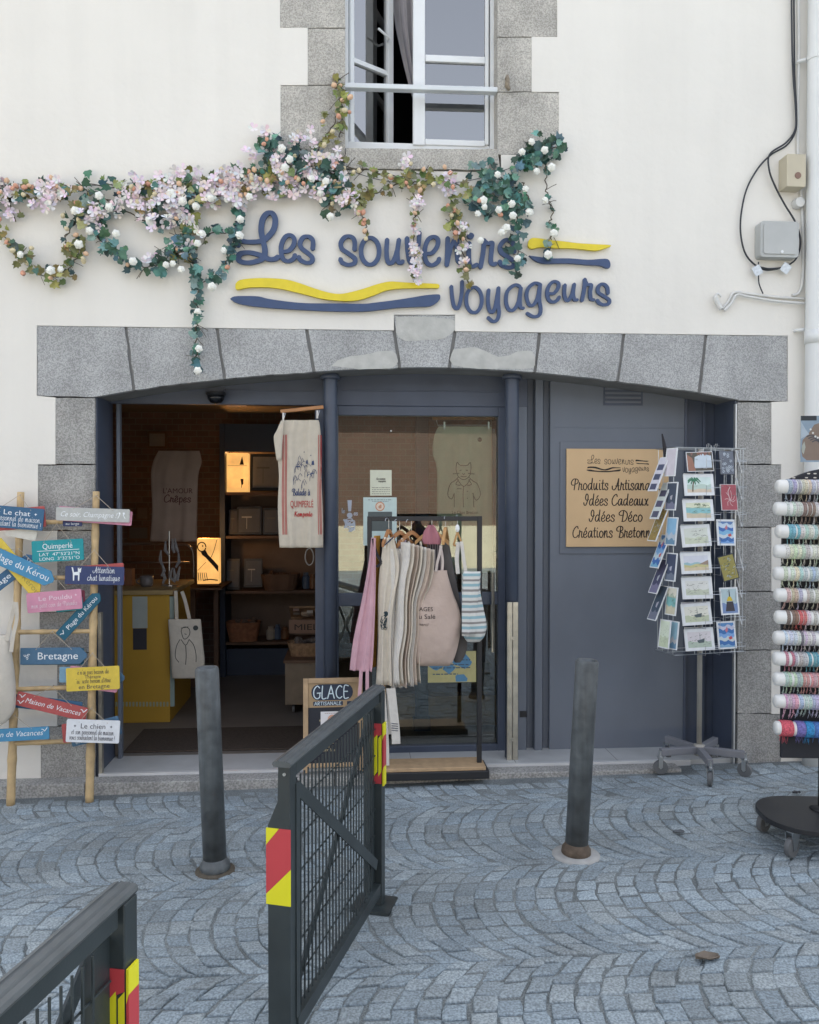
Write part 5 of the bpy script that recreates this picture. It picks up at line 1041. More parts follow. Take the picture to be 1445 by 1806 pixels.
# ------------------------------------------------------------------ bollards
iron = mat('painted_iron', (.10, .112, .118), .5, var=.42, vs=11, bump=.25, bs=45, spec=.5); streaks(iron, .4, (16, 16, .8)); rustm = mat('rusty_base', (.10, .075, .055), .8, var=.3, vs=30, bump=.3); concm = mat('concrete_ring', (.36, .36, .35), .9, var=.12, vs=20, bump=.3)
def bollard(label, bx, by, tx, ty, ring):
    b = G(bx, by); t = T('bollard', label, 'bollard', b, 'steel bollards on the setts'); d0 = (b - CAM).dot(RM @ Vector((0, 0, -1)))
    tp = P(tx, ty, b.y); r = .054
    mb = MB(); ax = (tp - b); L = ax.length; ax.normalize(); mb.lathe([(r, .02), (r, L - .012), (r - .006, L - .002), (r - .014, L - .004), (r - .016, L - .02)], b, 28, ax)
    o = mb.build('post', iron, t)
    for p in o.data.polygons: p.use_smooth = len(p.vertices) == 4
    mb = MB(); mb.lathe([(.062, 0), (.07, .012), (.068, .035), (.057, .05), (.055, .06)], b, 28, ax); mb.build('collar', rustm if ring else iron, t, smoothing=True)
    if ring: mb = MB(); mb.lathe([(.115, -.01), (.112, .006), (.085, .010), (.06, .012)], b, 26); mb.build('footing', concm, t, smoothing=True)
    else: mb = MB(); mb.lathe([(.095, -.01), (.09, .004), (.06, .009)], b, 20); mb.build('footing', mat('earth', (.10, .085, .065), .95, var=.2, vs=50), t)
bollard('plain steel bollard standing before the open doorway', 380, 1535, 365, 1176, False)
bollard('rusty based steel bollard in a pale concrete ring before the dark door', 1016, 1508, 1036, 1163, True)
# ------------------------------------------------------------------ folding mesh barriers
barm = mat('barrier_paint', (.032, .042, .045), .42, var=.12, vs=8, bump=.04, bs=200, spec=.5); stk_y = mat('reflective_yellow', (.72, .68, .02), .4, var=.03); stk_r = mat('reflective_red', (.50, .055, .065), .4, var=.04); streaks(barm, .3, (6, 6, 2))
zinc = mat('zinc_plate', (.38, .40, .40), .5, .6, var=.12)
def barrier(label, near, far, Hb, stick=True):
    near = Vector(near); far = Vector(far); D = far - near; L = math.hypot(D.x, D.y); U = Vector((D.x/L, D.y/L, 0)); N = Vector((U.y, -U.x, 0)); t = T('crowd_barrier', label, 'barrier', near, 'dark mesh barriers on the setts')
    slope = D.z/L; Us = Vector((U.x, U.y, slope)); fr = (near, Us, Z, N); E = (near, N, Z, -U)       # E: end view, u along N
    F2 = (far + Vector((0, 0, 0)), N, Z, -U)
    mb = MB(); mb.prism([(-.062, -.12), (.012, -.12), (.012, Hb - .03), (-.028, Hb - .03), (-.03, Hb - .14), (-.062, Hb - .215)], E, -.03, .02); o = mb.build('post', barm, t, bevel=.003)
    mb = MB(); mb.prism(circ(-.006, Hb - .055, .005, 10), E, .0201, .024); mb.build('bolt', zinc, o)
    mb = MB(); mb.prism(rrect(.05, .06, .006, -.022, .035), E, .0201, .025); mb.build('lock_plate', zinc, o)
    mb = MB(); mb.tube([near + N*(-.022) - U*.03 + Z*q for q in (.05, .03, .016)], [.006, .009, .006], 8); mb.build('padlock', zinc, o)
    if True:
        z0, z1 = Hb - .455, Hb - .222; a, b = -.066, .014; c1 = z1 - .055; 
        mb = MB(); mb.mi = 0
        mb.prism([(a, z0), (b, z0), (b, z0 + .112), (a, z0 + .03)], E, .0201, .0225); mb.prism([(a, z1), (a, z1 - .052), (a + .042, z1)], E, .0201, .0225)
        mb.mi = 1; mb.prism([(a, z0 + .0304), (b, z0 + .1124), (b, z1), (a + .0424, z1), (a, z1 - .0524)], E, .0201, .0222)
        mb.build('reflector', [stk_y, stk_r], t)
    # far post on its flange
    mb = MB(); mb.prism([(-.055, .012), (.02, .012), (.02, Hb - .03), (-.055, Hb - .03)], F2, -.03, .02); o = mb.build('post', barm, t, bevel=.003)
    mb = MB(); mb.prism(rrect(.17, .15, .008), (far + N*-.02, N, U, Z), .0, .012); mb.build('foot_plate', barm, o, bevel=.002)
    mb = MB(); mb.mi = 0; z1 = Hb - .16
    for u in (-.012, .006): mb.prism([(u, z1 - .22), (u + .013, z1 - .2), (u + .013, z1 - .045), (u, z1 - .06)], F2, .0201, .0225)
    mb.prism([(.0225, z1), (.028, z1), (.028, z1 - .05), (.0225, z1 - .07)], F2, -.02, .02); mb.prism([(.0225, z1 - .2), (.028, z1 - .18), (.028, z1 - .26), (.0225, z1 - .26)], F2, -.02, .02)
    mb.mi = 1; mb.prism([(-.012, z1), (.019, z1), (.019, z1 - .044), (-.012, z1 - .059)], F2, .0201, .0222); mb.prism([(-.012, z1 - .221), (.019, z1 - .19), (.019, z1 - .25), (-.012, z1 - .25)], F2, .0201, .0222); mb.prism([(.0225, z1 - .0705), (.028, z1 - .0505), (.028, z1 - .1795), (.0225, z1 - .1995)], F2, -.02, .02)
    mb.build('reflector', [stk_y, stk_r], t)
    # handrail, frame, mesh, braces
    prof = [(-.026, 0), (-.03, .008), (-.026, .016), (-.016, .019), (-.014, .016), (-.009, .021), (-.007, .019), (.007, .019), (.009, .021), (.014, .016), (.016, .019), (.026, .016), (.03, .008), (.026, 0)]
    mb = MB(); a = near - Us*.035; b = far + Us*.035; k = len(prof); vs = [q + N*(p[0] - .01) + Z*(Hb - .03 + p[1]) for q in (a, b) for p in prof]
    mb.add(vs, [(i, (i+1) % k, (i+1) % k + k, i + k) for i in range(k)] + [tuple(range(k-1, -1, -1)), tuple(range(k, 2*k))]); mb.build('handrail', mat('handrail_paint', (.075, .085, .09), .42, var=.15, vs=20, spec=.5), t)
    mb = MB(); mb.prism([(.03, Hb - .072), (L - .03, Hb - .072), (L - .03, Hb - .031), (.03, Hb - .031)], fr, -.005, .012); mb.build('top_rail', barm, t, bevel=.002)
    mb = MB(); mb.prism([(.03, .06), (L - .03, .06), (L - .03, .11), (.03, .11)], fr, -.012, .018); mb.build('bottom_rail', barm, t, bevel=.002)
    mb = MB(); mb.prism([(.021, .111), (.05, .111), (.05, Hb - .096), (.021, Hb - .096)], fr, -.012, .016); mb.build('side_plate', barm, t); mb = MB(); mb.prism([(L - .11, .111), (L - .021, .111), (L - .021, Hb - .096), (L - .11, Hb - .096)], fr, -.02, -.012); mb.build('side_plate', barm, t)
    mb = MB(); n = 25
    for i in range(n): u = .06 + (L - .16)*i/(n-1); q = near + Us*u; mb.tube([q + Z*.105, q + Z*(Hb - .09)], .0032, 6)
    for i in range(6): z = .2 + (Hb - .38)*i/5; mb.tube([near + Us*.04 + Z*z - N*.006, near + Us*(L - .03) + Z*z - N*.006], .0028, 6)
    mb.build('mesh_infill', barm, t)
    for (u0, v0), (u1, v1), n0 in (((.05, Hb - .12), (L - .06, .20), .006), ((.06, .14), (L - .09, Hb - .1), -.016)):
        mb = MB(); dx, dz = u1 - u0, v1 - v0; q = math.hypot(dx, dz); ox, oz = -dz/q*.02, dx/q*.02; mb.prism([(u0 - ox, v0 - oz), (u1 - ox, v1 - oz), (u1 + ox, v1 + oz), (u0 + ox, v0 + oz)], fr, n0, n0 + .006); mb.build('brace', barm, t)
    return t
nA = G(511, 1866); fA = G(668, 1598)
HB = P(0, 1342, nA.y).z - nA.z
barrier('dark mesh barrier with red and yellow reflectors standing in front of the glass door', nA, fA, HB)
def atz(px, py, z): d = ray(px, py); return CAM + d*((z - CAM.z)/d.z)
zt = gz(-.8) + HB; fB = atz(213, 1560, zt); nB = atz(-22, 1762, zt); dv = (nB - fB); dv.z = 0; dv.normalize(); fB.z = gz(fB.x); nB = fB + dv*(fA - nA).length; nB.z = gz(nB.x)
barrier('nearest dark mesh barrier, cut off by the lower left corner', nB, fB, HB)
# ------------------------------------------------------------------ chalkboard
c = P(588, 1361, -.05); ch = T('chalkboard', 'wood framed chalkboard announcing GLACE ARTISANALE behind the barrier', 'chalkboard', c); fr = frame_at(c, 0, R(7), R(2)); s = mpp(588, 1280, -.02)
Wc, Hc = 105*s, 163*s; mb = MB()
mb.prism([(-Wc/2, 0), (-Wc/2 + .03, 0), (-Wc/2 + .03, Hc), (-Wc/2, Hc)], fr, 0, .02); mb.prism([(Wc/2 - .03, 0), (Wc/2, 0), (Wc/2, Hc), (Wc/2 - .03, Hc)], fr, 0, .02); mb.prism([(-Wc/2 + .0302, Hc - .03), (Wc/2 - .0302, Hc - .03), (Wc/2 - .0302, Hc), (-Wc/2 + .0302, Hc)], fr, .001, .02); mb.prism([(-Wc/2 + .0302, .03), (Wc/2 - .0302, .03), (Wc/2 - .0302, .055), (-Wc/2 + .0302, .055)], fr, .001, .02)
mb.build('frame', woodm, ch, bevel=.002)
mb = MB(); mb.prism([(-Wc/2 + .0302, Hc - .175), (Wc/2 - .0302, Hc - .175), (Wc/2 - .0302, Hc - .0302), (-Wc/2 + .0302, Hc - .0302)], fr, .003, .012); mb.build('header_board', mat('header_wood', (.36, .25, .14), .6, var=.1, vs=18), ch)
mb = MB(); mb.prism([(-Wc/2 + .0302, .0552), (Wc/2 - .0302, .0552), (Wc/2 - .0302, Hc - .1752), (-Wc/2 + .0302, Hc - .1752)], fr, .003, .012); mb.build('slate', blackb, ch)
mb = MB(); O, U, V, N = fr; mb.bar(O - N*.005 + V*(Hc - .02) - U*Wc*.4, O + Vector((-Wc*.4, .12, 0)), .025, .015); mb.bar(O - N*.005 + V*(Hc - .02) + U*Wc*.4, O + Vector((Wc*.4, .12, 0)), .025, .015); mb.build('rear_legs', woodm, ch)
mb = MB(); mb.prism(rrect(Wc*.70, .096, .045, -.005, Hc - .085), fr, .0121, .0135); mb.prism(rrect(Wc*.50, .026, .006, -.03, Hc - .152), fr, .0121, .0135); mb.prism(rrect(.04, .022, .004, Wc*.29, Hc - .152), fr, .0121, .0135); mb.build('name_plate', mat('slate_blue', (.03, .04, .065), .7, var=.1), ch)
chalk = mat('chalk', (.62, .72, .76), .95); mb = MB(); write(mb, 'GLACE', fr, -.008, Hc - .122, .047, .0065, .0137, Wc*.62, CAPS, cal=False); write(mb, 'ARTISANALE', fr, -.03, Hc - .161, .012, .003, .0137, Wc*.46, CAPS, cal=False); mb.build('lettering', chalk, ch)
mb = MB(); mb.col = (.68, .66, .66); mb.prism([(-.075, Hc - .285), (.06, Hc - .285), (.06, Hc - .20), (-.075, Hc - .20)], fr, .0121, .013); mb.col = (.6, .32, .22); mb.flat(circ(-.005, Hc - .247, .028, 20), fr, .0132); mb.col = (.68, .66, .66); mb.flat(circ(-.005, Hc - .247, .016, 16), fr, .0134); mb.col = (.3, .15, .12); mb.flat(circ(-.002, Hc - .243, .007, 8), fr, .0136); scatter_marks(mb, fr, -.05, .04, Hc - .212, .0133, .004, random.Random(3)); mb.build('paper', vcol, ch)
mb = MB(); r = random.Random(11)
for k in range(9): v = .30 - .022*k; u = -.11 + r.uniform(-.01, .06); write(mb, r.choice(['citron', 'fraise', 'vanille', 'caramel', 'menthe', 'cassis']), fr, u + .05, v, .011, .0018, .0123, .09)
mb.build('chalk_text', mat('yellow_chalk', (.5, .42, .25), .95), ch)
# ------------------------------------------------------------------ postcard spinner
rg = G(1234, 1360); rc = Vector((P(1234, 1200, rg.y).x, rg.y, 0)); zg = gz(rc.x)
sp = T('postcard_rack', 'revolving wire rack of postcards on a wheeled star base', 'rack', (rc.x, rc.y, zg)); RYp = rc.y
z0, z1 = P(1234, 1147, RYp).z, P(1234, 792, RYp).z; ksc = mpp(1234, 960, RYp)
mb = MB(); mb.tube([(rc.x, RYp, zg + .13), (rc.x, RYp, z1)], .0155, 14); mb.lathe([(.03, zg + .10), (.032, zg + .165), (.02, zg + .17)], (rc.x, RYp, 0), 14); mb.build('pole', mat('grey_steel_tube', (.36, .345, .31), .45, .1, var=.1), sp, smoothing=True)
for k in range(5):
    a = R(-100 + 72*k); e = rc + Vector((math.cos(a)*.26, math.sin(a)*.26, zg + .135)); mb = MB(); mb.bar(rc + Vector((0, 0, zg + .135)), e, .036, .042, up=(0, 0, 1)); leg = mb.build('leg', mat('base_steel', (.20, .205, .225), .5, .1, var=.1), sp, bevel=.003)
    mb = MB(); c = Vector((e.x, e.y, zg + .043)); ax = Vector((math.cos(a + 1.2), math.sin(a + 1.2), 0)); mb.lathe([(.026, -.014), (.042, -.012), (.043, 0), (.042, .012), (.026, .014)], c, 18, ax); mb.build('wheel', rubber, leg, smoothing=False)
    mb = MB(); [mb.bar(c + ax*q, c + ax*q + Z*.065, .024, .003, up=ax) for q in (-.0165, .0165)]; mb.bar(c + Z*.058, c + Z*.066, .036, .03); mb.tube([c + Z*.066, c + Z*.10], .011, 8); mb.tube([c - ax*.018, c + ax*.018], .008, 8); mb.build('fork', chrome, leg)
# wire cage: four faces, with columns of pockets
FA = R(12)
cage = MB()
def cagept(u, n, z): return Vector((rc.x, RYp, z)) + Vector((math.cos(FA), math.sin(FA), 0))*u + Vector((math.sin(FA), -math.cos(FA), 0))*n
hw = 68*ksc
for q in (z0, z1):
    pts = [cagept(-hw, -.10, q), cagept(hw, -.10, q), cagept(hw, .10, q), cagept(-hw, .10, q), cagept(-hw, -.10, q)]
    for a, b in zip(pts, pts[1:]): cage.tube([a, b], .003, 6)
    cage.tube([cagept(-hw, 0, q), cagept(hw, 0, q)], .003, 6)
for u in (-30, -15, 0, 8, 26, 42, 58): cage.tube([cagept(u*ksc, .10, z0), cagept(u*ksc, .10, z1 + (.015 if u == 0 else 0))], .0018, 5)
for n in (-.08, -.03, .03, .08):
    for sgn in (-1, 1): cage.tube([cagept(sgn*hw, n, z0), cagept(sgn*hw, n, z1)], .0018, 5)
for k in range(8):
    z = z1 - .02 - k*(z1 - z0 - .03)/7.6; 
    for u0, u1 in ((-34, 16), (28, 64)): cage.tube([cagept(u0*ksc, .14, z - .05), cagept(u0*ksc, .10, z - .05), cagept(u1*ksc, .10, z - .05), cagept(u1*ksc, .14, z - .05)], .0015, 5)
    for u0, u1 in ((-22, 6), (36, 56)): cage.tube([cagept(u0*ksc, .165, z - .045), cagept(u0*ksc, .165, z - .105), cagept(u0*ksc, .10, z - .105)], .0015, 5); cage.tube([cagept(u1*ksc, .165, z - .045), cagept(u1*ksc, .165, z - .105), cagept(u1*ksc, .10, z - .105)], .0015, 5); cage.tube([cagept(u0*ksc, .166, z - .06), cagept(u1*ksc, .166, z - .06)], .0015, 5)
for k in range(9):
    a = k*.6; cage.tube([cagept((-8 + 3*k)*ksc, .1, z1 + .012*abs(math.sin(a))), cagept((-5 + 3*k)*ksc, .08, z1 + .03*abs(math.sin(a + .8)))], .0018, 5)
cage.build('wire_cage', chrome, sp)
# postcards
def art(mb, fr, W, Hh, kind, r, n0):
    """little painted picture: sky, sea or field, land and a motif, as flat coloured shapes"""
    k = [0]
    def pg(po, col): mb.col = tuple(max(0, min(.85, c*r.uniform(.9, 1.1))) for c in col); k[0] += 1; mb.flat([(max(-W/2, min(W/2, a*W)), max(-Hh/2, min(Hh/2, b*Hh))) for a, b in po], fr, n0 + k[0]*.00005)
    def hill(y0, h, col, n=7): pg([(-.5, -.5)] + [(-.5 + i/n, y0 + h*math.sin(i*1.7 + r.random()*2)) for i in range(n+1)] + [(.5, -.5)], col)
    full = [(-.5, -.5), (.5, -.5), (.5, .5), (-.5, .5)]
    if kind == 'water':
        pg(full, (.66, .68, .62)); hill(.22, .06, (.45, .52, .4)); pg([(-.5, -.2), (.5, -.2), (.5, .12), (-.5, .16)], (.25, .47, .5)); hill(-.2, .06, (.55, .52, .38))
        for _ in range(14): x, y = r.uniform(-.45, .4), r.uniform(-.15, .4); mb.col = (.16, .22, .14); mb.ribbon([(x*W, y*Hh), ((x+.06)*W, (y+.05)*Hh), ((x+.12)*W, y*Hh)], .018*W, fr, n0 + .0012, cal=False, step=2)
    elif kind == 'palm':
        pg(full, (.68, .7, .68)); hill(.0, .05, (.5, .58, .6)); hill(-.3, .05, (.6, .56, .45)); mb.col = (.16, .12, .08); mb.ribbon([(-.28*W, -.42*Hh), (-.25*W, 0), (-.2*W, .25*Hh)], .05*W, fr, n0 + .001, cal=False)
        for a in range(9): mb.col = (.06, .2, .12); mb.ribbon([(-.2*W, .26*Hh), (-.2*W + .16*W*math.cos(a*.7), .3*Hh + .14*Hh*math.sin(a*.7) + .05*Hh), (-.2*W + .26*W*math.cos(a*.7), .2*Hh + .16*Hh*math.sin(a*.7))], .045*W, fr, n0 + .0012 + a*.00003, cal=False, step=3)
    elif kind in ('sketch', 'boat'):
        pg(full, (.70, .69, .64)); hill(-.1, .05, (.6, .6, .5) if kind == 'sketch' else (.5, .55, .42))
        for _ in range(26): x, y = r.uniform(-.45, .4), r.uniform(-.4, .35); mb.col = (.22, .22, .2); mb.ribbon([(x*W, y*Hh), ((x + r.uniform(.03, .12))*W, (y + r.uniform(-.06, .08))*Hh)], .012*W, fr, n0 + .0012, cal=False, step=2)
        if kind == 'boat':
            mb.col = (.1, .13, .14); mb.flat([(-.12*W, -.05*Hh), (.22*W, .05*Hh), (.18*W, -.2*Hh), (-.05*W, -.22*Hh)], fr, n0 + .0014); mb.ribbon([(.02*W, -.05*Hh), (.03*W, .4*Hh)], .014*W, fr, n0 + .0015, cal=False)
    elif kind == 'beach':
        pg(full, (.68, .72, .74)); hill(.02, .05, (.35, .55, .6)); hill(-.1, .06, (.55, .5, .25)); hill(-.28, .05, (.62, .55, .4)); pg([(.1, -.1), (.5, .18), (.5, -.15)], (.3, .24, .18))
    elif kind == 'wave':
        pg(full, (.12, .25, .5))
        for q in range(6): hill(.4 - q*.16, .05, [(.55, .62, .68), (.06, .16, .42), (.2, .4, .62)][q % 3])
        pg([(-.1, .2), (.05, .35), (.12, .2), (0, .1)], (.55, .2, .25)); pg([(.1, -.1), (.3, -.04), (.36, -.16), (.16, -.2)], (.55, .1, .1))
    elif kind == 'octopus':
        pg(full, (.40, .09, .11))
        for a in range(7): mb.col = (.62, .45, .45); mb.ribbon([(.05*W, -.1*Hh), (.05*W + .2*W*math.cos(a*.95), -.1*Hh + .15*Hh*math.sin(a*.95)), (.05*W + .34*W*math.cos(a*.95 + .4), -.05*Hh + .32*Hh*math.sin(a*.95 + .4))], .03*W, fr, n0 + .001 + a*.00003, cal=False, step=4)
        mb.ribbon([(.05*W, -.1*Hh), (-.05*W, .2*Hh), (.1*W, .4*Hh)], .05*W, fr, n0 + .0015, cal=False)
    elif kind == 'swirl':
        pg(full, (.13, .15, .18))
        for q in range(16): x, y = r.uniform(-.38, .38), r.uniform(-.42, .42); mb.col = (.5, .56, .62); mb.ribbon([((x + .09*(1 - j/12)*math.cos(j*.8))*W, (y + .07*(1 - j/12)*math.sin(j*.8))*Hh) for j in range(10)], .03*W, fr, n0 + .001 + q*.00002, cal=False, step=2)
    elif kind == 'wheat':
        pg(full, (.30, .26, .08))
        for q in range(30): x, y = r.uniform(-.42, .4), r.uniform(-.45, .4); mb.col = r.choice([(.4, .48, .52), (.5, .45, .15), (.12, .14, .1)]); mb.ribbon([(x*W, y*Hh), ((x + .06)*W, (y + .05)*Hh), ((x + .12)*W, (y + .02)*Hh)], .03*W, fr, n0 + .001 + q*.00002, cal=False, step=2)
    elif kind == 'lighthouse':
        pg(full, (.45, .55, .66)); hill(-.1, .04, (.18, .28, .45)); pg([(-.3, -.42), (.3, -.42), (.22, -.02), (-.2, -.02)], (.05, .055, .06)); pg([(-.2, 0), (.22, 0), (.1, .18), (-.08, .18)], (.62, .48, .05)); pg([(-.02, .18), (.06, .18), (.04, .46), (0, .46)], (.06, .06, .07))
    elif kind == 'photo':
        pg(full, (.10, .09, .08)); pg([(-.25, -.35), (.45, -.35), (.45, .3), (.1, .42), (-.2, .25)], (.55, .6, .68)); pg([(-.5, -.5), (-.2, -.5), (-.3, .2), (-.5, .4)], (.3, .17, .12))
        for q in range(9): x = r.uniform(-.4, .4); pg([(x, .3), (x + .08, .5), (x - .04, .5)], (.22, .12, .1))
    elif kind == 'strip':
        pg(full, (.66, .68, .7))
        for q in range(3): pg([(-.4, .3 - q*.3), (.4, .3 - q*.3), (.4, .12 - q*.3), (-.4, .12 - q*.3)], (.1, .11, .16))
    elif kind == 'sky': pg(full, (.3, .48, .62)); hill(-.1, .08, (.5, .56, .6)); hill(-.3, .05, (.16, .3, .42))
    elif kind == 'blank': pg(full, (.6, .63, .66))
    elif kind == 'night': pg(full, (.07, .085, .14)); hill(-.25, .05, (.18, .2, .26)); pg([(-.1, .0), (.15, .05), (.1, -.15), (-.08, -.12)], (.4, .42, .48))
def postcard(label, center, W, Hh, turn, tilt, roll, kind, seed, border=.06, group='postcards in the revolving rack', edge=(.74, .76, .77)):
    r = random.Random(seed); t = T('postcard', label, 'postcard', center, group); fr = frame_at(center, roll, tilt, turn); mb = MB(); mb.col = edge; mb.prism([(-W/2, -Hh/2), (W/2, -Hh/2), (W/2, Hh/2), (-W/2, Hh/2)], fr, -.006, 0); mb.build('card', vcol, t)
    m2 = MB(); art(m2, fr, W - 2*border*W, Hh - 2*border*W, kind, r, .0003); m2.build('picture', vcol, t); return t
# pixel centre, width, height, roll, picture, label
rows = [(1235, 814, 46, 33, 2, 'photo', .02, 'dark photo card of a pale arch, topmost in the wide column'), (1233, 855, 52, 36, 1, 'palm', .1, 'white bordered card with a green palm tree'), (1232, 900, 53, 36, 1, 'water', .1, 'white bordered card with a turquoise pond'),
 (1228, 945, 51, 36, 3, 'sketch', .1, 'pale sketch card of a landscape right under the pond card'), (1228, 993, 53, 35, 2, 'beach', .1, 'white bordered card with a yellow and green beach'), (1230, 1037, 53, 36, 1, 'sketch', .12, 'faint beige sketch card between the beach and the boat cards'), (1229, 1083, 52, 36, 3, 'boat', .1, 'sketch card of a small boat with a white margin'), (1234, 1128, 51, 36, 2, 'boat', .1, 'greenish boat card, lowest in the wide column')]
nF = .145
for i, (px, py, wp, hp, rl, kd, bd, lb) in enumerate(rows):
    base = cagept(0, nF, 1).y; c = P(px, py, base); postcard(lb, c, wp*ksc, hp*ksc, R(2), R(9), R(rl), kd, i, bd)
    if i > 0:
        c2 = c + Vector((.012, .03, .004)); postcard('plain back card just behind the %s' % ['', 'palm card', 'pond card', 'upper sketch card', 'beach card', 'faint beige card', 'boat sketch card', 'lowest boat card'][i], c2, wp*ksc*.98, hp*ksc, R(2), R(9), R(rl - 2), 'blank', i + 40, .02)
rows = [(1282, 816, 27, 40, 0, 'swirl', .02, 'dark card of silvery swirls, topmost in the tall column'), (1286, 877, 30, 44, 0, 'octopus', .02, 'red card with pale octopus arms'), (1281, 939, 34, 44, -1, 'wave', .1, 'blue wave card with red fish in a white border'), (1285, 1001, 31, 43, 12, 'wheat', .05, 'tilted yellow and grey card in a dark frame'), (1287, 1060, 34, 46, 1, 'lighthouse', .08, 'blue card with a black and yellow buoy'), (1282, 1120, 34, 46, 1, 'wave', .08, 'blue seascape card, lowest in the tall column')]
for i, (px, py, wp, hp, rl, kd, bd, lb) in enumerate(rows):
    base = cagept(48*ksc, nF, 1).y; c = P(px, py, base); postcard(lb, c, wp*ksc, hp*ksc, R(8), R(8), R(rl), kd, i + 20, bd, edge=(.05, .055, .06) if kd in ('wheat', 'swirl') else (.74, .76, .77))
ordn = ['topmost', 'second', 'third', 'fourth', 'fifth', 'sixth', 'seventh', 'lowest']
# cards fanned out on the left faces, seen nearly edge on
fan = [(1161, 836, 62, 13, 'strip', -16, 'white striped card leaning out, topmost on the left of the rack'), (1165, 883, 66, 13, 'strip', -16, 'card with dark photo strips leaning out second on the left'), (1160, 925, 60, 12, 'wheat', -18, 'golden card leaning out third on the left'), (1164, 972, 60, 13, 'wave', -18, 'red and blue card leaning out fourth on the left'), (1162, 1016, 62, 11, 'night', -20, 'dark card leaning out fifth on the left'), (1160, 1063, 62, 11, 'night', -20, 'dark curved card leaning out lowest on the left')]
for i, (px, py, hp, wp, kd, tl, lb) in enumerate(fan):
    c = P(px, py, cagept(-hw, .04, 1).y); postcard(lb, c, .085, hp*ksc, R(-76), R(24), 0, kd, i + 50, .06)
sl_ = [(1183, 815, 'blank'), (1184, 875, 'night'), (1184, 937, 'sky'), (1183, 1000, 'night'), (1184, 1060, 'water'), (1186, 1120, 'sky'), (1172, 1118, 'sketch')]
for i, (px, py, kd) in enumerate(sl_):
    c = P(px, py, cagept(-hw + .02, .10, 1).y); postcard('%s narrow card turned sideways just left of the wide column' % ordn[i] if i < 6 else 'leftmost of the narrow sideways cards, at the bottom of the rack', c, .085, 47*ksc, R(-66), R(7), 0, kd, i + 70, .08)
for i in range(6):
    c = P(1302 + (2 if i != 3 else 5), 815 + 47*i + (30 if i > 2 else 0)*(i > 2), cagept(hw, .06, 1).y); postcard('%s white card seen edge on at the right side of the rack' % ordn[i], c, .10, 38*ksc, R(66), R(14), 0, 'blank', i + 90, .04)
mb = MB(); q = [tuple(P(1168 + 6*math.sin(k*.5), 765 + 14*k, cagept(-hw, .0, 1).y)) for k in range(6)]; mb.tube(q, [.004, .009, .012, .013, .013, .01], 6); tag(mb.build('hanging_strap', charc), 'dark strap hanging at the top left corner of the postcard rack', 'strap')
# ------------------------------------------------------------------ bracelet stand
sg = G(1440, 1500); SYb = sg.y + .12; st = T('bracelet_stand', 'black wheeled stand with white rolls of woven bracelets', 'display stand', (P(1470, 1440, SYb).x, SYb, gz(2))); km = mpp(1420, 1100, SYb); zgs = gz(2)
x0 = P(1378, 1100, SYb).x; x1 = x0 + .44; zt, zb = P(1400, 850, SYb).z, P(1400, 1335, SYb).z; xc = (x0 + x1)/2
def sx(px, py=1100): return P(px, py, SYb).x
TS = R(-7)   # the stand is turned a little
def S_(u, n, z): return Vector((x0, SYb, z)) + Vector((math.cos(TS), math.sin(TS), 0))*u + Vector((math.sin(TS), -math.cos(TS), 0))*n
SF = (S_(0, 0, 0), Vector((math.cos(TS), math.sin(TS), 0)), Z, Vector((math.sin(TS), -math.cos(TS), 0)))
mb = MB(); top = [(u, zt + .085*math.sin(math.pi*(u/.44*.86 + .07)) - .02) for u in [i*.044 for i in range(11)]]; mb.prism([(0, zb), (.44, zb)] + top[::-1], SF, -.01, .012); pnl = mb.build('panel', blackb, st, bevel=.003)
mb = MB(); r = random.Random(4)
for u, v in ((.05, .02), (.11, .02), (.12, .04), (.15, .04), (.15, .02), (.2, .04), (.21, .02)): mb.prism(rrect(.014, .006, .002, u, zt + v), SF, .0121, .014)
mb.build('hook_plate', chrome, pnl)
mb = MB(); mb.tube([S_(.215, -.02, zgs + .15), S_(.215, -.02, zb + .3)], .022, 14); mb.lathe([(.06, zgs + .150), (.06, zgs + .155), (.025, zgs + .165)], S_(.215, -.02, 0), 16); mb.build('pole', blackm, st, smoothing=True)
mb = MB(); mb.prism(rrect(.64, .46, .2, .215, .03, 10), (S_(0, 0, 0), SF[1], SF[3], Z), zgs + .125, zgs + .15); mb.build('base_plate', blackm, st, bevel=.004)
for u, n in ((-.02, .19), (.45, .19), (-.04, -.10), (.46, -.10)):
    c = S_(u, n, zgs + .048); ax = Vector((.5, -.85, 0)).normalized(); mb = MB(); mb.lathe([(.03, -.014), (.046, -.012), (.048, 0), (.046, .012), (.03, .014)], c, 18, ax); w_ = mb.build('caster', rubber, st)
    mb = MB(); fwd = Z.cross(ax)
    for q in (-.017, .017): mb.prism([(-.010, -.012), (.012, -.012), (.045, .07), (-.025, .07)], (c + ax*q, fwd, Z, ax), -.0015, .0015)
    mb.prism(rrect(.06, .04, .006), (c + Z*.071 + fwd*.01, fwd, ax, Z), 0, .004); mb.lathe([(.01, -.016), (.01, .016)], c, 10, ax); mb.bar(c + fwd*.04 + Z*.07, c + fwd*.085 + Z*.045, .02, .004, up=ax); mb.build('fork', chrome, w_)
rollw = mat('white_tube', (.70, .70, .68), .45, var=.04); band = mat('woven_band', rough=.85, var=.45, vs=140, src='obj', bump=.2, bs=400)
RYS = [858, 897, 937, 972, 1011, 1049, 1088, 1124, 1161, 1197, 1236]
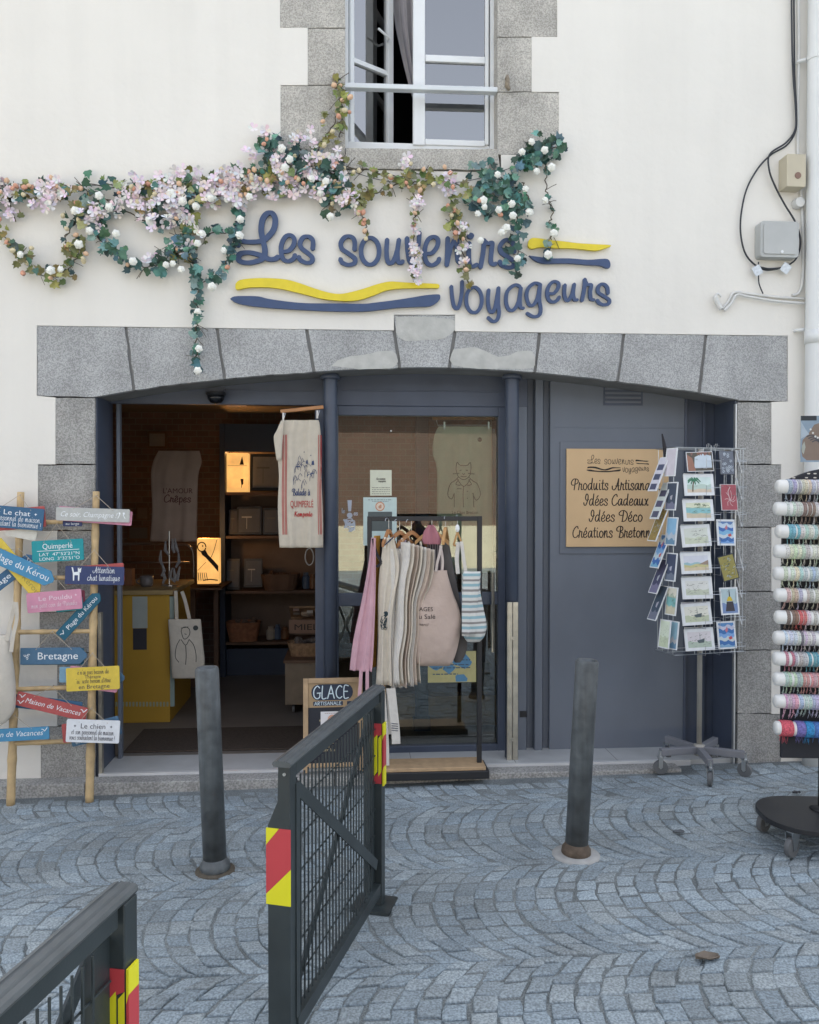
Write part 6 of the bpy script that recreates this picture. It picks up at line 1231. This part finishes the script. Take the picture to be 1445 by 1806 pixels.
def bracelet_mesh(seed, long=1):
    r = random.Random(seed); mb = MB(); prof = [(.0335, -.0075), (.0358, -.0062), (.0364, 0), (.0358, .0062), (.0335, .0075)]; mb.lathe(prof, (0, 0, 0), 18, (1, 0, 0)); mb.f = mb.f[:-2]; mb.c = mb.c[:-2]; mb.m = mb.m[:-2]
    for k in range(3):
        x = r.uniform(-.005, .005); L = r.uniform(.02, .05)*long; mb.tube([(x, .02, -.033), (x + r.uniform(-.006, .006), .022, -.036 - L*.5), (x + r.uniform(-.014, .014), .022, -.036 - L)], .0014, 4)
    return mb
BR = [bracelet_mesh(k).build('bracelet', band, local=True, smoothing=True) for k in range(3)]
used = [False]*3
BP = [[(.3,.32,.4), (.5,.42,.36), (.42,.46,.52), (.55,.55,.56), (.38,.42,.5)], [(.55,.56,.5), (.48,.5,.42), (.2,.15,.1), (.62,.58,.48), (.6,.38,.34)], [(.16,.36,.42), (.6,.6,.52), (.4,.5,.5), (.3,.28,.24), (.58,.58,.5)], [(.62,.6,.52), (.5,.5,.45), (.58,.6,.54), (.4,.42,.36)], [(.62,.58,.48), (.45,.52,.5), (.42,.52,.6), (.55,.5,.5), (.55,.3,.26)], [(.48,.42,.34), (.42,.42,.44), (.5,.46,.42), (.52,.36,.42), (.5,.34,.36)], [(.2,.12,.08), (.5,.1,.1), (.62,.58,.5), (.45,.4,.36), (.12,.1,.1), (.5,.16,.2)], [(.6,.62,.66), (.14,.16,.2), (.55,.5,.52), (.62,.64,.66), (.3,.2,.2)], [(.52,.16,.24), (.4,.42,.42), (.08,.26,.34), (.62,.6,.5), (.2,.4,.44)], [(.42,.54,.46), (.38,.5,.42), (.6,.24,.26), (.6,.3,.3), (.62,.62,.58)], [(.6,.36,.44), (.4,.46,.56), (.44,.5,.58), (.5,.52,.6), (.3,.5,.5)]]
on = ['topmost', 'second', 'third', 'fourth', 'fifth', 'sixth', 'seventh', 'eighth', 'ninth', 'tenth', 'eleventh']
for k, py in enumerate(RYS):
    z = P(1370, py, SYb - .06).z; r = random.Random(k); mb = MB(); a, b = S_(-.055 + r.uniform(-.006, .006), .07, z), S_(.50, .07, z - .010); ax = (b - a).normalized(); L = (b - a).length
    mb.lathe([(.001, -.006), (.022, -.005), (.030, .001), (.0333, .012), (.0333, L - .005), (.022, L)], a, 18, ax); mb.build('roll', rollw, st, smoothing=True)
    mb = MB(); mb.bar(S_(.1, .0125, z), S_(.1, .05, z), .012, .012); mb.bar(S_(.38, .0125, z), S_(.38, .05, z), .012, .012); mb.build('roll_bracket', blackm, st)
    u = .04 + r.uniform(0, .012); i = 0; pal = BP[k]; ci = 0
    while u < .36 and i < 16:
        v = r.randrange(3)
        if not used[v]: o = BR[v]; used[v] = True
        else: o = BR[v].copy(); COL.objects.link(o)
        c = pal[min(len(pal) - 1, int(i/13*len(pal) + r.uniform(-.4, .6)) if i else 0)]; o.location = a + ax*u; o.rotation_euler = (r.uniform(-.15, .15), 0, math.atan2(ax.y, ax.x) + r.uniform(-.07, .07)); o.color = (*[max(0, (q*.85 + .06)*r.uniform(.85, 1.12)) for q in c], 1); s_ = r.uniform(.8, 1.3); o.scale = (s_, 1, 1)
        tag(o, 'thread bracelet slipped on the %s white roll of the black stand' % on[k], 'bracelet', 'bracelets on the %s roll' % on[k]); u += .0165*s_ + (r.uniform(.002, .016) if r.random() < .2 else .0006); i += 1
z = P(1370, 1283, SYb - .06).z; a = S_(-.05, .07, z); b = S_(.50, .07, z - .022); ax = (b - a).normalized(); mb = MB(); mb.lathe([(.001, -.006), (.026, -.005), (.033, .003), (.035, .3), (.035, .55)], a, 18, ax); mb.build('roll', rollw, st, smoothing=True)
for u0, u1, col, lb in ((.016, .075, (.55, .10, .13), 'coral red'), (.088, .13, (.16, .14, .36), 'violet'), (.131, .17, (.04, .22, .45), 'bright blue'), (.171, .225, (.07, .16, .40), 'deep blue'), (.226, .25, (.04, .30, .12), 'green'), (.268, .33, (.5, .42, .05), 'yellow')):
    mb = MB(); mb.lathe([(.0345, u0), (.0385, u0 + .002), (.039, (u0+u1)/2), (.0385, u1 - .002), (.0345, u1)], a, 20, ax); r = random.Random(int(u0*1000))
    for q in range(7): u = r.uniform(u0 + .004, u1 - .004); p = a + ax*u - Z*.038; mb.tube([p, p + Vector((r.uniform(-.01, .01), r.uniform(-.01, .01), -.02 - .02*r.random()))], .0011, 4)
    o = mb.build('fringed_bracelet', band, smoothing=True); o.color = (*col, 1); tag(o, '%s fringed bracelet block on the bottom roll of the stand' % lb, 'bracelet', 'coloured bracelets on the bottom roll')
# picture card above the stand
c = P(1452, 774, SYb - .01); t = T('display_card', 'upright photo card of a hand wearing bracelets on top of the black stand', 'display card', c); mb = MB(); fr = (c, SF[1], Z, SF[3]); s = km; W_, H_ = 74*s, 78*s
mb.col = (.22, .29, .36); mb.prism([(-W_/2, -H_/2), (W_/2, -H_/2), (W_/2, H_/2), (-W_/2, H_/2)], fr, -.003, 0); mb.build('card', vcol, t)
mb = MB(); u = -W_/2
def pg(po, col, n): mb.col = col; mb.flat([(u + a*s, b*s) for a, b in po], fr, n)
pg([(0, 39), (26, 39), (26, 31), (0, 31)], (.03, .035, .04), .0004); pg([(1, -20), (3, -2), (12, 8), (22, 24), (40, 30), (74, 30), (74, -36), (10, -36), (3, -30)], (.20, .15, .12), .0003); pg([(2, -12), (6, -4), (8, -14), (5, -26), (2, -22)], (.32, .34, .3), .0006); pg([(0, 30), (8, 16), (14, 8), (0, 0)], (.34, .40, .46), .0005)
for k in range(4): mb.col = (.07, .07, .08); mb.ribbon([(u + (10 + 3*k)*s, (4 - 3*k)*s), (u + (20 + 2*k)*s, (6 - 3*k)*s), (u + (34 + k)*s, (-4 - 2*k)*s)], 2*s, fr, .0008 + k*.0001, cal=False)
for k in range(5): pg(circ(16 + 4*k, 16 - 6*k if k < 3 else 8 - 2*k, 1.8, 8), (.6, .6, .58), .0014)
mb.build('picture', vcol, t); mb = MB(); mb.tube([S_(.26, -.012, zt), S_(.26, -.012, c.z)], .006, 8); mb.build('holder', blackm, t)
# ------------------------------------------------------------------ litter on the setts
for px, py, w_, col, lb in ((1248, 1693, .055, (.16, .13, .10), 'curled brown dead leaf on the setts at the lower right'), (1197, 1470, .035, (.10, .11, .12), 'scrap of dark litter on the setts before the postcard rack'), (1405, 1400, .03, (.03, .03, .035), 'small dark scrap on the setts beside the stand pole')):
    p = G(px, py, .004); mb = MB(); mb.col = col; r = random.Random(px); n = 9; vs = []
    for j in range(5):
        for i in range(n): u, v = i/(n-1) - .5, j/4 - .5; k = 1 - (2*u)**2*.8; vs.append(p + Vector((u*w_*1.6, v*w_*.9*k, .004 + w_*.25*(2*v)**2 + r.uniform(0, .004))))
    mb.add(vs, [(j*n+i, j*n+i+1, (j+1)*n+i+1, (j+1)*n+i) for j in range(4) for i in range(n-1)]); tag(mb.build('dead_leaf' if px == 1248 else 'litter_scrap', vcol, solid=.0015), lb, 'leaf' if px == 1248 else 'litter')
# ------------------------------------------------------------------ inside the shop
mustard = mat('mustard_paint', (.42, .25, .03), .6, var=.06, vs=4); greygreen = mat('grey_green', (.2, .23, .21), .7); darkblue = mat('shelf_blue', (.035, .05, .085), .6, var=.1); brownw = mat('dark_shelf_wood', (.12, .07, .045), .6, var=.2, vs=9); backw = mat('shelf_back', (.17, .12, .09), .8, var=.1, vs=6)
lampm = mat('glowing_paper', (.95, .50, .15), .9, var=.3, vs=5, emit=.25)
def ibox(mb, px0, py0, px1, py1, y, dep): a = P(px0, py1, y); b = P(px1, py0, y); mb.box((a.x, y, a.z), (b.x, y + dep, b.z))
def pos(px, py, y): return P(px, py, y)
# counter
CY = 1.15; zf = .051
t = T('counter', 'mustard yellow counter with a narrow grey inset inside the doorway', 'counter', (P(240, 1100, CY).x, CY, zf)); a = P(160, 1045, CY); b = P(299, 1045, CY)
mb = MB(); mb.box((a.x, CY, zf), (b.x, CY + .8, a.z - .02)); mb.build('body', mustard, t, bevel=.004)
mb = MB(); mb.box((a.x - .02, CY - .02, a.z - .0195), (b.x + .03, CY + .82, a.z + .015)); mb.build('top', mat('counter_top', (.30, .22, .10), .5, var=.15, vs=10), t, bevel=.004)
mb = MB(); ibox(mb, 234, 1052, 260, 1108, CY - .004, .003); mb.build('inset', mat('pale_inset', (.34, .38, .36), .6), t); mb = MB(); ibox(mb, 235, 1108.3, 259, 1146, CY - .004, .003); mb.build('inset', mat('dark_inset', (.035, .035, .045), .5), t)
mb = MB(); ibox(mb, 300.5, 1052, 307, 1246, CY + .01, .012); mb.build('edge_strip', mat('pale_green_strip', (.28, .36, .34), .6), t)
mb = MB(); r = random.Random(1); [ibox(mb, q, 1238, q + 3.2, 1246, CY - .003, .0025) for q in range(204, 298, 6)]; mb.build('tape', mat('patterned_tape', (.30, .33, .22), .7), t)
t = T('tote_bag', 'cream tote printed with an animal in a coat hanging on the counter corner', 'bag', P(328, 1195, CY - .03)); mb = MB(); bag(mb, [(1092, 298, 354, .012), (1098, 297, 355, .03), (1140, 300, 359, .06), (1175, 302, 361, .06), (1196, 304, 345, .03)], CY - .06, seed=3, wob=.04); o = mb.build('body', canvas, t, smoothing=True)
mb = MB(); strap(mb, [(312, 1094), (311, 1060), (310, 1042)], CY - .03, 6); strap(mb, [(335, 1094), (327, 1060), (321, 1043)], CY - .03, 6); mb.build('handle', canvas, t)
fr = (P(330, 1140, CY), X, Z, -Y_); s = mpp(330, 1140, CY); mb = MB()
for stp in ([(-6,30),(-4,36),(2,38),(8,34),(9,26),(4,18),(-2,18),(-6,30)], [(-8,16),(-14,4),(-16,-14),(-10,-24)], [(8,16),(16,6),(20,-10),(20,-24)], [(-6,16),(2,6),(8,16)], [(2,6),(3,-12),(2,-28)], [(0,26),(3,25)], [(-6,36),(6,38)]): mb.ribbon([(a_*s, b_*s) for a_, b_ in stp], 1.2*s, fr, 0, cal=False, step=4)
mb.flat(circ(19*s, 36*s, 4.5*s, 14), fr, 0); drape(mb, o, .003); mb.build('print', MATS['soft_ink'], t)
# things on the counter
def cup(px, py, y, rad, h, label, m, handle=True):
    p = P(px, py, y); p.z = a.z + .016; t = T('mug', label, 'mug', p); mb = MB(); mb.lathe([(rad*.8, 0), (rad, h*.3), (rad, h), (rad*.9, h), (rad*.9, h*.2), (.001, h*.15)], p, 18); mb.build('body', m, t, smoothing=True)
    if handle: mb = MB(); mb.tube([p + Vector((-rad*(.95 + .6*math.sin(q)), 0, h*(.2 + .6*q/3.14))) for q in [i*.4 for i in range(9)]], .006, 6); mb.build('handle', m, t)
cup(259, 1030, CY + .25, .05, .08, 'grey stoneware mug standing on the counter', mat('stoneware', (.16, .15, .15), .4))
t = T('display_stand', 'small chrome stand with grey trinkets on the counter', 'stand', P(300, 1040, CY + .3)); p = P(299, 1040, CY + .3); p.z = a.z + .016; mb = MB(); mb.tube([p, p + Z*.42], .006, 8); mb.lathe([(.06, 0), (.06, .008), (.01, .014)], p, 14); mb.build('stem', chrome, t)
mb = MB(); r = random.Random(3)
for k in range(10): q = p + Vector((r.uniform(-.11, .11), -.02, .12 + .28*r.random())); mb.tube([q, q + Vector((r.uniform(-.02, .02), 0, -.07)), q + Vector((r.uniform(-.03, .03), 0, -.11))], [.006, .014, .009], 6)
mb.build('trinkets', mat('grey_trinket', (.26, .26, .27), .5, var=.2), t)
t = T('metal_rail', 'rounded metal rail curving above the back of the counter', 'rail', P(250, 1000, CY + .7)); mb = MB(); yy = CY + .7; mb.tube(smooth([tuple(P(*q, yy)) for q in ((204, 960), (260, 959), (320, 960), (335, 964), (341, 980), (342, 1020))], 6), .011, 8); mb.tube([P(204, 992, yy), P(335, 992, yy)], .008, 8); mb.build('tube', mat('dull_metal', (.25, .20, .17), .4, .8), t, smoothing=True)
mb = MB(); q = P(222, 1032, CY + .3); q.z = a.z + .016; mb.box((q.x - .04, q.y, q.z), (q.x + .05, q.y + .08, q.z + .13)); tag(mb.build('carton', mat('brown_card', (.22, .10, .05), .8), bevel=.003), 'small brown carton on the left of the counter', 'carton')
# hanging towel in the gloom
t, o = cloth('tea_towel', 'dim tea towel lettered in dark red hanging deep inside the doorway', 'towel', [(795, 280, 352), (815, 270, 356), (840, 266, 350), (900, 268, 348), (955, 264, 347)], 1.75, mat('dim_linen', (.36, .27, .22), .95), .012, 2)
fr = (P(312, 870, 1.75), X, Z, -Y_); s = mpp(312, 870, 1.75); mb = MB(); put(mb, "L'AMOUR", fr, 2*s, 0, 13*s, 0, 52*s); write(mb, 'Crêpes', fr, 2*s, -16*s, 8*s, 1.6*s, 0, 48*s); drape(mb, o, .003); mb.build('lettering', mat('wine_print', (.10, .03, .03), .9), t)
# lit lamps
LY = 2.2
def lamp(label, px0, py0, px1, py1, y, draw):
    c = P((px0+px1)/2, py1, y); t = T('paper_lamp', label, 'lamp', c, 'glowing paper lamps'); p0 = P(px0, py1, y); p1 = P(px1, py0, y); W = p1.x - p0.x; Hh = p1.z - p0.z
    mb = MB(); mb.box((p0.x, y, p0.z), (p1.x, y + .12, p1.z)); mb.build('shade', lampm, t, bevel=.004); mb = MB(); mb.box((p0.x - .004, y - .004, p0.z - .012), (p1.x + .004, y + .124, p0.z - .0002)); mb.build('base', brownw, t)
    mb = MB(); draw(mb, (Vector(((p0.x + p1.x)/2, y, (p0.z + p1.z)/2)), X, Z, -Y_), W, Hh); L_ = bpy.data.lights.new('lamp_glow', 'POINT'); L_.energy = 1.0; L_.color = (1, .5, .16); L_.shadow_soft_size = .03; lo = bpy.data.objects.new('lamp_glow', L_); COL.objects.link(lo); lo.parent = t; lo.location = Vector(((p0.x + p1.x)/2 - .05, y + .06, p1.z + .05)) - ROOT[t.name]
    mb.build('drawing', mat('lamp_ink', (.05, .035, .025), .8), t); return t
def puffin(mb, fr, W, Hh):
    mb.ribbon([(W*(-.28 + .19*math.cos(q*.6)), Hh*(.32 + .1*math.sin(q*.6))) for q in range(11)], .05*W, fr, .001, cal=False); mb.flat([(-.33*W, .21*Hh), (-.12*W, .26*Hh), (.0, .15*Hh), (.3*W, .0), (.48*W, -.1*Hh), (.48*W, -.24*Hh), (.2*W, -.08*Hh), (-.1*W, .08*Hh), (-.26*W, .14*Hh)], fr, .001); mb.flat(circ(-.24*W, .34*Hh, .035*W, 8), fr, .0012)
    for k in range(5): mb.ribbon([(-.45*W + k*.09*W, -.25*Hh), (-.42*W + k*.1*W, -.42*Hh)], .03*W, fr, .001, cal=False)
    mb.ribbon([(-.2*W, -.42*Hh), (.1*W, -.40*Hh), (.44*W, -.42*Hh)], .05*W, fr, .001, cal=False); mb.ribbon([(.42*W, .48*Hh), (.25*W, .2*Hh), (.05*W, .0)], .025*W, fr, .0012, cal=False); mb.ribbon([(-.1*W, -.02*Hh), (-.3*W, -.12*Hh), (-.46*W, -.2*Hh)], .02*W, fr, .001, cal=False)
def boatlamp(mb, fr, W, Hh):
    mb.ribbon([(-.45*W, .18*Hh), (0, .175*Hh), (.45*W, .18*Hh)], .015*W, fr, .001, cal=False); mb.flat([(.1*W, .2*Hh), (.3*W, .2*Hh), (.22*W, .42*Hh)], fr, .0008); mb.flat([(.14*W, -.16*Hh), (.28*W, -.16*Hh), (.27*W, -.3*Hh), (.18*W, -.32*Hh)], fr, .001); mb.ribbon([(.2*W, -.3*Hh), (.19*W, -.38*Hh)], .03*W, fr, .001, cal=False)
lamp('glowing paper lamp with a puffin drawing at the back left', 348, 950, 386, 1030, LY, puffin)
lamp('glowing paper lamp with a small sailing boat on the upper shelf', 400, 799, 438, 868, 2.75, boatlamp)
t = T('lamp_shelf', 'wooden shelf carrying the puffin lamp on the back wall', 'shelf', P(345, 1034, LY)); mb = MB(); p0 = P(322, 1040, LY); p1 = P(392, 1033.5, LY); mb.box((p0.x, LY - .04, p0.z), (p1.x, IY - .002, p1.z - .013)); mb.build('plank', brownw, t); mb = MB(); mb.box((p0.x + .05, LY + .1, zf), (p0.x + .09, LY + .14, p0.z - .0005)); mb.box((p1.x - .09, LY + .1, zf), (p1.x - .05, LY + .14, p0.z - .0005)); mb.build('leg', brownw, t)
# framed pictures on the brick wall
for i, (px, py, wp, hp, col, lb) in enumerate(((278, 776, 34, 30, (.2, .2, .2), 'small pale framed picture high on the back brick wall'), (252, 905, 22, 26, (.14, .11, .10), 'small dark framed picture on the brick wall behind the champagne board'), (245, 940, 40, 26, (.10, .10, .11), 'lower dark framed picture on the brick wall'))):
    c = P(px, py, IY - .02); s = mpp(px, py, IY - .02); t = T('framed_picture', lb, 'picture', c, 'framed pictures on the inner brick wall'); fr = (c, X, Z, -Y_); mb = MB(); mb.prism(rrect(wp*s, hp*s, .003), fr, -.018, .012); mb.build('frame', brownw, t); mb = MB(); mb.col = col; mb.flat(rrect(wp*s*.8, hp*s*.76, .003), fr, .013); mb.build('picture', vcol, t)
# blue shelving
SY = 2.7; t = T('shelf_unit', 'dark blue shelf unit at the back of the shop', 'shelving', P(480, 1240, SY)); zt = P(480, 748, SY).z; xa, xb = P(388, 900, SY).x, P(592, 900, SY).x
for x in (xa, xb - .05): mb = MB(); mb.box((x, SY - .02, zf), (x + .05, SY + .4, zt)); mb.build('side', darkblue, t, bevel=.003)
mb = MB(); mb.box((xa + .0502, SY + .36, zf), (xb - .0502, SY + .38, zt)); mb.build('back', backw, t); mb = MB(); mb.box((xa + .0502, SY - .01, P(0, 795, SY).z), (xb - .0502, SY + .03, zt)); mb.build('pelmet', darkblue, t)
for py in (868, 945, 1042, 1132): mb = MB(); z = P(480, py, SY).z; mb.box((xa + .0502, SY, z - .025), (xb - .0502, SY + .3598, z)); mb.build('shelf', brownw, t)
mb = MB(); mb.box((xa + .0502, SY + .05, zf), (xb - .0502, SY + .08, P(480, 1140, SY).z - .03)); mb.build('lower_panel', darkblue, t)
def shelf_pic(px, py0, py1, wp, label, seed):
    c = P(px, (py0+py1)/2, SY + .1); s = mpp(px, 900, SY + .1); t = T('framed_picture', label, 'picture', P(px, py1, SY + .1), 'framed pictures on the blue shelves'); fr = frame_at(c, 0, R(8)); W, Hh = wp*s, (py1-py0)*s; mb = MB(); mb.prism(rrect(W, Hh, .003), fr, -.015, .005); mb.build('frame', blackm, t); mb = MB(); r = random.Random(seed); mb.col = r.choice([(.1, .11, .13), (.25, .24, .23), (.08, .08, .09)]); mb.flat(rrect(W*.84, Hh*.84, .002), fr, .006); mb.col = (.5, .5, .5) if seed in (1, 4) else (.16, .15, .14); mb.flat([(-.3*W, .1*Hh), (.1*W, .1*Hh), (.1*W, .14*Hh), (-.3*W, .14*Hh)], fr, .0065); mb.ribbon([(-.1*W, .1*Hh), (-.1*W, -.3*Hh)], .02*W, fr, .0065, cal=False); mb.build('picture', vcol, t)
for i, q in enumerate(((470, 800, 866, 56, 'textured brown picture beside the boat lamp'), (440, 893, 943, 44, 'black picture with pale lines on the middle shelf'), (482, 896, 943, 36, 'second black picture on the middle shelf, partly behind the towel'), (410, 985, 1040, 26, 'small dark picture on the third shelf near the lamp'), (447, 985, 1036, 32, 'small framed picture with a pale v shape on the third shelf'), (412, 898, 943, 16, 'narrow dark picture at the left end of the middle shelf'))): shelf_pic(*q, i)
JARS = [mat('jar_cream', (.34, .30, .25), .4), mat('jar_blue', (.07, .10, .16), .4), mat('jar_brown', (.16, .08, .04), .4), mat('jar_grey', (.2, .2, .2), .4)]
jn = 0
for py, xs_ in ((868, (502, 514, 527, 541, 553)), (943, (512, 526, 539, 552)), (1041, (540, 552, 563)), (1131, (478, 490, 503))):
    for px in xs_:
        r = random.Random(px + py); c = P(px, py, SY + .12); c.z = P(480, py, SY).z + .0005; q = r.uniform(.03, .045); h_ = r.uniform(.08, .17); mb = MB(); m_j = JARS[jn % 4]; jn += 1
        mb.lathe([(q*.9, 0), (q, .01), (q, h_*.7), (q*.6, h_*.85), (q*.62, h_)], c, 14); tag(mb.build('jar', m_j, smoothing=False), 'small jar or bottle on the %s of the blue unit' % {868: 'upper shelf', 943: 'middle shelf', 1041: 'third shelf', 1131: 'lowest shelf'}[py], 'jar', 'jars on the %s' % {868: 'upper shelf', 943: 'middle shelf', 1041: 'third shelf', 1131: 'lowest shelf'}[py])
def basket(px, py, wp, hp, y, label, m, fill=None, z=None):
    c = P(px, py, y); s = mpp(px, py, y); W, Hh = wp*s, hp*s; 
    if z is not None: c.z = z
    t = T('basket', label, 'basket', c, 'baskets inside the shop'); mb = MB(); n = 20; prof = [(.40, 0), (.5, 1), (.47, 1), (.37, .08)]; vs = []
    for q, h in prof:
        for k in range(n): aa = 6.283*k/n; vs.append(c + Vector((math.copysign(abs(math.cos(aa))**.6, math.cos(aa))*q*W, math.copysign(abs(math.sin(aa))**.6, math.sin(aa))*q*W*.7, h*Hh)))
    mb.add(vs, [(j*n+k, j*n+(k+1) % n, (j+1)*n+(k+1) % n, (j+1)*n+k) for j in range(3) for k in range(n)] + [tuple(range(n-1, -1, -1)), tuple(3*n + k for k in range(n))]); mb.build('body', m, t)
    mb = MB(); r = random.Random(px)
    for k in range(12): q = c + Vector((r.uniform(-.35, .35)*W, r.uniform(-.2, .2)*W, Hh*(.75 + .4*r.random()))); mb.lathe([(.01, -.02), (.03, 0), (.01, .02)], q, 7, (r.uniform(-1, 1), r.uniform(-1, 1), 1))
    mb.build('contents', fill or backw, t)
wick = mat('wicker', (.26, .16, .09), .8, var=.3, vs=40, bump=.4, bs=90)
basket(430, 1130, 62, 34, 2.75, 'wide orange basket low on the blue shelves', mat('orange_wicker', (.28, .12, .06), .8, var=.25, vs=30), None, P(430, 1131, SY).z + .001)
basket(495, 1041, 70, 28, 2.82, 'dark basket of odds and ends on the third shelf', brownw, brownw, P(480, 1042, SY).z + .001)
# wheeled crate with trays at the right of the doorway
WY_ = 1.3; t = T('wheeled_crate', 'grey wooden crate on casters inside the doorway', 'crate', P(535, 1262, WY_)); c0_ = P(503, 1255, WY_); c1_ = P(578, 1168, WY_); crm = mat('crate_wood', (.20, .155, .11), .7, var=.15, vs=10)
mb = MB(); mb.box((c0_.x, WY_, zf + .075), (c1_.x, WY_ + .45, c1_.z)); mb.build('body', crm, t, bevel=.006); mb = MB(); mb.box((c0_.x - .01, WY_ - .015, c1_.z + .0002), (c1_.x + .01, WY_ + .46, c1_.z + .02)); mb.build('top', brownw, t)
for x in (c0_.x + .06, c1_.x - .06):
    for y in (WY_ + .06, WY_ + .39): mb = MB(); mb.lathe([(.02, -.012), (.034, -.01), (.034, .01), (.02, .012)], (x, y, zf + .036), 14, (1, 0, 0)); mb.bar((x, y, zf + .04), (x, y, zf + .0748), .03, .02); mb.build('caster', rubber, t)
zc = c1_.z + .021
for k, (px, hgt, lb) in enumerate(((538, .09, 'wicker basket standing on the wheeled crate'),)): basket(px, 1150, 62, 24, WY_ + .2, lb, wick, mat('dark_goods', (.12, .1, .09), .6), zc)
t = T('tray_stand', 'stand of tilted wooden trays above the wheeled crate', 'stand', P(560, 1140, WY_ + .5)); mb = MB(); mb.box((c1_.x - .06, WY_ + .475, zf), (c1_.x - .02, WY_ + .515, P(0, 1000, WY_ + .5).z)); mb.build('post', brownw, t)
for py in (1080, 1142):
    mb = MB(); cc = P(545, py, WY_ + .35); fr = frame_at(cc, 0, R(-62)); mb.prism(rrect(.30, .22, .01), fr, -.01, .0); mb.prism([(-.15, -.11), (.15, -.11), (.15, -.1), (-.15, -.1)], fr, .0002, .05); mb.build('tray', wick, t)
    mb = MB(); r = random.Random(py); mb.col = (.3, .25, .2)
    for k in range(9): mb.col = r.choice([(.32, .24, .18), (.2, .13, .1), (.4, .36, .32)]); u, v = r.uniform(-.12, .12), r.uniform(-.08, .08); O, U, V, N = fr; mb.prism(rrect(.05, .04, .004, u, v), fr, .001, .02 + .01*r.random())
    mb.build('goods', vcol, t)
mb = MB(); fr = (P(540, 1105, WY_ + .3), X, Z, -Y_); s = mpp(540, 1105, WY_ + .3); t = T('honey_sign', 'brown sign lettered MIEL between the trays', 'sign', P(540, 1118, WY_ + .3)); mb.prism([(-30*s, -12*s), (32*s, -12*s), (32*s, 12*s), (-30*s, 12*s)], fr, -.01, 0); mb.build('panel', mat('brown_sign', (.22, .13, .09), .7), t); mb = MB(); put(mb, 'MIEL', fr, 0, -6*s, 15*s, .001, 42*s); mb.build('lettering', ink, t)
mb = MB(); q = P(546, 982, .9); [mb.tube([q + Vector((.0 + .03*math.cos(a_)*1, .01*k, .06*math.sin(a_))) for a_ in [i*.42 for i in range(16)]], .004, 5) for k in range(4)]; mb.tube([q + Z*.06, q + Z*.2], .002, 5); tag(mb.build('cord_coil', mat('pale_cord', (.4, .39, .37), .8)), 'coil of pale cord hanging under the doorway towel', 'cord')
# mat on the floor
mm = mat('coir_mat', (.060, .045, .035), .95, var=.2, vs=60, bump=.5, bs=200); a_ = P(204, 1334, .45); mb = MB(); mb.box((OX0 + .05, .42, FZ + .0005), (P(552, 1320, .42).x, .95, FZ + .012)); tag(mb.build('doormat', mm, bevel=.003), 'dark brown coir mat just inside the open doorway', 'doormat')
# behind the glass door
t = T('low_cabinet', 'low wooden cabinet behind the glass door', 'cabinet', (P(780, 1300, .9).x, .9, zf)); p0 = P(690, 1310, .9); p1 = P(880, 1225, .9); mb = MB(); mb.box((p0.x, .9, zf), (p1.x, 1.35, p1.z)); mb.build('body', mat('cabinet_wood', (.30, .19, .10), .6, var=.12, vs=10), t, bevel=.005); mb = MB(); mb.box((p0.x - .02, .88, p1.z + .0002), (p1.x + .02, 1.37, p1.z + .03)); mb.build('top', brownw, t, bevel=.004)
t = T('inner_post', 'dark blue post inside the shop behind the glass', 'post', (P(745, 1300, .8).x, .8, zf)); x = P(745, 900, .8).x; mb = MB(); mb.box((x - .045, .8, zf), (x + .045, .88, 2.55)); mb.build('shaft', darkblue, t, bevel=.004); mb = MB(); mb.box((x - .06, .785, zf), (x + .06, .895, zf + .08)); mb.build('base', darkblue, t)
for k, (px, py, wp, hp, lb) in enumerate(((660, 1180, 60, 50, 'box of dim goods left of the cabinet behind the glass'), (840, 1190, 50, 44, 'box of dim goods on the cabinet behind the glass'))):
    c = P(px, py, 1.0); s = mpp(px, py, 1.0); z = p1.z + .031 if k else zf; mb = MB(); mb.box((c.x - wp*s/2, 1.0, z), (c.x + wp*s/2, 1.25, z + hp*s)); tag(mb.build('goods_box', mat('goods_box%d' % k, (.14, .10, .08) if k else (.07, .10, .10), .8, var=.3, vs=20), bevel=.005), lb, 'box')
